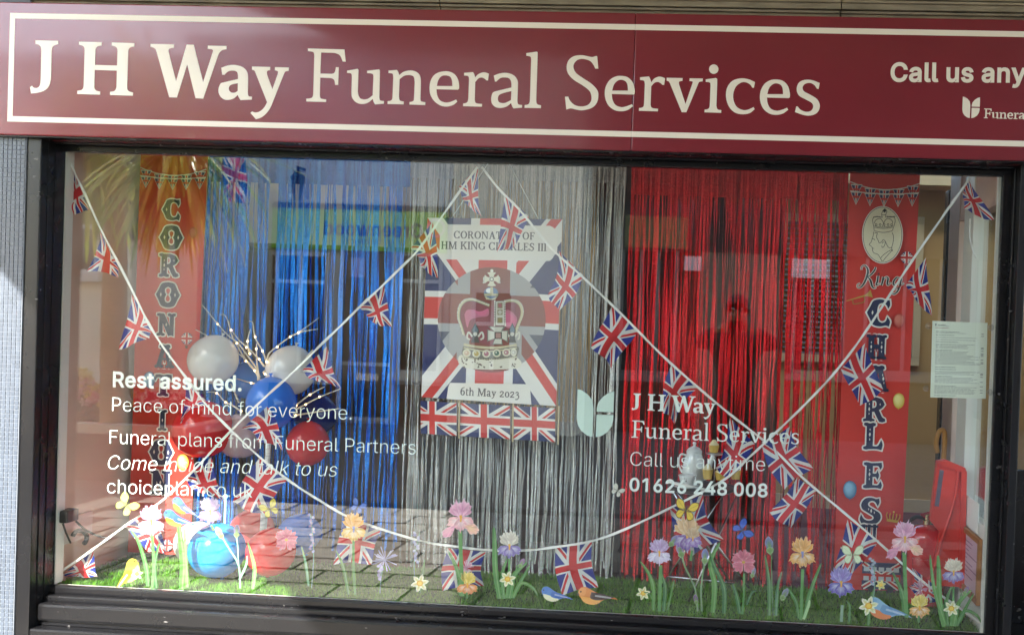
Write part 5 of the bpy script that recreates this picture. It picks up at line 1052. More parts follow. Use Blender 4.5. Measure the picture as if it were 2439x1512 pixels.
# ================================================================== crown poster
PY = .40
cQ = crop(850,520,2.8)
qTL, qTR, qBR, qBL = (U(*cQ(*p), PY) for p in ((612,68),(1555,80),(1513,1385),(570,1322)))
ps = thing('crown_poster', 'large union flag poster with a jewelled crown and date', 'poster', (qBL+qBR)/2)
vs = [qBL,qBR,qTR,qTL]; bk_ = [v+Vector((0,.006,0)) for v in vs]
uvp = [(0,0),(0,1),(1,1),(1,0)]
o = obj('card', vs, [(0,1,2,3)], flag_mat('poster_flag_print', hx('cf3a36'), hx('e6e2df'), hx('2c3468'), .5, 0.), ps, uvs=uvp)
obj('backing_board', vs+bk_, [(4,7,6,5),(0,4,5,1),(1,5,6,2),(2,6,7,3),(3,7,4,0)], M('foam_board', hx('d9d2c6'), .7), ps)
def cq(x, y): return U(*cQ(x, y), PY)
pq = Flat(lambda x, y: cq(x, y), step=4e-5); pq.layer = 6
panel = hx('e9e4df')
pq.add([(740,115),(720,125),(712,160),(700,175),(695,330),(712,345),(740,360),(1440,372),(1470,370),(1490,350),(1500,330),(1520,318),(1525,165),(1508,150),(1490,135),(1470,125)], panel)
pq.add([(770,1222),(1310,1232),(1330,1250),(1340,1375),(745,1335),(758,1255)], panel)
inkp = hx('4a4650')
def poster_line(text, A, B, capfix=None):
    g, x0, x1 = serif_line(text); L_ = math.hypot(B[0]-A[0], B[1]-A[1]); s_ = L_/(x1-x0); ux, uy = (B[0]-A[0])/L_, (B[1]-A[1])/L_
    for cs in g: pq.add([[(A[0]+(x-x0)*s_*ux+y*s_*uy*1.0, A[1]+(x-x0)*s_*uy-y*s_*ux) for x, y in c_] for c_ in cs], inkp, lift=False); pq.layer += .3
poster_line('CORONATION OF', (796,212), (1362,222)); poster_line('HM KING CHARLES III', (708,286), (1445,302)); poster_line('6th May 2023', (842,1308), (1255,1328))
# faded disc of the flag behind the crown
pq.build('printed_panels', m_paper, ps)
disc = [cq(*q) for q in ellipse(1062,782,378,368,48)]
def inv_uv(p):
    w = qTR-qTL; h = qTL-qBL; return ((p-qBL).dot(h)/h.length_squared, (p-qBL).dot(w)/w.length_squared)
cen = cq(1062,782); uvs_ = [inv_uv(p) for p in disc]+[inv_uv(cen)]; uvs_ = [((a-.5)*.72+.5, (b-.5)*.72+.5) for a, b in uvs_]
obj('printed_disc', [p+Vector((0,-.0008,0)) for p in disc+[cen]], [(i,(i+1)%48,48) if True else 0 for i in range(48)], flag_mat('poster_disc_print', hx('8a463e'), hx('a9a7aa'), hx('56586a'), .5, 0.), ps, uvs=uvs_)
cF = crop(1120,660,5.4)
def cf(x, y): return U(*cF(x, y), PY)
kr = Flat(lambda x, y: cf(x, y), step=4e-5); kr.layer = 30
silver, sdark, gold, gdk, vel, velp, blk = hx('d9d6cc'), hx('7d7a74'), hx('d2c8a6'), hx('94886a'), hx('8e4450'), hx('c8708c'), hx('4e4a48')  # crown print colours, muted to take in the haze over the poster
A_ = kr.add
A_(contour("140,1330 ~150,1240 ~260,1215 ~560,1260 ~880,1240 ~985,1310 ~985,1375 ~920,1410 ~560,1425 ~230,1400"), hx('e4dfd2'))
rr = random.Random(4)
for k in range(34): x = rr.uniform(180,950); y = rr.uniform(1270,1400); A_(ellipse(x,y,rr.uniform(6,20),rr.uniform(4,12),8,rot=rr.uniform(0,3)), hx('5a4a40'), lift=False)
kr.layer += 1
A_(contour("170,600 ~230,520 ~330,495 ~430,530 560,580 700,520 ~830,490 ~960,540 ~1000,640 ~960,800 900,960 560,1100 250,1000 ~190,820"), vel)
A_(contour("220,680 ~260,620 ~340,620 ~420,660 ~540,600 ~540,700 ~400,720 ~300,760 ~260,860"), velp); A_(contour("760,640 ~820,620 ~930,720 ~900,850 ~800,860 ~760,780"), velp)
A_(contour("330,610 ~430,640 ~545,608 ~500,690 ~420,690"), hx('d86a90')); A_(contour("770,650 ~860,690 ~920,760 ~850,830 ~780,800"), hx('d86a90'))
def beads(pts, r, col, n):
    sp = spline(pts, 12); 
    for k in range(n):
        q = sp[int(k*(len(sp)-1)/(n-1))]; A_(ellipse(q[0],q[1],r,r,7), col, lift=False)
    kr.layer += 1
arch = [(215,960),(180,840),(145,720),(160,590),(230,500),(330,480),(430,510),(560,560)]
A_(ribbon(spline(arch), 44), sdark); A_(ribbon(spline(arch), 26), gold); beads([(x-14,y-12) for x, y in arch], 11, silver, 34)
arch2 = [(900,960),(950,820),(1000,680),(985,570),(920,505),(820,495),(740,520),(650,560)]
A_(ribbon(spline(arch2), 44), gdk); A_(ribbon(spline(arch2), 30), gold); beads([(x+16,y-10) for x, y in arch2], 10, silver, 30)
A_([(630,500),(770,490),(780,830),(625,830)], sdark); A_([(650,505),(755,500),(762,825),(645,825)], silver); beads([(632,500),(628,830)], 10, hx('f0ede4'), 18); beads([(768,495),(776,830)], 10, hx('f0ede4'), 18)
for y in (560,650,760): A_([(668,y-38),(738,y-38),(738,y+38),(668,y+38)], gdk); A_(ellipse(703,y,26,28,12), (hx('b06a72'),hx('c8c4bc'),hx('9a8a5a'))[(560,650,760).index(y)])
for (cx_, s_) in ((370,1.0),(870,.85)):
    A_([(cx_,790),(cx_+55*s_,890),(cx_+40*s_,1000),(cx_+60*s_,1060),(cx_-60*s_,1060),(cx_-40*s_,1000),(cx_-55*s_,890)], blk); A_([(cx_,815),(cx_+38*s_,890),(cx_,990),(cx_-38*s_,890)], hx('6a7a86')); A_(ellipse(cx_,945,28,28,10), silver)
    for d in (-1,1): A_(ribbon(spline([(cx_+d*40,980),(cx_+d*90,920),(cx_+d*110*s_,990),(cx_+d*70,1020)]), 24), silver)
A_([(540,840),(780,840),(740,900),(820,890),(810,1060),(730,1010),(740,1090),(600,1090),(630,1010),(530,1050),(530,880),(620,910)], sdark); A_([(570,850),(750,850),(715,905),(800,905),(795,1035),(725,1000),(725,1075),(615,1075),(640,1000),(545,1030),(545,895),(635,915)], silver)
A_([(630,915),(730,915),(730,1010),(630,1010)], blk); A_([(645,930),(715,930),(715,998),(645,998)], hx('b48a86'))
A_(ribbon(spline([(215,1085),(380,1115),(570,1130),(760,1120),(930,1090)]), 34), gold); A_(contour("205,1110 ~560,1160 ~940,1110 935,1240 ~560,1290 ~205,1235"), sdark); A_(contour("215,1120 ~560,1170 ~930,1122 925,1140 ~560,1185 ~215,1138"), gold)
for k, x in enumerate((255,385,520,660,790,890)):
    A_(ellipse(x,1200+10*math.sin(k),56 if k not in (5,) else 40,54,14), hx('e2dcc8')); A_(ellipse(x,1200+10*math.sin(k),34,34,12), (hx('d6b8a0'),hx('c8b070'),hx('b8788a'),hx('5c7a70'),hx('b88a90'),hx('c8c4bc'))[k]); A_(ellipse(x-8,1192,10,10,8), hx('f4f0e8'))
beads([(215,1255),(560,1285),(930,1250)], 9, gold, 40)
A_(ellipse(585,400,102,90,24), sdark); A_(ellipse(580,390,92,80,24), hx('6f86a8')); A_(ellipse(560,360,46,34,16), hx('f0f0ee')); A_([(490,400),(680,400),(670,430),(500,430)], gold); A_([(575,310),(610,310),(615,400),(570,400)], gold); A_(contour("500,430 ~585,470 670,430 640,480 520,480"), gold)
for a in range(4):
    c_, s_ = math.cos(a*math.pi/2), math.sin(a*math.pi/2); qd = lambda x, y: (592+(x*c_-y*s_), 205+(x*s_+y*c_)*.95)
    A_([qd(-18,0),qd(-34,-60),qd(-62,-92),qd(0,-104),qd(62,-92),qd(34,-60),qd(18,0)], hx('e8e2d0'), lift=False); kr.layer += .5
A_(ellipse(592,205,30,30,12), sdark); A_(ellipse(592,205,18,18,10), hx('f4f0e4')); A_(ellipse(595,92,22,22,12), hx('f0ece0'))
for d in (-1,1): A_(ellipse(592+d*104,205,14,34,10), silver); A_(ellipse(592+d*108,250,14,14,8), silver)
kr.build('printed_crown', m_paper, ps)
MB().tube([qTL+Vector((.1,.004,0)), Vector(((qTL.x+qTR.x)/2,PY+.05,2.22))], .0012, 5).tube([qTR+Vector((-.1,.004,0)), Vector(((qTL.x+qTR.x)/2,PY+.05,2.22))], .0012, 5).build('hanging_thread', m_white_vinyl, ps)
# row of paper hand flags below it
cR = crop(850,1047,2.8); 
for k, (x0, x1, v0, uoff) in enumerate(((565,815,-130,.27),(828,1190,-117,0),(1212,1508,-104,0))):
    pts = [U(*cR(x, y), PY-.012) for x, y in ((x0,102+(x0-565)*.062),(x1,102+(x1-565)*.062),(x1,-128+(x1-565)*.055),(x0,-128+(x0-565)*.055))]
    t = thing('hand_flag', ('paper union flag pinned under the poster at the blue curtain side','paper union flag in the middle of the row under the poster','paper union flag pinned under the poster at the red curtain side')[k], 'flag', (pts[0]+pts[1])/2, 'row of paper hand flags under the poster')
    nx, nz = 10, 6; vs = []; uv = []; fcs = []
    for j in range(nz+1):
        for i in range(nx+1):
            a, b = i/nx, j/nz; p = pts[0].lerp(pts[1],a).lerp(pts[3].lerp(pts[2],a),b); p.y += .004*math.sin(a*7+k*2)-.003*b; vs.append(p); uv.append((uoff+(1-uoff)*a, b))
    for j in range(nz):
        for i in range(nx): fcs.append((j*(nx+1)+i, j*(nx+1)+i+1, (j+1)*(nx+1)+i+1, (j+1)*(nx+1)+i))
    obj('flag', vs, fcs, flag_mat('poster_flag_print', 0, 0, 0), t, smooth=True, uvs=uv)
    s0 = pts[1]+Vector((.012,-.004,-.01)); MB().tube([s0, s0+Vector((-.002,0,(pts[2]-pts[1]).length+.02))], .0035, 8).build('stick', M('pale_stick', hx('cbb68f'), .6), t)
# ================================================================== bunting
m_tape = M('white_bunting_tape', hx('ece8e4'), .7)
def bunting(label, pts, Y, flags, sd, w=.0082):
    rr = random.Random(sd); P3 = [U(u, v, Y) for u, v in pts]; sp = [Vector(q) for q in spline([tuple(p) for p in P3], 6)]
    t = thing('bunting', label, 'bunting', sp[len(sp)//2], 'strings of union flag bunting')
    vs = []; fcs = []
    for i, p in enumerate(sp):
        d = (sp[min(i+1,len(sp)-1)]-sp[max(i-1,0)]).normalized(); n = Vector((-d.z,0,d.x)); k = w*.5*(1+.15*math.sin(i*1.7+sd)); dy = Vector((0,.0012,0)); fold = Vector((0,.0035*math.sin(i*.9),0))
        vs += [p-n*k, p+n*k+fold, p+n*k+fold+dy, p-n*k+dy]
    for i in range(len(sp)-1):
        a = i*4; fcs += [(a+j, a+(j+1)%4, a+4+(j+1)%4, a+4+j) for j in range(4)]
    obj('tape', vs, fcs, m_tape, t, smooth=False)
    for k, (A, B, C, D) in enumerate(flags):
        a, b, c_, d = (U(*q, Y+.003) for q in (A,B,C,D)); nu, nv = 16, 12; vs = []; uv = []; fcs = []
        amp = rr.uniform(.011,.019); ph = rr.uniform(0,6.28); fr = rr.uniform(3.5,6.5); cur = rr.uniform(-.018,.018)
        mid = ((c_+d)-(a+b))*.5; along = (b-a).normalized(); out = mid.normalized()
        for i in range(nu+1):
            for j in range(nv+1):
                s_, r_ = i/nu, j/nv
                p = a.lerp(b,r_).lerp(d.lerp(c_,r_), s_)
                wv = math.sin(r_*fr+ph+s_*1.2)*amp*s_**.8
                p += along*(cur*math.sin(math.pi*s_)+.006*math.sin(s_*5+ph)*s_) + Vector((0, .018+wv+.004*math.sin(r_*17+ph*2)*s_, 0)) + out*(.006*math.sin(r_*5+ph)*s_) - Vector((0,.012*(1-min(1,s_*6)),0))
                vs.append(p); uv.append((s_, r_))
        for i in range(nu):
            for j in range(nv): fcs.append((i*(nv+1)+j, i*(nv+1)+j+1, (i+1)*(nv+1)+j+1, (i+1)*(nv+1)+j))
        obj('flag', vs, fcs, m_flag, t, smooth=True, uvs=uv)
    return t
def cv(cr, *pts): return tuple(cr(x, y) for x, y in pts)
k1 = crop(140,380,3.98); k4 = crop(0,520,2.8); k3 = crop(400,900,3.78); k8 = crop(850,1047,2.8); kS = crop(1560,820,2.606); kT = crop(2060,720,4.2); k6 = crop(1700,520,2.8); kU = crop(2280,420,3.78); k5 = crop(850,520,2.8); kW = crop(860,400,5.04); kX = crop(120,1180,4.725); kY = crop(460,760,3.78); k9 = crop(1700,1047,2.8); kI = crop(0,0,1)
bunting('white tape of union flags swagging from top corner to top corner', [(163,380),(186,428),(240,545),(325,712),(366,792),(452,912),(520,995),(650,1115),(740,1178),(838,1234),(985,1283),(1100,1303),(1210,1311),(1310,1304),(1440,1279),(1598,1208),(1724,1142),(1785,1088),(1852,1026),(1935,945),(2000,873),(2065,785),(2150,655),(2225,545),(2310,425)], .03,
 [cv(k1,(165,165),(322,580),(150,640),(62,300)), cv(k1,(430,795),(565,1060),(590,1222),(292,1170)), cv(k4,(915,605),(1050,815),(1022,930),(800,1000)), cv(k3,(225,130),(430,390),(285,470),(150,620)),
  cv(k3,(932,930),(1198,1130),(985,1490),(665,1360)), ((822,1232),(905,1263),(882,1340),(788,1346)), cv(k8,(750,905),(1015,930),(985,1170),(705,1200)), cv(k8,(1505,895),(1760,850),(1790,1180),(1545,1240)),
  cv(kS,(300,1180),(512,1085),(635,1380),(425,1495)), cv(kS,(900,770),(1082,640),(1222,910),(1040,1060)), cv(kT,(180,850),(432,580),(638,1065),(400,1240)), cv(k6,(1585,535),(1725,345),(1768,755),(1635,620)), cv(kU,(485,230),(540,110),(785,490),(500,400))], 1)
bunting('white tape of union flags climbing from the bottom corner to the top middle', [(122,1376),(160,1350),(230,1301),(300,1250),(390,1188),(470,1110),(590,985),(690,893),(780,806),(860,728),(940,652),(1000,590),(1060,505),(1137,398)], .06,
 [cv(kX,(165,1205),(520,932),(612,1235),(230,1245)), cv(kX,(905,648),(1238,395),(1398,950),(1170,960)), cv(k3,(225,1120),(478,920),(600,1350),(385,1275)), cv(k3,(765,650),(1002,440),(1120,860),(905,775)), cv(kY,(1110,625),(1342,400),(1455,805),(1258,745)),
  cv(k5,(135,700),(302,535),(368,835),(225,795)), cv(kW,(835,1110),(1112,780),(1190,1490),(965,1335)), cv(kW,(1440,340),(1682,85),(1740,715),(1570,560))], 2)
bunting('white tape of union flags running from the top middle down to the far corner', [(1147,398),(1190,452),(1240,503),(1310,588),(1388,660),(1480,748),(1590,858),(1725,975),(1835,1062),(1915,1140),(2060,1262),(2200,1386),(2290,1450),(2345,1490)], .05,
 [cv(kI,(1260,482),(1321,541),(1280,612),(1238,630)), cv(k5,(1530,300),(1702,470),(1535,735),(1450,610)), cv(k5,(1900,690),(2085,865),(1895,1120),(1755,965)), cv(kS,(310,235),(482,390),(325,610),(245,545)), cv(kS,(690,585),(852,755),(690,985),(600,930)), cv(kS,(1130,975),(1252,1062),(1090,1325),(960,1212)), cv(k9,(1175,705),(1397,855),(1200,1130),(1100,1055)), cv(k9,(1625,1040),(1812,1185),(1755,1310),(1615,1195))], 3)
MB().tube(spline([tuple(U(u,v,.05)) for u, v in ((2311,520),(2310,560),(2316,595),(2326,615))],5), .0028, 6).build('tape_end', m_tape, None)
te = bpy.data.objects['tape_end']; tag(te, 'loose white tape end hanging from the bunting by the door side', 'tape')

# ================================================================== balloons on a lit twig tree
def balloon(label, u, v, rpx, Y, mat, knot='up', sq=1.12, lean=0.):
    c_ = U(u, v, Y); r = rpx*(CAM_D+Y)/CAM_F
    prof = []
    n = 22
    for i in range(n+1):
        a = math.pi*i/n; z = -math.cos(a); rr_ = math.sin(a)**.95
        zz = z*r*(sq if z > 0 else sq*.98); k = 1-.10*max(0,z)**2; prof.append((max(1e-6,rr_*r*k), zz))
    prof = prof[:-1]+[(r*.045, r*sq*1.0), (r*.03, r*sq*1.05), (r*.075, r*sq*1.10), (r*.08, r*sq*1.13), (1e-6, r*sq*1.13)]
    ax = Vector((math.sin(lean), 0, math.cos(lean))) if knot == 'up' else Vector((math.sin(lean), .2, -math.cos(lean)))
    t = thing('balloon', label, 'balloon', c_, 'balloons around the twig tree')
    MB().lathe(prof[:n], c_, 36, ax).build('skin', mat, t, smooth=True)
    MB().lathe(prof[n-1:], c_, 14, ax).build('knot', mat, t, smooth=True)
    return t
def latex(name, rgb, tr=.35): return M(name, rgb, .16, transl=tr, coat=.4, var=.03, vscale=4)
lw_, lb_, lr_, ld_ = latex('white_latex', hx('e9e6e6'), .3), latex('blue_latex', hx('3a8cf4'), .35), latex('red_latex', hx('ee3038'), .4), latex('dark_blue_latex', hx('14287a'), .3)
lc_ = latex('sky_blue_latex', hx('19a5e8'), .35); lp_ = latex('clear_red_latex', hx('e6555c'), .5)
balloon('white balloon with upward knot beside the tall lettered banner', 508, 856, 58, .30, lw_, 'up', 1.06, .35)
balloon('white balloon tucked behind the blue one under the twigs', 692, 882, 58, .38, lw_, 'up', 1.06, .2)
balloon('glossy mid blue balloon in the middle of the cluster', 646, 960, 58, .27, lb_, 'up', 1.12, -.05)
balloon('deep blue balloon half hidden behind the middle of the cluster', 598, 905, 48, .45, lb_, 'up', 1.0)
balloon('dark navy balloon behind the white one by the blue fringe', 752, 985, 52, .46, ld_, 'up', 1.0)
balloon('large red balloon overlapping the lettered banner', 484, 1022, 70, .33, lr_, 'up', 1.0, -.1)
balloon('red balloon hanging alone in front of the blue fringe', 733, 1056, 50, .36, lr_, 'up', 1.1, .0)
balloon('pale pink balloon between the red and blue ones', 572, 1038, 55, .42, latex('pink_latex', hx('e8cfd6'), .4), 'up', 1.0)
balloon('bright sky blue balloon resting on the turf in the sun', 517, 1310, 66, .16, lc_, 'down', 1.02, .1)
balloon('red balloon resting on the turf beside the sky blue one', 645, 1314, 58, .14, lr_, 'down', 1.02, -.2)
balloon('blue balloon lying at the foot of the blue fringe', 712, 1272, 52, .37, lb_, 'down', .95, .3)
balloon('translucent red balloon behind the birch stem', 600, 1262, 52, .40, lp_, 'down', 1.0, .2)
balloon('white balloon half hidden behind the sky blue one', 468, 1292, 52, .34, lw_, 'down', 1.02, .2)
# twig tree
TY = .33
tb = U(622,1310,TY); tb.z = WZ0-.01
tree = thing('twig_tree', 'white birch twig tree with warm fairy lights behind the balloons', 'twig tree', tb)
top = U(650,925,TY)
MB().lathe([(.06,0),(.06,.012),(.02,.016),(1e-6,.016)], tb, 20).build('base', m_white, tree, smooth=False)
tk = MB().tube(spline([tuple(tb), tuple(U(632,1180,TY)), tuple(U(640,1050,TY)), tuple(top)],5), [.014]*8+[.011]*8, 10).build('trunk', M('birch_bark', hx('e6e0d8'), .7, var=.35, vscale=30, stretch=(1,1,5)), tree, smooth=True)
m_twig = M('white_twig', hx('d9d0c4'), .7); m_lamp = M('warm_fairy_bulb', (1,.75,.4), .3, emit=((1,.62,.25), 1.6))
cY = kY
BR = [[(700,720),(690,620),(610,500),(505,365),(420,300),(318,185),(165,0)], [(715,715),(660,610),(560,490),(455,300),(420,170),(380,100),(340,105)], [(712,700),(690,560),(685,420),(690,370)], [(770,640),(780,560),(740,440),(670,310),(650,180),(615,160)], [(780,600),(790,500),(830,440),(1000,310),(1080,270),(1275,130)], [(1000,310),(1100,265),(1265,235)], [(760,590),(690,500),(600,410),(520,340),(445,245)], [(620,465),(600,355),(628,235)], [(720,690),(590,540),(500,460),(110,240)], [(680,755),(600,735),(500,705)], [(540,1010),(450,950),(390,925),(310,840),(215,830)], [(1050,960),(1190,855),(1330,780)], [(1050,1000),(1150,945),(1290,875),(1480,800)], [(1050,1050),(1300,1010),(1480,985)], [(745,650),(820,585),(890,525),(955,545)], [(1155,500),(1220,430)], [(520,930),(480,840),(440,750)]]
for br_ in BR:
    pts = [U(*cY(x, y), TY+.03*math.sin(i*.8)) for i, (x, y) in enumerate(br_)]
    sp = spline([tuple(q) for q in pts], 4); MB().tube(sp, [.0035*(1-.75*i/len(sp))+.0007 for i in range(len(sp))], 6).build('twig', m_twig, tree, smooth=True)
for (x, y) in ((318,187),(445,245),(500,370),(600,352),(622,468),(682,422),(590,410),(586,540),(668,628),(635,745),(740,442),(672,310),(780,545),(882,405),(1003,310),(1082,270),(310,842),(395,928),(540,1010),(1190,855),(1280,875),(1150,948),(1060,960),(1055,1050),(830,585),(765,660),(710,520)):
    p = U(*cY(x, y), TY-.012); MB().lathe([(1e-6,-.0042),(.003,-.003),(.0042,0),(.003,.003),(1e-6,.0042)], p, 8).build('fairy_light', m_lamp, tree, smooth=True)
lamp = U(*crop(440,1120,4.2)(520,505), .42)
ol = tag(MB().lathe([(1e-6,-.009),(.007,-.006),(.009,0),(.006,.007),(1e-6,.009)], lamp, 12).tube([lamp, lamp+Vector((0,.0,-.22))], .0035, 6).build('blue_light_stake', M('blue_led', (.3,.75,1), .3, emit=((.25,.7,1), .8)), None, smooth=True), 'small blue glowing light on a stake behind the balloons', 'light')

# ================================================================== tea table
TT = .36
m_china = M('white_china', hx('e4e6e6'), .12, coat=.5)
sz_ = (CAM_D+TT)/CAM_F
tabc = U(1672,1160,TT); tz = tabc.z
tab = thing('folding_tray_table', 'small folding tray table with crossed metal legs carrying the tea set', 'table', (tabc.x,TT,WZ0))
MB().lathe([(1e-6,-.012),(.125,-.012),(.14,-.006),(.142,.004),(.136,.006),(.132,0),(1e-6,0)], (tabc.x,TT,tz), 40).build('tray', M('dark_tray', hx('3a3230'), .35), tab, smooth='auto')
MB().tube([U(1590,1147,TT-.10)+Vector((0,0,0)), U(1690,1168,TT-.12)], .006, 8).build('front_rail', m_white, tab, smooth=True)
def leg(a, b, ya, yb, r=.005): MB().tube([U(*a,ya), U(*b,yb)], r, 8).build('leg', m_steel, tab, smooth=True)
leg((1755,1182),(1640,1432),TT-.02,TT-.20); leg((1612,1170),(1785,1400),TT-.02,TT-.04); leg((1722,1175),(1570,1405),TT+.05,TT+.04); leg((1600,1165),(1742,1390),TT+.06,TT+.10)
MB().tube([U(1590,1372,TT-.02), U(1750,1388,TT-.02)], .004, 8).build('stretcher', m_steel, tab, smooth=True)
# pot
pc_ = U(1652,1118,TT+.02); s_ = .001*1.62
pot = thing('coffee_pot', 'tall white china coffee pot with long spout on the tray', 'coffee pot', (pc_.x,TT+.02,tz))
def zv(v): return U(1652,v,TT+.02).z
z0 = tz+.004; z1 = zv(1055)
MB().lathe([(.034,0),(.038,.004),(.046,.03),(.047,.06),(.043,.095),(.034,.12),(.031,.13),(.033,.134)], (pc_.x,TT+.02,z0), 32).build('body', m_china, pot, smooth=True)
lid = MB().lathe([(.033,0),(.032,.006),(.024,.016),(.012,.022),(.006,.025),(.005,.03),(.009,.035),(.006,.041),(1e-6,.042)], (pc_.x,TT+.02,z0+.135), 24).build('lid', m_china, pot, smooth=True)
MB().tube(spline([(pc_.x+.038,TT+.02,z0+.035),(pc_.x+.06,TT+.015,z0+.05),(pc_.x+.066,TT+.01,z0+.09),(pc_.x+.078,TT+.005,z0+.128)],5), [.017-.0006*i for i in range(16)], 10).build('spout', m_china, pot, smooth=True)
MB().tube(spline([(pc_.x-.03,TT+.02,z0+.12),(pc_.x-.055,TT+.025,z0+.122),(pc_.x-.062,TT+.025,z0+.085),(pc_.x-.046,TT+.02,z0+.05)],5), .0042, 8).build('handle', m_china, pot, smooth=True)
cp_ = U(1637,1130,TT-.08)
cup = thing('teacup_and_saucer', 'white china teacup with printed flowers on its saucer', 'teacup', (cp_.x,TT-.08,tz))
MB().lathe([(.022,0),(.05,.006),(.062,.013),(.063,.015),(.048,.010),(.02,.005),(1e-6,.005)], (cp_.x,TT-.08,tz+.006), 32).build('saucer', m_china, cup, smooth=True)
MB().lathe([(1e-6,.006),(.017,.006),(.019,.012),(.026,.022),(.034,.048),(.036,.054),(.034,.054),(.031,.046),(.02,.02),(1e-6,.014)], (cp_.x,TT-.08,tz+.006), 32).build('cup', m_china, cup, smooth=True)
MB().tube(spline([(cp_.x+.031,TT-.09,tz+.052),(cp_.x+.035,TT-.115,tz+.05),(cp_.x+.03,TT-.11,tz+.03),(cp_.x+.026,TT-.095,tz+.026)],4), .003, 6).build('handle', m_china, cup, smooth=True)
fp = Flat(lambda a, z: Vector((cp_.x+(.0262+(z-.022)*.31+.0008)*math.sin(a), TT-.08-(.0262+(z-.022)*.31+.0008)*math.cos(a), tz+.006+z)), step=0)
rr = random.Random(2)
for k in range(9): a = rr.uniform(-1.1,.9); z = rr.uniform(.026,.046); fp.add(ellipse(a,z,.1,.0025,8,rot=rr.uniform(-.3,.3)), hx(rr.choice(('8a5a62','5c6a5a','6a5068','b07a80'))))
fp.build('flower_print', m_print, cup)
def cupcake(label, u, v, Y, hgt=.038, frost=True):
    c_ = U(u, v, Y); t = thing('cupcake', label, 'cupcake', c_, 'little cakes of the tea set')
    prof = [(1e-6,0),(.016,0),(.0215,hgt*.95),(.02,hgt),(1e-6,hgt)]
    MB().lathe(prof, c_, 18).build('sponge', M('yellow_sponge', hx('d9b45a'), .8, var=.1, vscale=40), t, smooth='auto')
    if frost:
        mb = MB()
        for i in range(3): mb.lathe([(1e-6,.0),(.019-.005*i,.0),(.020-.005*i,.004),(.013-.004*i,.009),(1e-6,.009)], c_+Vector((0,0,hgt+i*.0065)), 16)
        mb.build('icing', M('cream_icing', hx('efe0b4'), .6), t, smooth=True)
zt2 = tz+.012
def on_tray(u): return u
cupcake('yellow cupcake with swirled icing beside the teacup', 1685, 1140, TT-.06)
cupcake('plain yellow cake behind the bunting on the tray', 1715, 1142, TT-.05, .03)
cupcake('plain yellow cake at the far edge of the tray', 1752, 1140, TT-.02, .036)
cupcake('yellow cake raised on the little china dish above the tray', 1700, 1077, TT+.04, .03)
dd = U(1703,1082,TT+.04); ds = thing('china_dish', 'small white china cake dish on a thin stand above the tray', 'dish', (dd.x,TT+.04,tz))
MB().lathe([(1e-6,-.006),(.012,-.006),(.034,.002),(.038,.006),(.033,.004),(1e-6,-.002)], dd, 24).build('dish', m_china, ds, smooth=True)
MB().tube([dd+Vector((0,0,-.005)), (dd.x,TT+.04,tz)], .003, 8).build('stem', m_steel, ds)

# ================================================================== right-hand corner
EY = .40
ec = U(2203,1380,EY); ez = WZ0-.01
ext = thing('fire_extinguisher', 'red fire extinguisher standing on the turf behind the pink iris', 'fire extinguisher', (ec.x,EY,ez))
rE = 46*(CAM_D+EY)/CAM_F; eh = U(2203,1250,EY).z-ez
MB().lathe([(rE*.94,0),(rE,.01),(rE,eh-.045),(rE*.92,eh-.022),(rE*.62,eh-.004),(rE*.3,eh+.004),(1e-6,eh+.006)], (ec.x,EY,ez), 32).build('cylinder', M('red_enamel', hx('d4262c'), .15, coat=.6), ext, smooth=True)
MB().lathe([(.017,0),(.017,.02),(.012,.024),(.012,.042),(1e-6,.042)], (ec.x,EY,ez+eh), 16).build('valve', M('brass', (.75,.6,.35), .25, metal=1), ext, smooth='auto')
MB().box((ec.x-.028,EY-.008,ez+eh+.03),(ec.x+.07,EY+.008,ez+eh+.038)).tube([(ec.x-.028,EY,ez+eh+.04),(ec.x+.085,EY,ez+eh+.075)], .006, 8).build('lever', M('red_lever', hx('9c1a1a'), .35), ext)
MB().tube(spline([(ec.x-.012,EY,ez+eh+.028),(ec.x-.055,EY-.01,ez+eh+.03),(ec.x-.082,EY-.005,ez+eh-.03),(ec.x-.075,EY,ez+.08)],6), .008, 8).build('hose', M('black_rubber', (.015,.015,.015), .5), ext, smooth=True)
lb = Flat(lambda a, z: Vector((ec.x+(rE+.0006)*math.sin(a), EY-(rE+.0006)*math.cos(a), ez+z)), step=2e-5)
def arcq(a0, a1, z0_, z1_, col):
    n = 8
    lb.add([(a0+(a1-a0)*i/n, z0_) for i in range(n+1)]+[(a1-(a1-a0)*i/n, z1_) for i in range(n+1)], col)
arcq(-.9,1.0,.04,eh*.62,hx('a31a20')); arcq(.05,1.0,.05,eh*.55,hx('d8b8b0')); 
for k in range(6): arcq(.12,.9,.06+k*.018,.064+k*.018,hx('8a4444'))
arcq(-.9,1.0,eh*.60,eh*.61,hx('e0d0cc'))
lb.build('label', m_print, ext)
gy = .30
g = lambda u, v: U(u, v, gy)
rw = thing('red_wedge_sign', 'tall folded red plastic floor sign leaning by the door side', 'floor sign', (g(2250,1390).x,gy,WZ0))
out = [g(u,v) for u, v in ((2232,1100),(2244,1093),(2252,1092),(2298,1112),(2303,1122),(2296,1398),(2214,1392),(2228,1290),(2240,1270),(2252,1225),(2214,1240),(2220,1170))]
out = [g(u,v) for u, v in ((2233,1098),(2252,1094),(2299,1114),(2302,1122),(2297,1398),(2212,1393),(2240,1268),(2216,1240))]
MB().prism(out, (0,.035,0)).build('panel', m_redplastic, rw)
edge = [g(u,v)+Vector((0,-.001,0)) for u, v in ((2288,1116),(2301,1121),(2296,1398),(2284,1398))]
MB().prism(edge, (0,-.014,0)).build('rib', m_redplastic, rw)
MB().prism([g(u,v)+Vector((0,-.001,0)) for u, v in ((2233,1100),(2252,1096),(2299,1114),(2290,1124),(2240,1108))], (0,-.01,0)).build('rib', m_redplastic, rw)
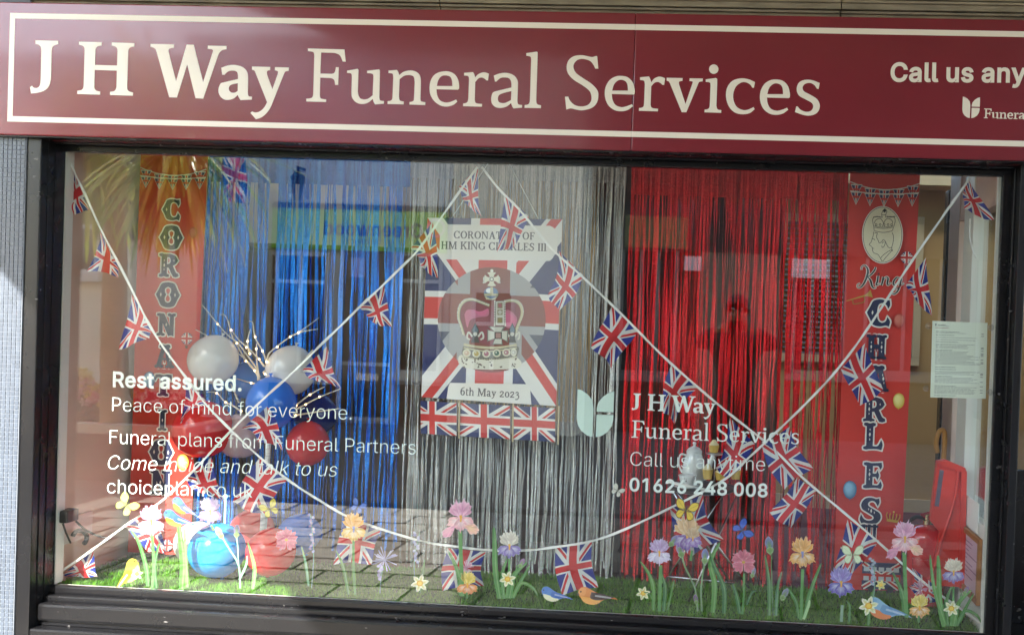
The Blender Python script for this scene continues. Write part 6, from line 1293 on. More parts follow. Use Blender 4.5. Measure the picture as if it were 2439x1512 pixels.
MB().tube(spline([tuple(g(u,v)+Vector((0,-.002,0))) for u, v in ((2282,1118),(2278,1165),(2266,1218),(2242,1290),(2217,1380))],6), .006, 8).build('rib', m_redplastic, rw, smooth=True)
MB().prism([g(u,v)+Vector((0,-.0005,0)) for u, v in ((2238,1118),(2248,1120),(2236,1206),(2226,1204))], (0,-.001,0)).build('label_strip', M('grey_label', hx('6a5a6a'), .5), rw)
uy = .50
um = thing('umbrella', 'rolled black umbrella with curved wooden handle behind the red sign', 'umbrella', (U(2226,1215,uy).x,uy,WZ0))
uv_ = lambda u, v: tuple(U(u,v,uy))
MB().tube(spline([uv_(2233,1078),uv_(2230,1050),uv_(2238,1026),uv_(2249,1028),uv_(2250,1060),uv_(2244,1128)],6), .0105, 10).build('handle', M('honey_wood', hx('b9803a'), .35), um, smooth=True)
MB().tube(spline([uv_(2241,1130),uv_(2234,1165),uv_(2228,1215),uv_(2220,1290),uv_(2214,1372)],5), [.012,.014,.016,.017,.019,.02,.021,.021,.021,.02,.02,.019,.018,.017,.015,.013,.012,.010,.008,.006,.004], 12).build('canopy', M('black_nylon', (.02,.02,.024), .6, bump=.3, bscale=60), um, smooth=True)
# framed certificate on the return panel
def sp_(u, v, d=.0): q = UX(u, v, sx-.006-d); return q
cf_ = [sp_(2279,1243), sp_(2344,1275), sp_(2344,1443), sp_(2281,1392)]
ct = thing('framed_certificate', 'wooden framed pink certificate on the side panel of the window', 'picture frame', cf_[3])
ya, yb = cf_[1].y, cf_[0].y; za_, zb_ = .5*(cf_[2].z+cf_[3].z), .5*(cf_[0].z+cf_[1].z); ya = max(ya,.052)
fw = .022; X0 = sx-.006
for lo, hi in (((ya,za_),(yb,za_+fw)), ((ya,zb_-fw),(yb,zb_)), ((ya,za_+fw),(ya+fw,zb_-fw)), ((yb-fw,za_+fw),(yb,zb_-fw))): boxo('frame', (X0-.014,lo[0],lo[1]), (X0+.001,hi[0],hi[1]), M('orange_wood', hx('a8703a'), .45, var=.15, vscale=20), ct, .002)
boxo('paper', (X0-.004,ya+fw,za_+fw), (X0,yb-fw,zb_-fw), M('pink_paper', hx('dfc0cf'), .6), ct)
mb = MB(); rr = random.Random(9)
for k in range(9): z = zb_-fw-.03-k*(zb_-za_-.1)/9; mb.box((X0-.0046,yb-fw-.012-(yb-ya-.07)*rr.uniform(.5,1),z),(X0-.0041,yb-fw-.012,z+.003))
mb.build('printed_lines', M('purple_print', hx('8a5a7a'), .6), ct)
# white notice stuck to the pane with suckers
no = thing('price_notice', 'white printed notice held on the pane by clear suckers', 'notice', U(2283,945,.012))
q = [U(u,v,.014) for u, v in ((2216,946),(2348,949),(2352,769),(2221,764))]
MB().prism(q, (0,.002,0)).build('sheet', M('notice_paper', hx('e9ecdc'), .5), no)
nf = Flat(lambda a, b: (q[3].lerp(q[2],a)).lerp(q[0].lerp(q[1],a), b)+Vector((0,-.0006,0)), step=1e-5); rr = random.Random(1)
grey = hx('6a6a66')
for c_ in tulip(.05,.075,-.065,-.03): nf.add([(x,-y) for x, y in c_], grey)
b = .12
while b < .96:
    hdr = rr.random() < .22; b += .012 if hdr else 0
    w = rr.uniform(.3,.45) if hdr else rr.uniform(.55,.86)
    xx = .07
    while xx < .07+w: l = rr.uniform(.02,.07); nf.add([(xx,b),(min(xx+l,.07+w),b),(min(xx+l,.07+w),b+.0062),(xx,b+.0062)], grey if hdr else hx('9a9a94'), lift=False); xx += l+.012
    if rr.random() < .4: nf.add([(.89,b),(.94,b),(.94,b+.007),(.89,b+.007)], grey, lift=False)
    b += .0165 if rr.random() < .8 else .03
nf.add([(.1,.045),(.24,.045),(.24,.052),(.1,.052)], grey); nf.add([(.1,.06),(.3,.06),(.3,.066),(.1,.066)], hx('a0a09a')); nf.add([(.05,.085),(.3,.085),(.3,.09),(.05,.09)], hx('a05050'))
nf.build('printed_text', m_print, no)
m_clear = glass_mat('clear_sucker', .10, (.9,.9,.9))
for (u, v) in ((2211,776),(2206,924),(2360,780),(2357,934)):
    c_ = U(u,v,.004); MB().lathe([(.012,0),(.011,.002),(.006,.006),(.003,.010),(1e-6,.011)], c_, 16, (0,1,0)).build('sucker', m_clear, no, smooth=True)
# white leaflets and glazed-door details past the return panel
pl = sp_(2302,1195); lf = tag(boxo('leaflet', (X0-.004,sp_(2333,1215).y,sp_(2320,1262).z), (X0-.001,sp_(2300,1215).y,sp_(2320,1190).z), M('white_paper', hx('f4f2ec'), .7)), 'white leaflet taped above the framed certificate', 'leaflet')
# socket, plug and flex on the far side wall
WXL = WX0
def lw(u, v): return UX(u, v, WXL)
so_ = thing('wall_socket', 'white double wall socket near the bottom corner of the window', 'socket', lw(190,1240))
c1, c2 = lw(136,1300), lw(215,1215)
boxo('plate', (WXL,min(c1.y,c2.y),min(c1.z,c2.z)), (WXL+.012,max(c1.y,c2.y),max(c1.z,c2.z)), M('socket_plastic', hx('e2cfc6'), .4), so_, .003)
pg = thing('black_plug', 'black mains adaptor plugged into the wall socket with trailing flex', 'plug', lw(160,1225))
c1, c2 = UX(150,1246,WXL+.045), UX(180,1209,WXL+.045); mblk = M('black_plastic', (.02,.018,.02), .45)
boxo('body', (WXL+.012,min(c1.y,c2.y),min(c1.z,c2.z)), (WXL+.06,max(c1.y,c2.y),max(c1.z,c2.z)), mblk, pg, .006)
fx = lambda u, v, d=.03: tuple(UX(u,v,WXL+d))
MB().tube(spline([fx(150,1246,.05),fx(158,1270,.05),fx(168,1292,.04)],5), .0035, 6).tube(spline([fx(180,1240,.05),fx(205,1262,.08),fx(235,1276,.12),fx(262,1282,.16)],5), .004, 6).tube(spline([fx(118,1260,.01),fx(130,1280,.012),fx(142,1318,.01)],4), .0035, 6).build('flex', mblk, pg, smooth=True)
rg = [ (lambda a: fx(190+17*math.cos(a),1280+17*math.sin(a),.05))(k*math.pi/9-2.9) for k in range(12)]
MB().tube(rg, .009, 8).build('coiled_flex', mblk, pg, smooth=True)
# ================================================================== lettering on the inside of the pane
GY = .0062
def glass_line(label, text, A, B, weight, slant=0.):
    g, x0, x1 = sans(text, weight, slant); mp = line_map(A, B, GY, x0, x1)
    t = thing('window_lettering', label, 'lettering', mp(x0,0), 'white vinyl lettering on the pane')
    for lt_ in g:
        f = Flat(mp); f.add(lt_, (1,1,1), lift=False); obj('letter', f.v, f.f, m_white_vinyl, t)
glass_line('bold white vinyl words reading Rest assured', 'Rest assured.', (268.5,920.5), (575.5,930.5), 20)
glass_line('thin white vinyl line reading Peace of mind for everyone', 'Peace of mind for everyone.', (267,978.5), (837,999.5), -10)
glass_line('thin white vinyl line about Funeral plans', 'Funeral plans from Funeral Partners', (261,1056), (990,1082), -10)
glass_line('thin slanted white vinyl line reading Come inside and talk to us', 'Come inside and talk to us', (257,1117), (803,1135), -10, .21)
glass_line('thin white vinyl web address under the slanted line', 'choiceplan.co.uk', (255,1174), (601,1185), -8)
glass_line('thin white vinyl line reading Call us anytime', 'Call us anytime', (1500.8,1108.5), (1822,1122), -10)
glass_line('bold white vinyl telephone number in front of the tea set', '01626 248 008', (1499,1168), (1828,1183), 20)
def serif_glass(label, words, A, B):
    xs = [p[0] for ch, cs in words for c_ in cs for p in c_]; x0, x1 = min(xs), max(xs)
    base = lambda ch, cs: min(p[1] for c_ in cs for p in c_)
    zb = base(*words[1]) if words[1][0] == 'H' else base(*words[0]); mp0 = line_map(A, B, GY, x0, x1)
    t = thing('window_lettering', label, 'lettering', mp0(x0,0), 'white vinyl lettering on the pane')
    for ch, cs in words:
        f = Flat(lambda x, z: mp0(x, z-zb)); f.add(cs, (1,1,1), lift=False); obj('letter', f.v, f.f, m_white_vinyl, t)
serif_glass('white vinyl serif name line above Funeral Services', WORDS[:5], (1504.6,976), (1704,984)); serif_glass('white vinyl serif line reading Funeral Services', WORDS[5:], (1504,1041.5), (1903,1056.5))
a, b = U(1440*K,1090*K,GY), U(1535.5*K,976*K,GY)
t = thing('window_emblem', 'pale green white tulip emblem on the pane left of the name', 'emblem', Vector(((a.x+b.x)/2,GY,a.z)))
for c_ in tulip(a.x, b.x, a.z, b.z):
    f = Flat(lambda x, z: Vector((x, GY, z))); f.add([c_]); obj('petal', f.v, f.f, M('mint_vinyl', hx('d4e6dd'), .45), t)

# ================================================================== printed flower, bird and butterfly clings
SY = .0078
def mixc(a, b, t): return tuple(x*(1-t)+y*t for x, y in zip(a, b))
class Cling:
    def __init__(s, seed): s.f = Flat(lambda u, v: U(u, v, SY), step=3e-5); s.r = random.Random(seed)
    def petal(s, x, y, L, w, ang, c0, c1, ruffle=.1, n=34, tip=1.5):
        """petal from base (x,y) towards ang (0 = up), blending c0 (base) to c1 (rim), frilled rim, streaks along the veins"""
        ph, p2 = s.r.uniform(0,6), s.r.uniform(0,6)
        def ring(k, sh):
            out = []
            for i in range(n):
                a = 2*math.pi*i/n; t = .5-.5*math.cos(a)
                rf = 1+ruffle*(.6*math.sin(i*2.1+ph)+.5*math.sin(i*1.1+p2))*t
                px = (w*math.sin(math.pi*t**tip)**.8*(1 if a < math.pi else -1)*.5*rf)*k; py = (L*t*rf-L*sh)*k+L*sh
                out.append((x+px*math.cos(ang)+py*math.sin(ang), y+px*math.sin(ang)-py*math.cos(ang)))
            return out
        st = [s.r.uniform(.72,1.12) for _ in range(n)]
        s.f.rings([ring(1,.55), ring(.86,.52), ring(.62,.48), ring(.36,.42), ring(.14,.35)], [mixc(c1,(1,1,1),.28), c1, mixc(c1,c0,.25), mixc(c0,c1,.3), c0], st)
    def leaf(s, pts, w, c=None):
        c = c or hx(s.r.choice(('3f7434','4a8040','356a38','5a8a44'))); sp = spline(pts, 6); n = len(sp)
        ws = [w*(.35+.65*math.sin(math.pi*min(1,.25+.75*i/(n-1)))) if i < n-1 else .5 for i in range(n)]
        s.f.add(ribbon(sp, ws), c); s.f.add(ribbon([(x+w*.12,y) for x, y in sp], [q*.26 for q in ws]), mixc(c,(.5,.7,.35),.22))
    def stem(s, pts, w=5, c=None): s.f.add(ribbon(spline(pts,6), w), c or hx('5b8f4c'))
    def iris(s, x, y, sc, std, fall, beard=hx('e8a830')):
        dk = mixc(std,(.25,.08,.2),.35); fd = mixc(fall,(.2,.05,.25),.3)
        for a, l, w in ((-.62,.88,.66),(.62,.88,.66)): s.petal(x,y,sc*l,sc*w,a,dk,std,.16)
        for a, l, w in ((-.26,1.02,.66),(.24,1.05,.7)): s.petal(x,y+sc*.05,sc*l,sc*w,a,mixc(dk,std,.4),mixc(std,(1,1,1),.12),.16)
        for a, l, w in ((2.2,.88,.62),(-2.2,.88,.62)): s.petal(x,y-sc*.05,sc*l,sc*w,a,mixc(fall,(1,1,1),.5),fall,.14)
        s.petal(x,y-sc*.12,sc*.9,sc*.78,math.pi,mixc(fall,(1,1,1),.55),mixc(fall,fd,.3),.16)
        for k in range(5): a = math.pi+(k-2)*.2; s.f.add(ribbon([(x,y), (x+sc*.5*math.sin(a), y-sc*.5*math.cos(a))], [sc*.03,sc*.012]), fd, lift=False)
        s.f.layer += 1
        s.f.add(ribbon(spline([(x,y-sc*.14),(x+sc*.02,y+sc*.05),(x,y+sc*.26)],3), [sc*.15]*3+[sc*.1]*3+[sc*.03]), beard)
    def poppy(s, x, y, sc, c):
        for a in (-.95,.95,0,-2.3,2.3): s.petal(x,y,sc*.98,sc*.98,a,mixc(c,(.3,.05,.1),.35),c,.18)
        s.f.add(ellipse(x,y,sc*.14,sc*.12,8), hx('c8a040'))
    def daffodil(s, x, y, sc, c=hx('f2f0d0')):
        for k in range(6): s.petal(x,y,sc,sc*.5,k*1.047+.3,hx('d8d080'),c,.05,tip=1.0)
        s.f.add(ellipse(x,y,sc*.36,sc*.34,14), hx('e0a838')); s.f.add(ellipse(x,y,sc*.22,sc*.2,12), hx('f0c850'))
    def allium(s, x, y, sc, c):
        for k in range(26):
            a = s.r.uniform(0,6.28); s.f.add(ribbon([(x,y),(x+sc*math.cos(a)*s.r.uniform(.6,1),y+sc*math.sin(a)*s.r.uniform(.6,1))], [1.2,2.4]), mixc(c,(1,1,1),s.r.uniform(0,.4)), lift=False)
        s.f.layer += 1
    def sprig(s, x, y0, y1, c):
        s.stem([(x,y0),(x+s.r.uniform(-6,6),(y0+y1)/2),(x+s.r.uniform(-10,10),y1)], 2.2, hx('7aa088'))
        for k in range(14): t = k/13*.5+.5; s.f.add(ellipse(x+s.r.uniform(-6,6),y0+(y1-y0)*t,3.2,4.2,7,rot=s.r.random()*3), mixc(c,(1,1,1),s.r.uniform(0,.35)), lift=False)
        s.f.layer += 1
    def bud(s, x, y, sc, c, ang=0.): s.petal(x,y,sc,sc*.42,ang,hx('7a9a5a'),c,.02); s.petal(x,y,sc*.45,sc*.4,ang,hx('6a8a4a'),hx('8aa868'),.02)
    def done(s, label, cat, nm): 
        o = s.f.build(nm, m_print); return tag(o, label, cat, 'printed clings along the pane')
def cl(k): return Cling(100+k)
G = lambda s: hx(s)
c = cl(1); c.leaf([(352,1395),(348,1350),(330,1290),(312,1262)],10); c.leaf([(372,1400),(368,1345),(380,1290)],9); c.stem([(362,1402),(366,1340),(362,1272)],7); c.iris(360,1242,40,G('b878b8'),G('cf88b4')); c.done('pale pink iris cling standing at the corner in the sun','flower cling','iris_cling')
c = cl(2); c.leaf([(432,1402),(436,1340),(428,1270),(424,1240)],15,G('4c8a30')); c.leaf([(446,1398),(442,1330),(440,1255)],9,G('6a9c50')); c.done('pair of tall grass blade clings under the perched birds','leaf cling','leaf_cling')
def bird(c, x, y, s_, body, belly, wing, face=1, head=None, tilt=0.):
    q = lambda px, py: (x+face*s_*(px*math.cos(tilt)-py*math.sin(tilt)), y+s_*(px*math.sin(tilt)+py*math.cos(tilt)))
    A = lambda st, col: c.f.add([q(*p) for p in contour(st)], col)
    A("-62,46 ~-30,20 ~0,-12 ~20,-40 ~42,-46 ~58,-30 ~56,-8 ~44,18 ~18,36 ~-14,34 -34,34 -70,58", body)
    A("54,-18 ~56,0 ~44,20 ~18,36 ~-6,34 ~8,16 ~34,-4", belly); A("22,-34 ~40,-46 ~58,-32 ~54,-18 ~38,-14", head or body)
    A("10,-14 ~24,4 ~8,22 ~-22,34 -60,44 ~-28,14", wing)
    for k in range(3): A(f"{2-k*12},{2+k*9} {-34-k*8},{26+k*6} {-30-k*8},{30+k*6} {6-k*12},{8+k*8}", mixc(wing,(1,1,1),.35))
    A("56,-34 70,-28 56,-24", hx('5a5048')); c.f.add(ellipse(*q(46,-33),s_*3.4,s_*3.4,8), hx('1c1816'))
    for k in (6,16): c.f.add(ribbon([q(k,34),q(k+2,52)], s_*2.4), hx('6a5a4a'))
c = cl(3); bird(c,440,1205,.5,G('3a6ab0'),G('d07818'),G('4a5a90'),-1,G('4a6aa8')); bird(c,425,1232,.55,G('2a62b0'),G('d07c20'),G('2056a8'),-1,G('3a70b8'),.25); c.done('two bluebird clings with orange breasts perched on the grass blades','bird cling','bird_cling')
c = cl(4); bird(c,300,1365,.62,G('c8b038'),G('d8cc78'),G('b09a28'),1,G('c8b030'),-.35); c.done('yellow canary cling on the sunny turf','bird cling','bird_cling')
c = cl(5); c.daffodil(326,1366,14); c.stem([(340,1388),(336,1372),(328,1364)],2); c.done('tiny daffodil cling at the beak of the canary','flower cling','daffodil_cling')
def butterfly(c, x, y, s_, col, edge, rot=0.):
    q = lambda px, py: (x+s_*(px*math.cos(rot)-py*math.sin(rot)), y+s_*(px*math.sin(rot)+py*math.cos(rot)))
    for m_ in (-1,1):
        for st in ("2,-2 ~14,-26 ~34,-30 ~34,-10 ~20,2","2,2 ~22,4 ~28,20 ~16,30 ~6,20"):
            p = contour(st); c.f.add([q(m_*a_, b_) for a_, b_ in p], edge); cx_ = sum(a_ for a_, b_ in p)/len(p); cy_ = sum(b_ for a_, b_ in p)/len(p)
            c.f.add([q(m_*(cx_+(a_-cx_)*.84), cy_+(b_-cy_)*.84) for a_, b_ in p], col)
            for k in range(3): a_ = p[(k*5+4) % len(p)]; c.f.add(ribbon([q(m_*2,0), q(m_*a_[0]*.95,a_[1]*.95)], s_*1.1), mixc(col,edge,.6))
    c.f.add(ribbon([q(0,-14),q(0,18)], s_*3.4), hx('4a4034'))
for k, (x, y, s_, col, edge, rot, lb) in enumerate(((301,1202,.72,'d4cc70','a8a850',.75,'pale yellow butterfly cling above the sunlit bunting'),(642,1211,.62,'c8b848','6a5a28',-.45,'olive yellow butterfly cling over the blue fringe'),(853,1205,.5,'5a78c8','38488a',.5,'faint blue butterfly cling above the orange iris'),(1634,1214,.78,'e8c23c','5a4420',.25,'golden butterfly cling on top of the purple iris'),(1768,1262,.68,'4a68c8','22306a',1.1,'deep blue butterfly cling under the telephone number'),(1471,1168,.42,'d8d4c8','9a968c',.6,'small silvery butterfly cling beside the dark gap'),(2031,1320,.72,'dfe6c4','a8b08a',0.,'pale green butterfly cling over a bunting flag'))):
    c = cl(20+k); butterfly(c,x,y,s_,G(col),G(edge),rot); c.done(lb,'butterfly cling','butterfly_cling')
c = cl(6); c.iris(500,1218,36,G('a98cc0'),G('8a62a8')); c.stem([(503,1250),(510,1262)],5); c.done('mauve iris cling beside the perched birds','flower cling','iris_cling')
c = cl(7); c.stem([(572,1400),(568,1345),(545,1305),(530,1280)],4,G('8ac0a0')); c.stem([(568,1345),(566,1300),(562,1270)],3,G('8ac0a0')); c.bud(531,1284,34,G('e8a088'),-.5); c.bud(563,1282,34,G('7a6aa8'),.05); c.leaf([(570,1380),(586,1345),(588,1322)],5,G('8ac8a0')); c.done('stem of two closed iris buds over the sky blue balloon','flower cling','bud_cling')
c = cl(8); c.poppy(682,1285,28,G('d8708a')); c.done('rose pink poppy cling over the red balloon','flower cling','poppy_cling')
c = cl(9); c.leaf([(602,1402),(606,1350),(590,1290)],9,G('6aa858')); c.done('single bent green blade cling between two balloons','leaf cling','leaf_cling')
c = cl(10); c.sprig(742,1400,1225,G('8a80b8')); c.leaf([(735,1395),(728,1340),(718,1300)],6,G('7ab080')); c.done('lavender sprig cling over the blue balloon on the turf','flower cling','lavender_cling')
c = cl(11); c.stem([(846,1415),(842,1350),(842,1285)],6); c.leaf([(830,1415),(818,1350),(800,1310)],7); c.iris(842,1258,38,G('f0a838'),G('eebb58'),G('8a92d0')); c.done('orange iris cling with lilac beard over a bunting flag','flower cling','iris_cling')
c = cl(12); c.allium(917,1332,34,G('a898c8')); c.sprig(905,1412,1345,G('9a90c0')); c.done('lilac allium puff cling over the sunny paving reflection','flower cling','allium_cling')
c = cl(13); c.sprig(992,1408,1268,G('8a84b8')); c.leaf([(1000,1412),(1006,1370),(1012,1330)],6); c.daffodil(1000,1388,22); c.done('white daffodil cling with a lavender sprig','flower cling','daffodil_cling')
def bigpink(c, dx, dy):
    c.leaf([(1098+dx,1418+dy),(1090+dx,1360+dy),(1068+dx,1312+dy)],11); c.stem([(1102+dx,1420+dy),(1098+dx,1330+dy),(1096+dx,1265+dy)],9); c.iris(1097+dx,1232+dy,42,G('e8a0c0'),G('f0a8b0')); c.petal(1105+dx,1250+dy,38,26,2.0,G('f0c8a0'),G('f4b8a8')); c.petal(1086+dx,1250+dy,42,22,-2.3,G('e8a0b8'),G('e090b0'))
c = cl(14); bigpink(c,0,0); c.done('tall pink iris cling in front of the silver fringe','flower cling','iris_cling')
c = cl(15); c.allium(1110,1352,20,G('d06a98')); c.stem([(1112,1420),(1110,1360)],3); c.done('magenta allium cling over a bunting flag','flower cling','allium_cling')
c = cl(16); c.iris(1113,1392,32,G('e8c840'),G('e88a28')); c.stem([(1112,1424),(1112,1410)],5); c.done('yellow and orange iris cling low in front of a bunting flag','flower cling','iris_cling')
def tuft(c, dx, dy):
    for pts, w in (([(1190,1425),(1180,1360),(1178,1290),(1176,1255)],13),([(1200,1425),(1196,1370),(1208,1330)],9),([(1212,1424),(1225,1370),(1256,1338)],11),([(1222,1424),(1240,1385),(1262,1345)],8),([(1222,1420),(1240,1388),(1268,1398),(1280,1418)],8)): c.leaf([(x+dx,y+dy) for x, y in pts], w)
    c.stem([(1206+dx,1424+dy),(1212+dx,1370+dy),(1213+dx,1330+dy)],5); c.stem([(1218+dx,1424+dy),(1226+dx,1375+dy),(1232+dx,1345+dy)],3)
    c.bud(1236+dx,1352+dy,26,hx('9a62a0'),.5)
c = cl(17); tuft(c,0,0); c.iris(1213,1300,36,G('ddd2c2'),G('7a62b0')); c.daffodil(1209,1378,20); c.done('cream and violet iris cling with daffodil in green leaves','flower cling','iris_cling')
c = cl(18); bird(c,1322,1412,.5,G('5a86c8'),G('ece6c0'),G('4a70b8'),-1,G('4a80c8'),.35); c.done('small blue tit cling on the window ledge','bird cling','bird_cling')
c = cl(19); bird(c,1418,1414,.62,G('e08a4a'),G('f0a858'),G('5a4a48'),-1,G('e89a5a'),.45); c.done('orange robin cling with dark wing on the window ledge','bird cling','bird_cling')
c = cl(30); c.leaf([(1556,1452),(1556,1400),(1545,1365),(1524,1335)],9); c.leaf([(1580,1455),(1584,1400),(1574,1360)],9); c.stem([(1570,1455),(1572,1400),(1574,1345)],8); c.leaf([(1590,1452),(1600,1405),(1606,1380)],5); c.iris(1570,1316,36,G('c0a0d0'),G('d4c4e2')); c.bud(1594,1302,34,G('8a78b8'),.6); c.done('pale lilac iris cling with green leaves before the table legs','flower cling','iris_cling')
c = cl(31); c.daffodil(1532,1412,17,G('f4f0c8')); c.stem([(1556,1430),(1545,1412),(1534,1410)],2.5); c.done('small drooping daffodil cling beside the lilac iris','flower cling','daffodil_cling')
c = cl(32); c.stem([(1645,1335),(1648,1310)],6); c.iris(1636,1275,46,G('dcae78'),G('7a4a9c')); c.iris(1650,1282,26,G('c8a070'),G('8a5ab0')); c.done('large purple and amber iris cling over a bunting flag','flower cling','iris_cling')
c = cl(33); c.leaf([(1698,1458),(1702,1390),(1692,1340),(1715,1290)],13); c.leaf([(1724,1460),(1724,1400),(1700,1345),(1690,1312)],11); c.done('pair of broad green leaf clings beside the steel table leg','leaf cling','leaf_cling')
c = cl(34); c.stem([(1662,1455),(1655,1400),(1632,1350),(1625,1325)],4,G('7a9a6a')); c.stem([(1672,1455),(1670,1400),(1678,1340)],4,G('7a9a6a')); c.bud(1626,1330,40,G('a08ab0'),-.3); c.bud(1678,1345,40,G('7a7ab8'),.05); c.bud(1660,1440,26,G('8a5a90'),-.2); c.done('stems of closed lilac iris buds before the table leg','flower cling','bud_cling')
c = cl(35); c.leaf([(1762,1460),(1755,1420),(1744,1390)],9); c.stem([(1768,1462),(1772,1410),(1772,1365)],5); c.leaf([(1778,1440),(1790,1412),(1800,1406)],6); c.bud(1790,1376,26,G('9a90b8'),.3); c.poppy(1771,1338,30,G('d8788c')); c.done('coral pink poppy cling on a tall stem before the red fringe','flower cling','poppy_cling')
c = cl(36); c.leaf([(1832,1465),(1832,1390),(1822,1320)],9,G('4f7a4a')); c.leaf([(1848,1465),(1852,1400),(1862,1360)],8,G('567f58')); c.stem([(1842,1465),(1838,1380),(1838,1320)],3,G('5a7a50')); c.bud(1836,1322,46,G('7078a8'),-.15); c.bud(1860,1430,34,G('8a84a0'),.5); c.done('slender blue iris bud cling with dark leaves','flower cling','bud_cling')
c = cl(37); c.stem([(1908,1476),(1910,1410),(1912,1355)],7); c.leaf([(1902,1472),(1895,1430),(1872,1395)],8); c.leaf([(1916,1472),(1930,1410),(1956,1340)],10); c.leaf([(1914,1474),(1926,1440),(1928,1428)],7,G('a8c890')); c.iris(1911,1318,40,G('f0a83c'),G('e8a848'),G('8a90cc')); c.done('orange iris cling with blue throat before the red fringe','flower cling','iris_cling')
c = cl(38); c.stem([(2004,1480),(2006,1440)],7,G('8aa888')); c.leaf([(2022,1480),(2024,1445),(2016,1430)],6); c.iris(2003,1388,40,G('8a76c4'),G('5a4aa8')); c.done('violet iris cling at the foot of the portrait banner','flower cling','iris_cling')
c = cl(39); c.leaf([(2068,1488),(2072,1440),(2082,1400)],8); c.sprig(2078,1450,1330,G('7a80a0')); c.daffodil(2069,1442,24); c.daffodil(2098,1392,13,G('e8d890')); c.done('white daffodil cling beside the bluebird on the ledge','flower cling','daffodil_cling')
c = cl(40); bird(c,2112,1446,.72,G('8ab0cc'),G('e0824a'),G('6a94ba'),-1,G('7aa6c8'),.3); c.done('bluebird cling with orange breast on the ledge','bird cling','bird_cling')
c = cl(41); bigpink(c,1058,50); c.done('tall pink iris cling in front of the fire extinguisher','flower cling','iris_cling')
c = cl(42); c.allium(2192,1402,22,G('c0648a')); c.done('magenta allium cling before the lowest bunting flag','flower cling','allium_cling')
c = cl(43); c.iris(2190,1446,32,G('e6c848'),G('dfa03c')); c.stem([(2188,1482),(2188,1465)],5); c.done('yellow iris cling low beside the bluebird','flower cling','iris_cling')
c = cl(44); tuft(c,1058,66); c.iris(2271,1362,34,G('e6d2b8'),G('7a64ac')); c.daffodil(2266,1448,20); c.leaf([(2250,1485),(2225,1400),(2215,1320)],9); c.done('cream and violet iris cling at the corner by the red sign','flower cling','iris_cling')

# words on the far side of the side light, seen from behind
def side_words(text, uA, uB, v):
    g, x0, x1 = sans(text, 6); p, q_ = UX(uA, v, sx+.02), UX(uB, v, sx+.02); s_ = (q_-p).length/(x1-x0); ex = Vector((0, 1 if q_.y > p.y else -1, 0)); f = Flat(lambda x, y: Vector((sx+.0175, p.y+ex.y*(x-x0)*s_, p.z+y*s_)), (-1,0,0))
    for lt_ in g: f.add(lt_, (1,1,1), lift=False)
    return tag(obj('side_light_words', f.v, f.f, m_white_vinyl), 'small white words reading lives on in reverse on the side light', 'lettering')
side_words('lives on.', 2337, 2308, 1000)
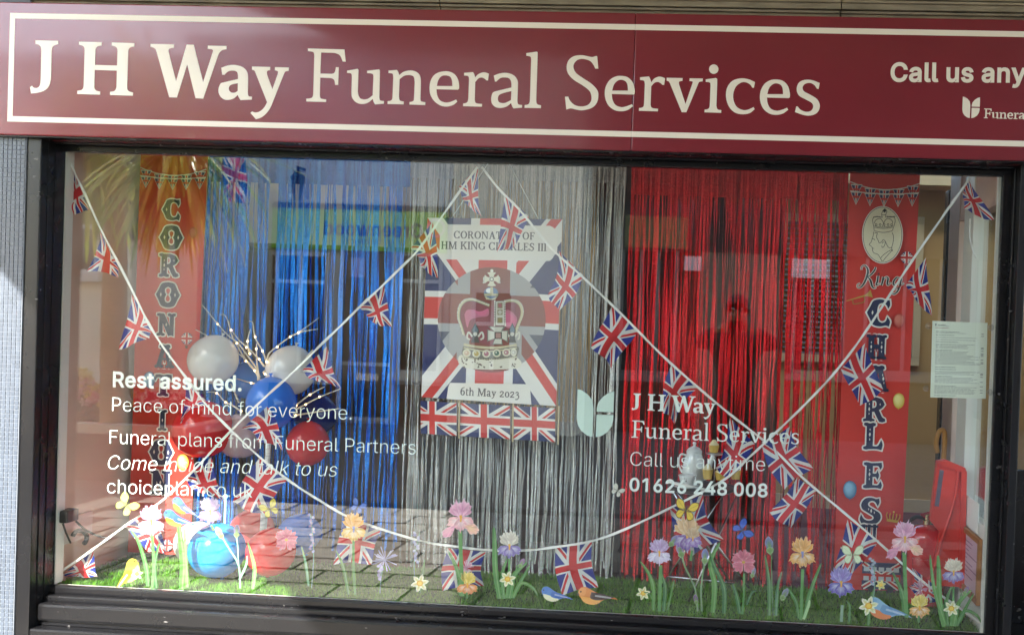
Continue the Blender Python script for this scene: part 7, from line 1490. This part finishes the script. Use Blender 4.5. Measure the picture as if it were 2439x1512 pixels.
# ================================================================== the photographer across the pavement
def person():
    y0 = -CAM_D-.36; X = .02
    J = {}; edges = []; rad = {}
    def v(n, x, y, z, r, par=None):
        J[n] = (x+X, y0+y, z); rad[n] = r
        if par: edges.append((par, n))
    v('pelvis',0,0,.93,.15); v('waist',0,.0,1.08,.135,'pelvis'); v('chest',0,.01,1.27,.16,'waist'); v('neck0',0,.01,1.42,.075,'chest'); v('neck',0,.02,1.48,.056,'neck0'); v('jaw',0,.045,1.55,.07,'neck'); v('skull',0,.03,1.635,.088,'jaw')
    for s, n in ((-1,'l'),(1,'r')):
        v('sh'+n,s*.17,.01,1.38,.072,'chest'); v('el'+n,s*.30,.09,1.37,.048,'sh'+n); v('fa'+n,s*.22,.19,1.44,.038,'el'+n); v('wr'+n,s*.118,.27,1.48,.027,'fa'+n); v('pa'+n,s*.086,.295,1.50,.030,'wr'+n)
        v('hp'+n,s*.095,0,.86,.1,'pelvis'); v('kn'+n,s*.11,.02,.49,.062,'hp'+n); v('an'+n,s*.12,-.02,.09,.042,'kn'+n); v('he'+n,s*.12,.03,.05,.042,'an'+n); v('to'+n,s*.135,.15,.035,.034,'he'+n)
        for k in range(4):
            b = 'pa'+n; z = 1.53-.017*k
            v(f'f{n}{k}a',s*.083,.325,z,.0095,b); v(f'f{n}{k}b',s*(.068),.345,z+.004,.0088,f'f{n}{k}a'); v(f'f{n}{k}c',s*(.045+.004*k),.348,z+.004,.008,f'f{n}{k}b')
        v(f't{n}a',s*.075,.285,1.47,.0105,'pa'+n); v(f't{n}b',s*.055,.30,1.46,.0095,f't{n}a')
    names = list(J); idx = {n:i for i, n in enumerate(names)}
    me = bpy.data.meshes.new('body'); me.from_pydata([J[n] for n in names], [(idx[a], idx[b]) for a, b in edges], [])
    o = bpy.data.objects.new('body', me); COL.objects.link(o)
    md = o.modifiers.new('skin', 'SKIN'); md.use_smooth_shade = True
    for i, n in enumerate(names):
        me.skin_vertices[0].data[i].radius = (rad[n], rad[n]*(.72 if n in ('chest','waist','pelvis') else 1)); me.skin_vertices[0].data[i].use_root = (n == 'pelvis')
    o.modifiers.new('sub', 'SUBSURF').levels = 2; o.modifiers['sub'].render_levels = 2
    dg = bpy.context.evaluated_depsgraph_get(); me2 = bpy.data.meshes.new_from_object(o.evaluated_get(dg)); bpy.data.objects.remove(o)
    mats = [M('skin_tone', hx('b0846c'), .5), M('dark_jacket', hx('26262c'), .8, bump=.3, bscale=120), M('dark_jeans', hx('20242e'), .85, bump=.2, bscale=200), M('black_shoe', (.02,.02,.02), .4)]
    me2.materials.clear()
    for m_ in mats: me2.materials.append(m_)
    for p in me2.polygons:
        c_ = p.center; d = abs(c_.x-X)
        hand = c_.y > y0+.262 and c_.z > 1.38
        p.material_index = 0 if (c_.z > 1.47 and c_.y < y0+.2 and d < .12) or hand else (1 if c_.z > .90 else (2 if c_.z > .085 else 3)); p.use_smooth = True
    t = thing('person', 'person in dark jacket holding up a phone, mirrored faintly in the pane', 'person', (X,y0,0))
    b = bpy.data.objects.new('body', me2); COL.objects.link(b); b.parent = t
    for v_ in me2.vertices: v_.co -= Vector((X,y0,0))
    # hair, features
    hc = Vector((X,y0+.012,1.648)); mb = MB(); vs = []; fs = []; n, m_ = 20, 12
    for i in range(m_+1):
        a = math.pi*.62*i/m_
        for k in range(n):
            th = 2*math.pi*k/n; front = max(0, math.sin(th)); aa = a*(1-.45*front**2)
            vs.append(hc+Vector((.093*math.sin(aa)*math.cos(th), .104*math.sin(aa)*math.sin(th), .098*math.cos(aa)+.004*math.sin(k*2.3+i))))
    for i in range(m_):
        for k in range(n): fs.append((i*n+k, i*n+(k+1)%n, (i+1)*n+(k+1)%n, (i+1)*n+k))
    mb.add(vs, fs).build('hair', M('brown_hair', hx('2e2018'), .6), t, smooth=True)
    fm = MB(); 
    fm.lathe([(1e-6,.03),(.008,.02),(.013,.0),(.010,-.006),(1e-6,-.008)], (X,y0+.118,1.60), 10).build('nose', mats[0], t, smooth=True)
    for s in (-1,1):
        MB().lathe([(1e-6,-.011),(.008,-.008),(.011,0),(.008,.008),(1e-6,.011)], (X+s*.033,y0+.105,1.633), 10).build('eye', M('eye_white', hx('d8d4d0'), .2), t, smooth=True)
        MB().lathe([(1e-6,-.03),(.010,-.018),(.014,0),(.012,.018),(1e-6,.028)], (X+s*.09,y0+.02,1.615), 10).build('ear', mats[0], t, smooth=True)
    MB().box((X-.024,y0+.106,1.561),(X+.024,y0+.117,1.569),.002).build('mouth', M('lip', hx('9a5a50'), .5), t)
    MB().lathe([(.062,0),(.066,.02),(.06,.05)], (X,y0+.012,1.425), 20).build('collar', mats[1], t, smooth=True)
    ph = thing('phone', 'dark phone held up by the person mirrored in the pane', 'phone', (X,y0+.33,1.47))
    boxo('body', (X-.078,y0+.318,1.473), (X+.078,y0+.327,1.545), M('phone_black', (.01,.01,.012), .2), ph, .003)
    for s in (0,1): MB().lathe([(.008,0),(.008,.002),(1e-6,.002)], (X+.055-.022*s,y0+.327,1.527), 12, (0,1,0)).build('lens', m_darkglass, ph)
person()
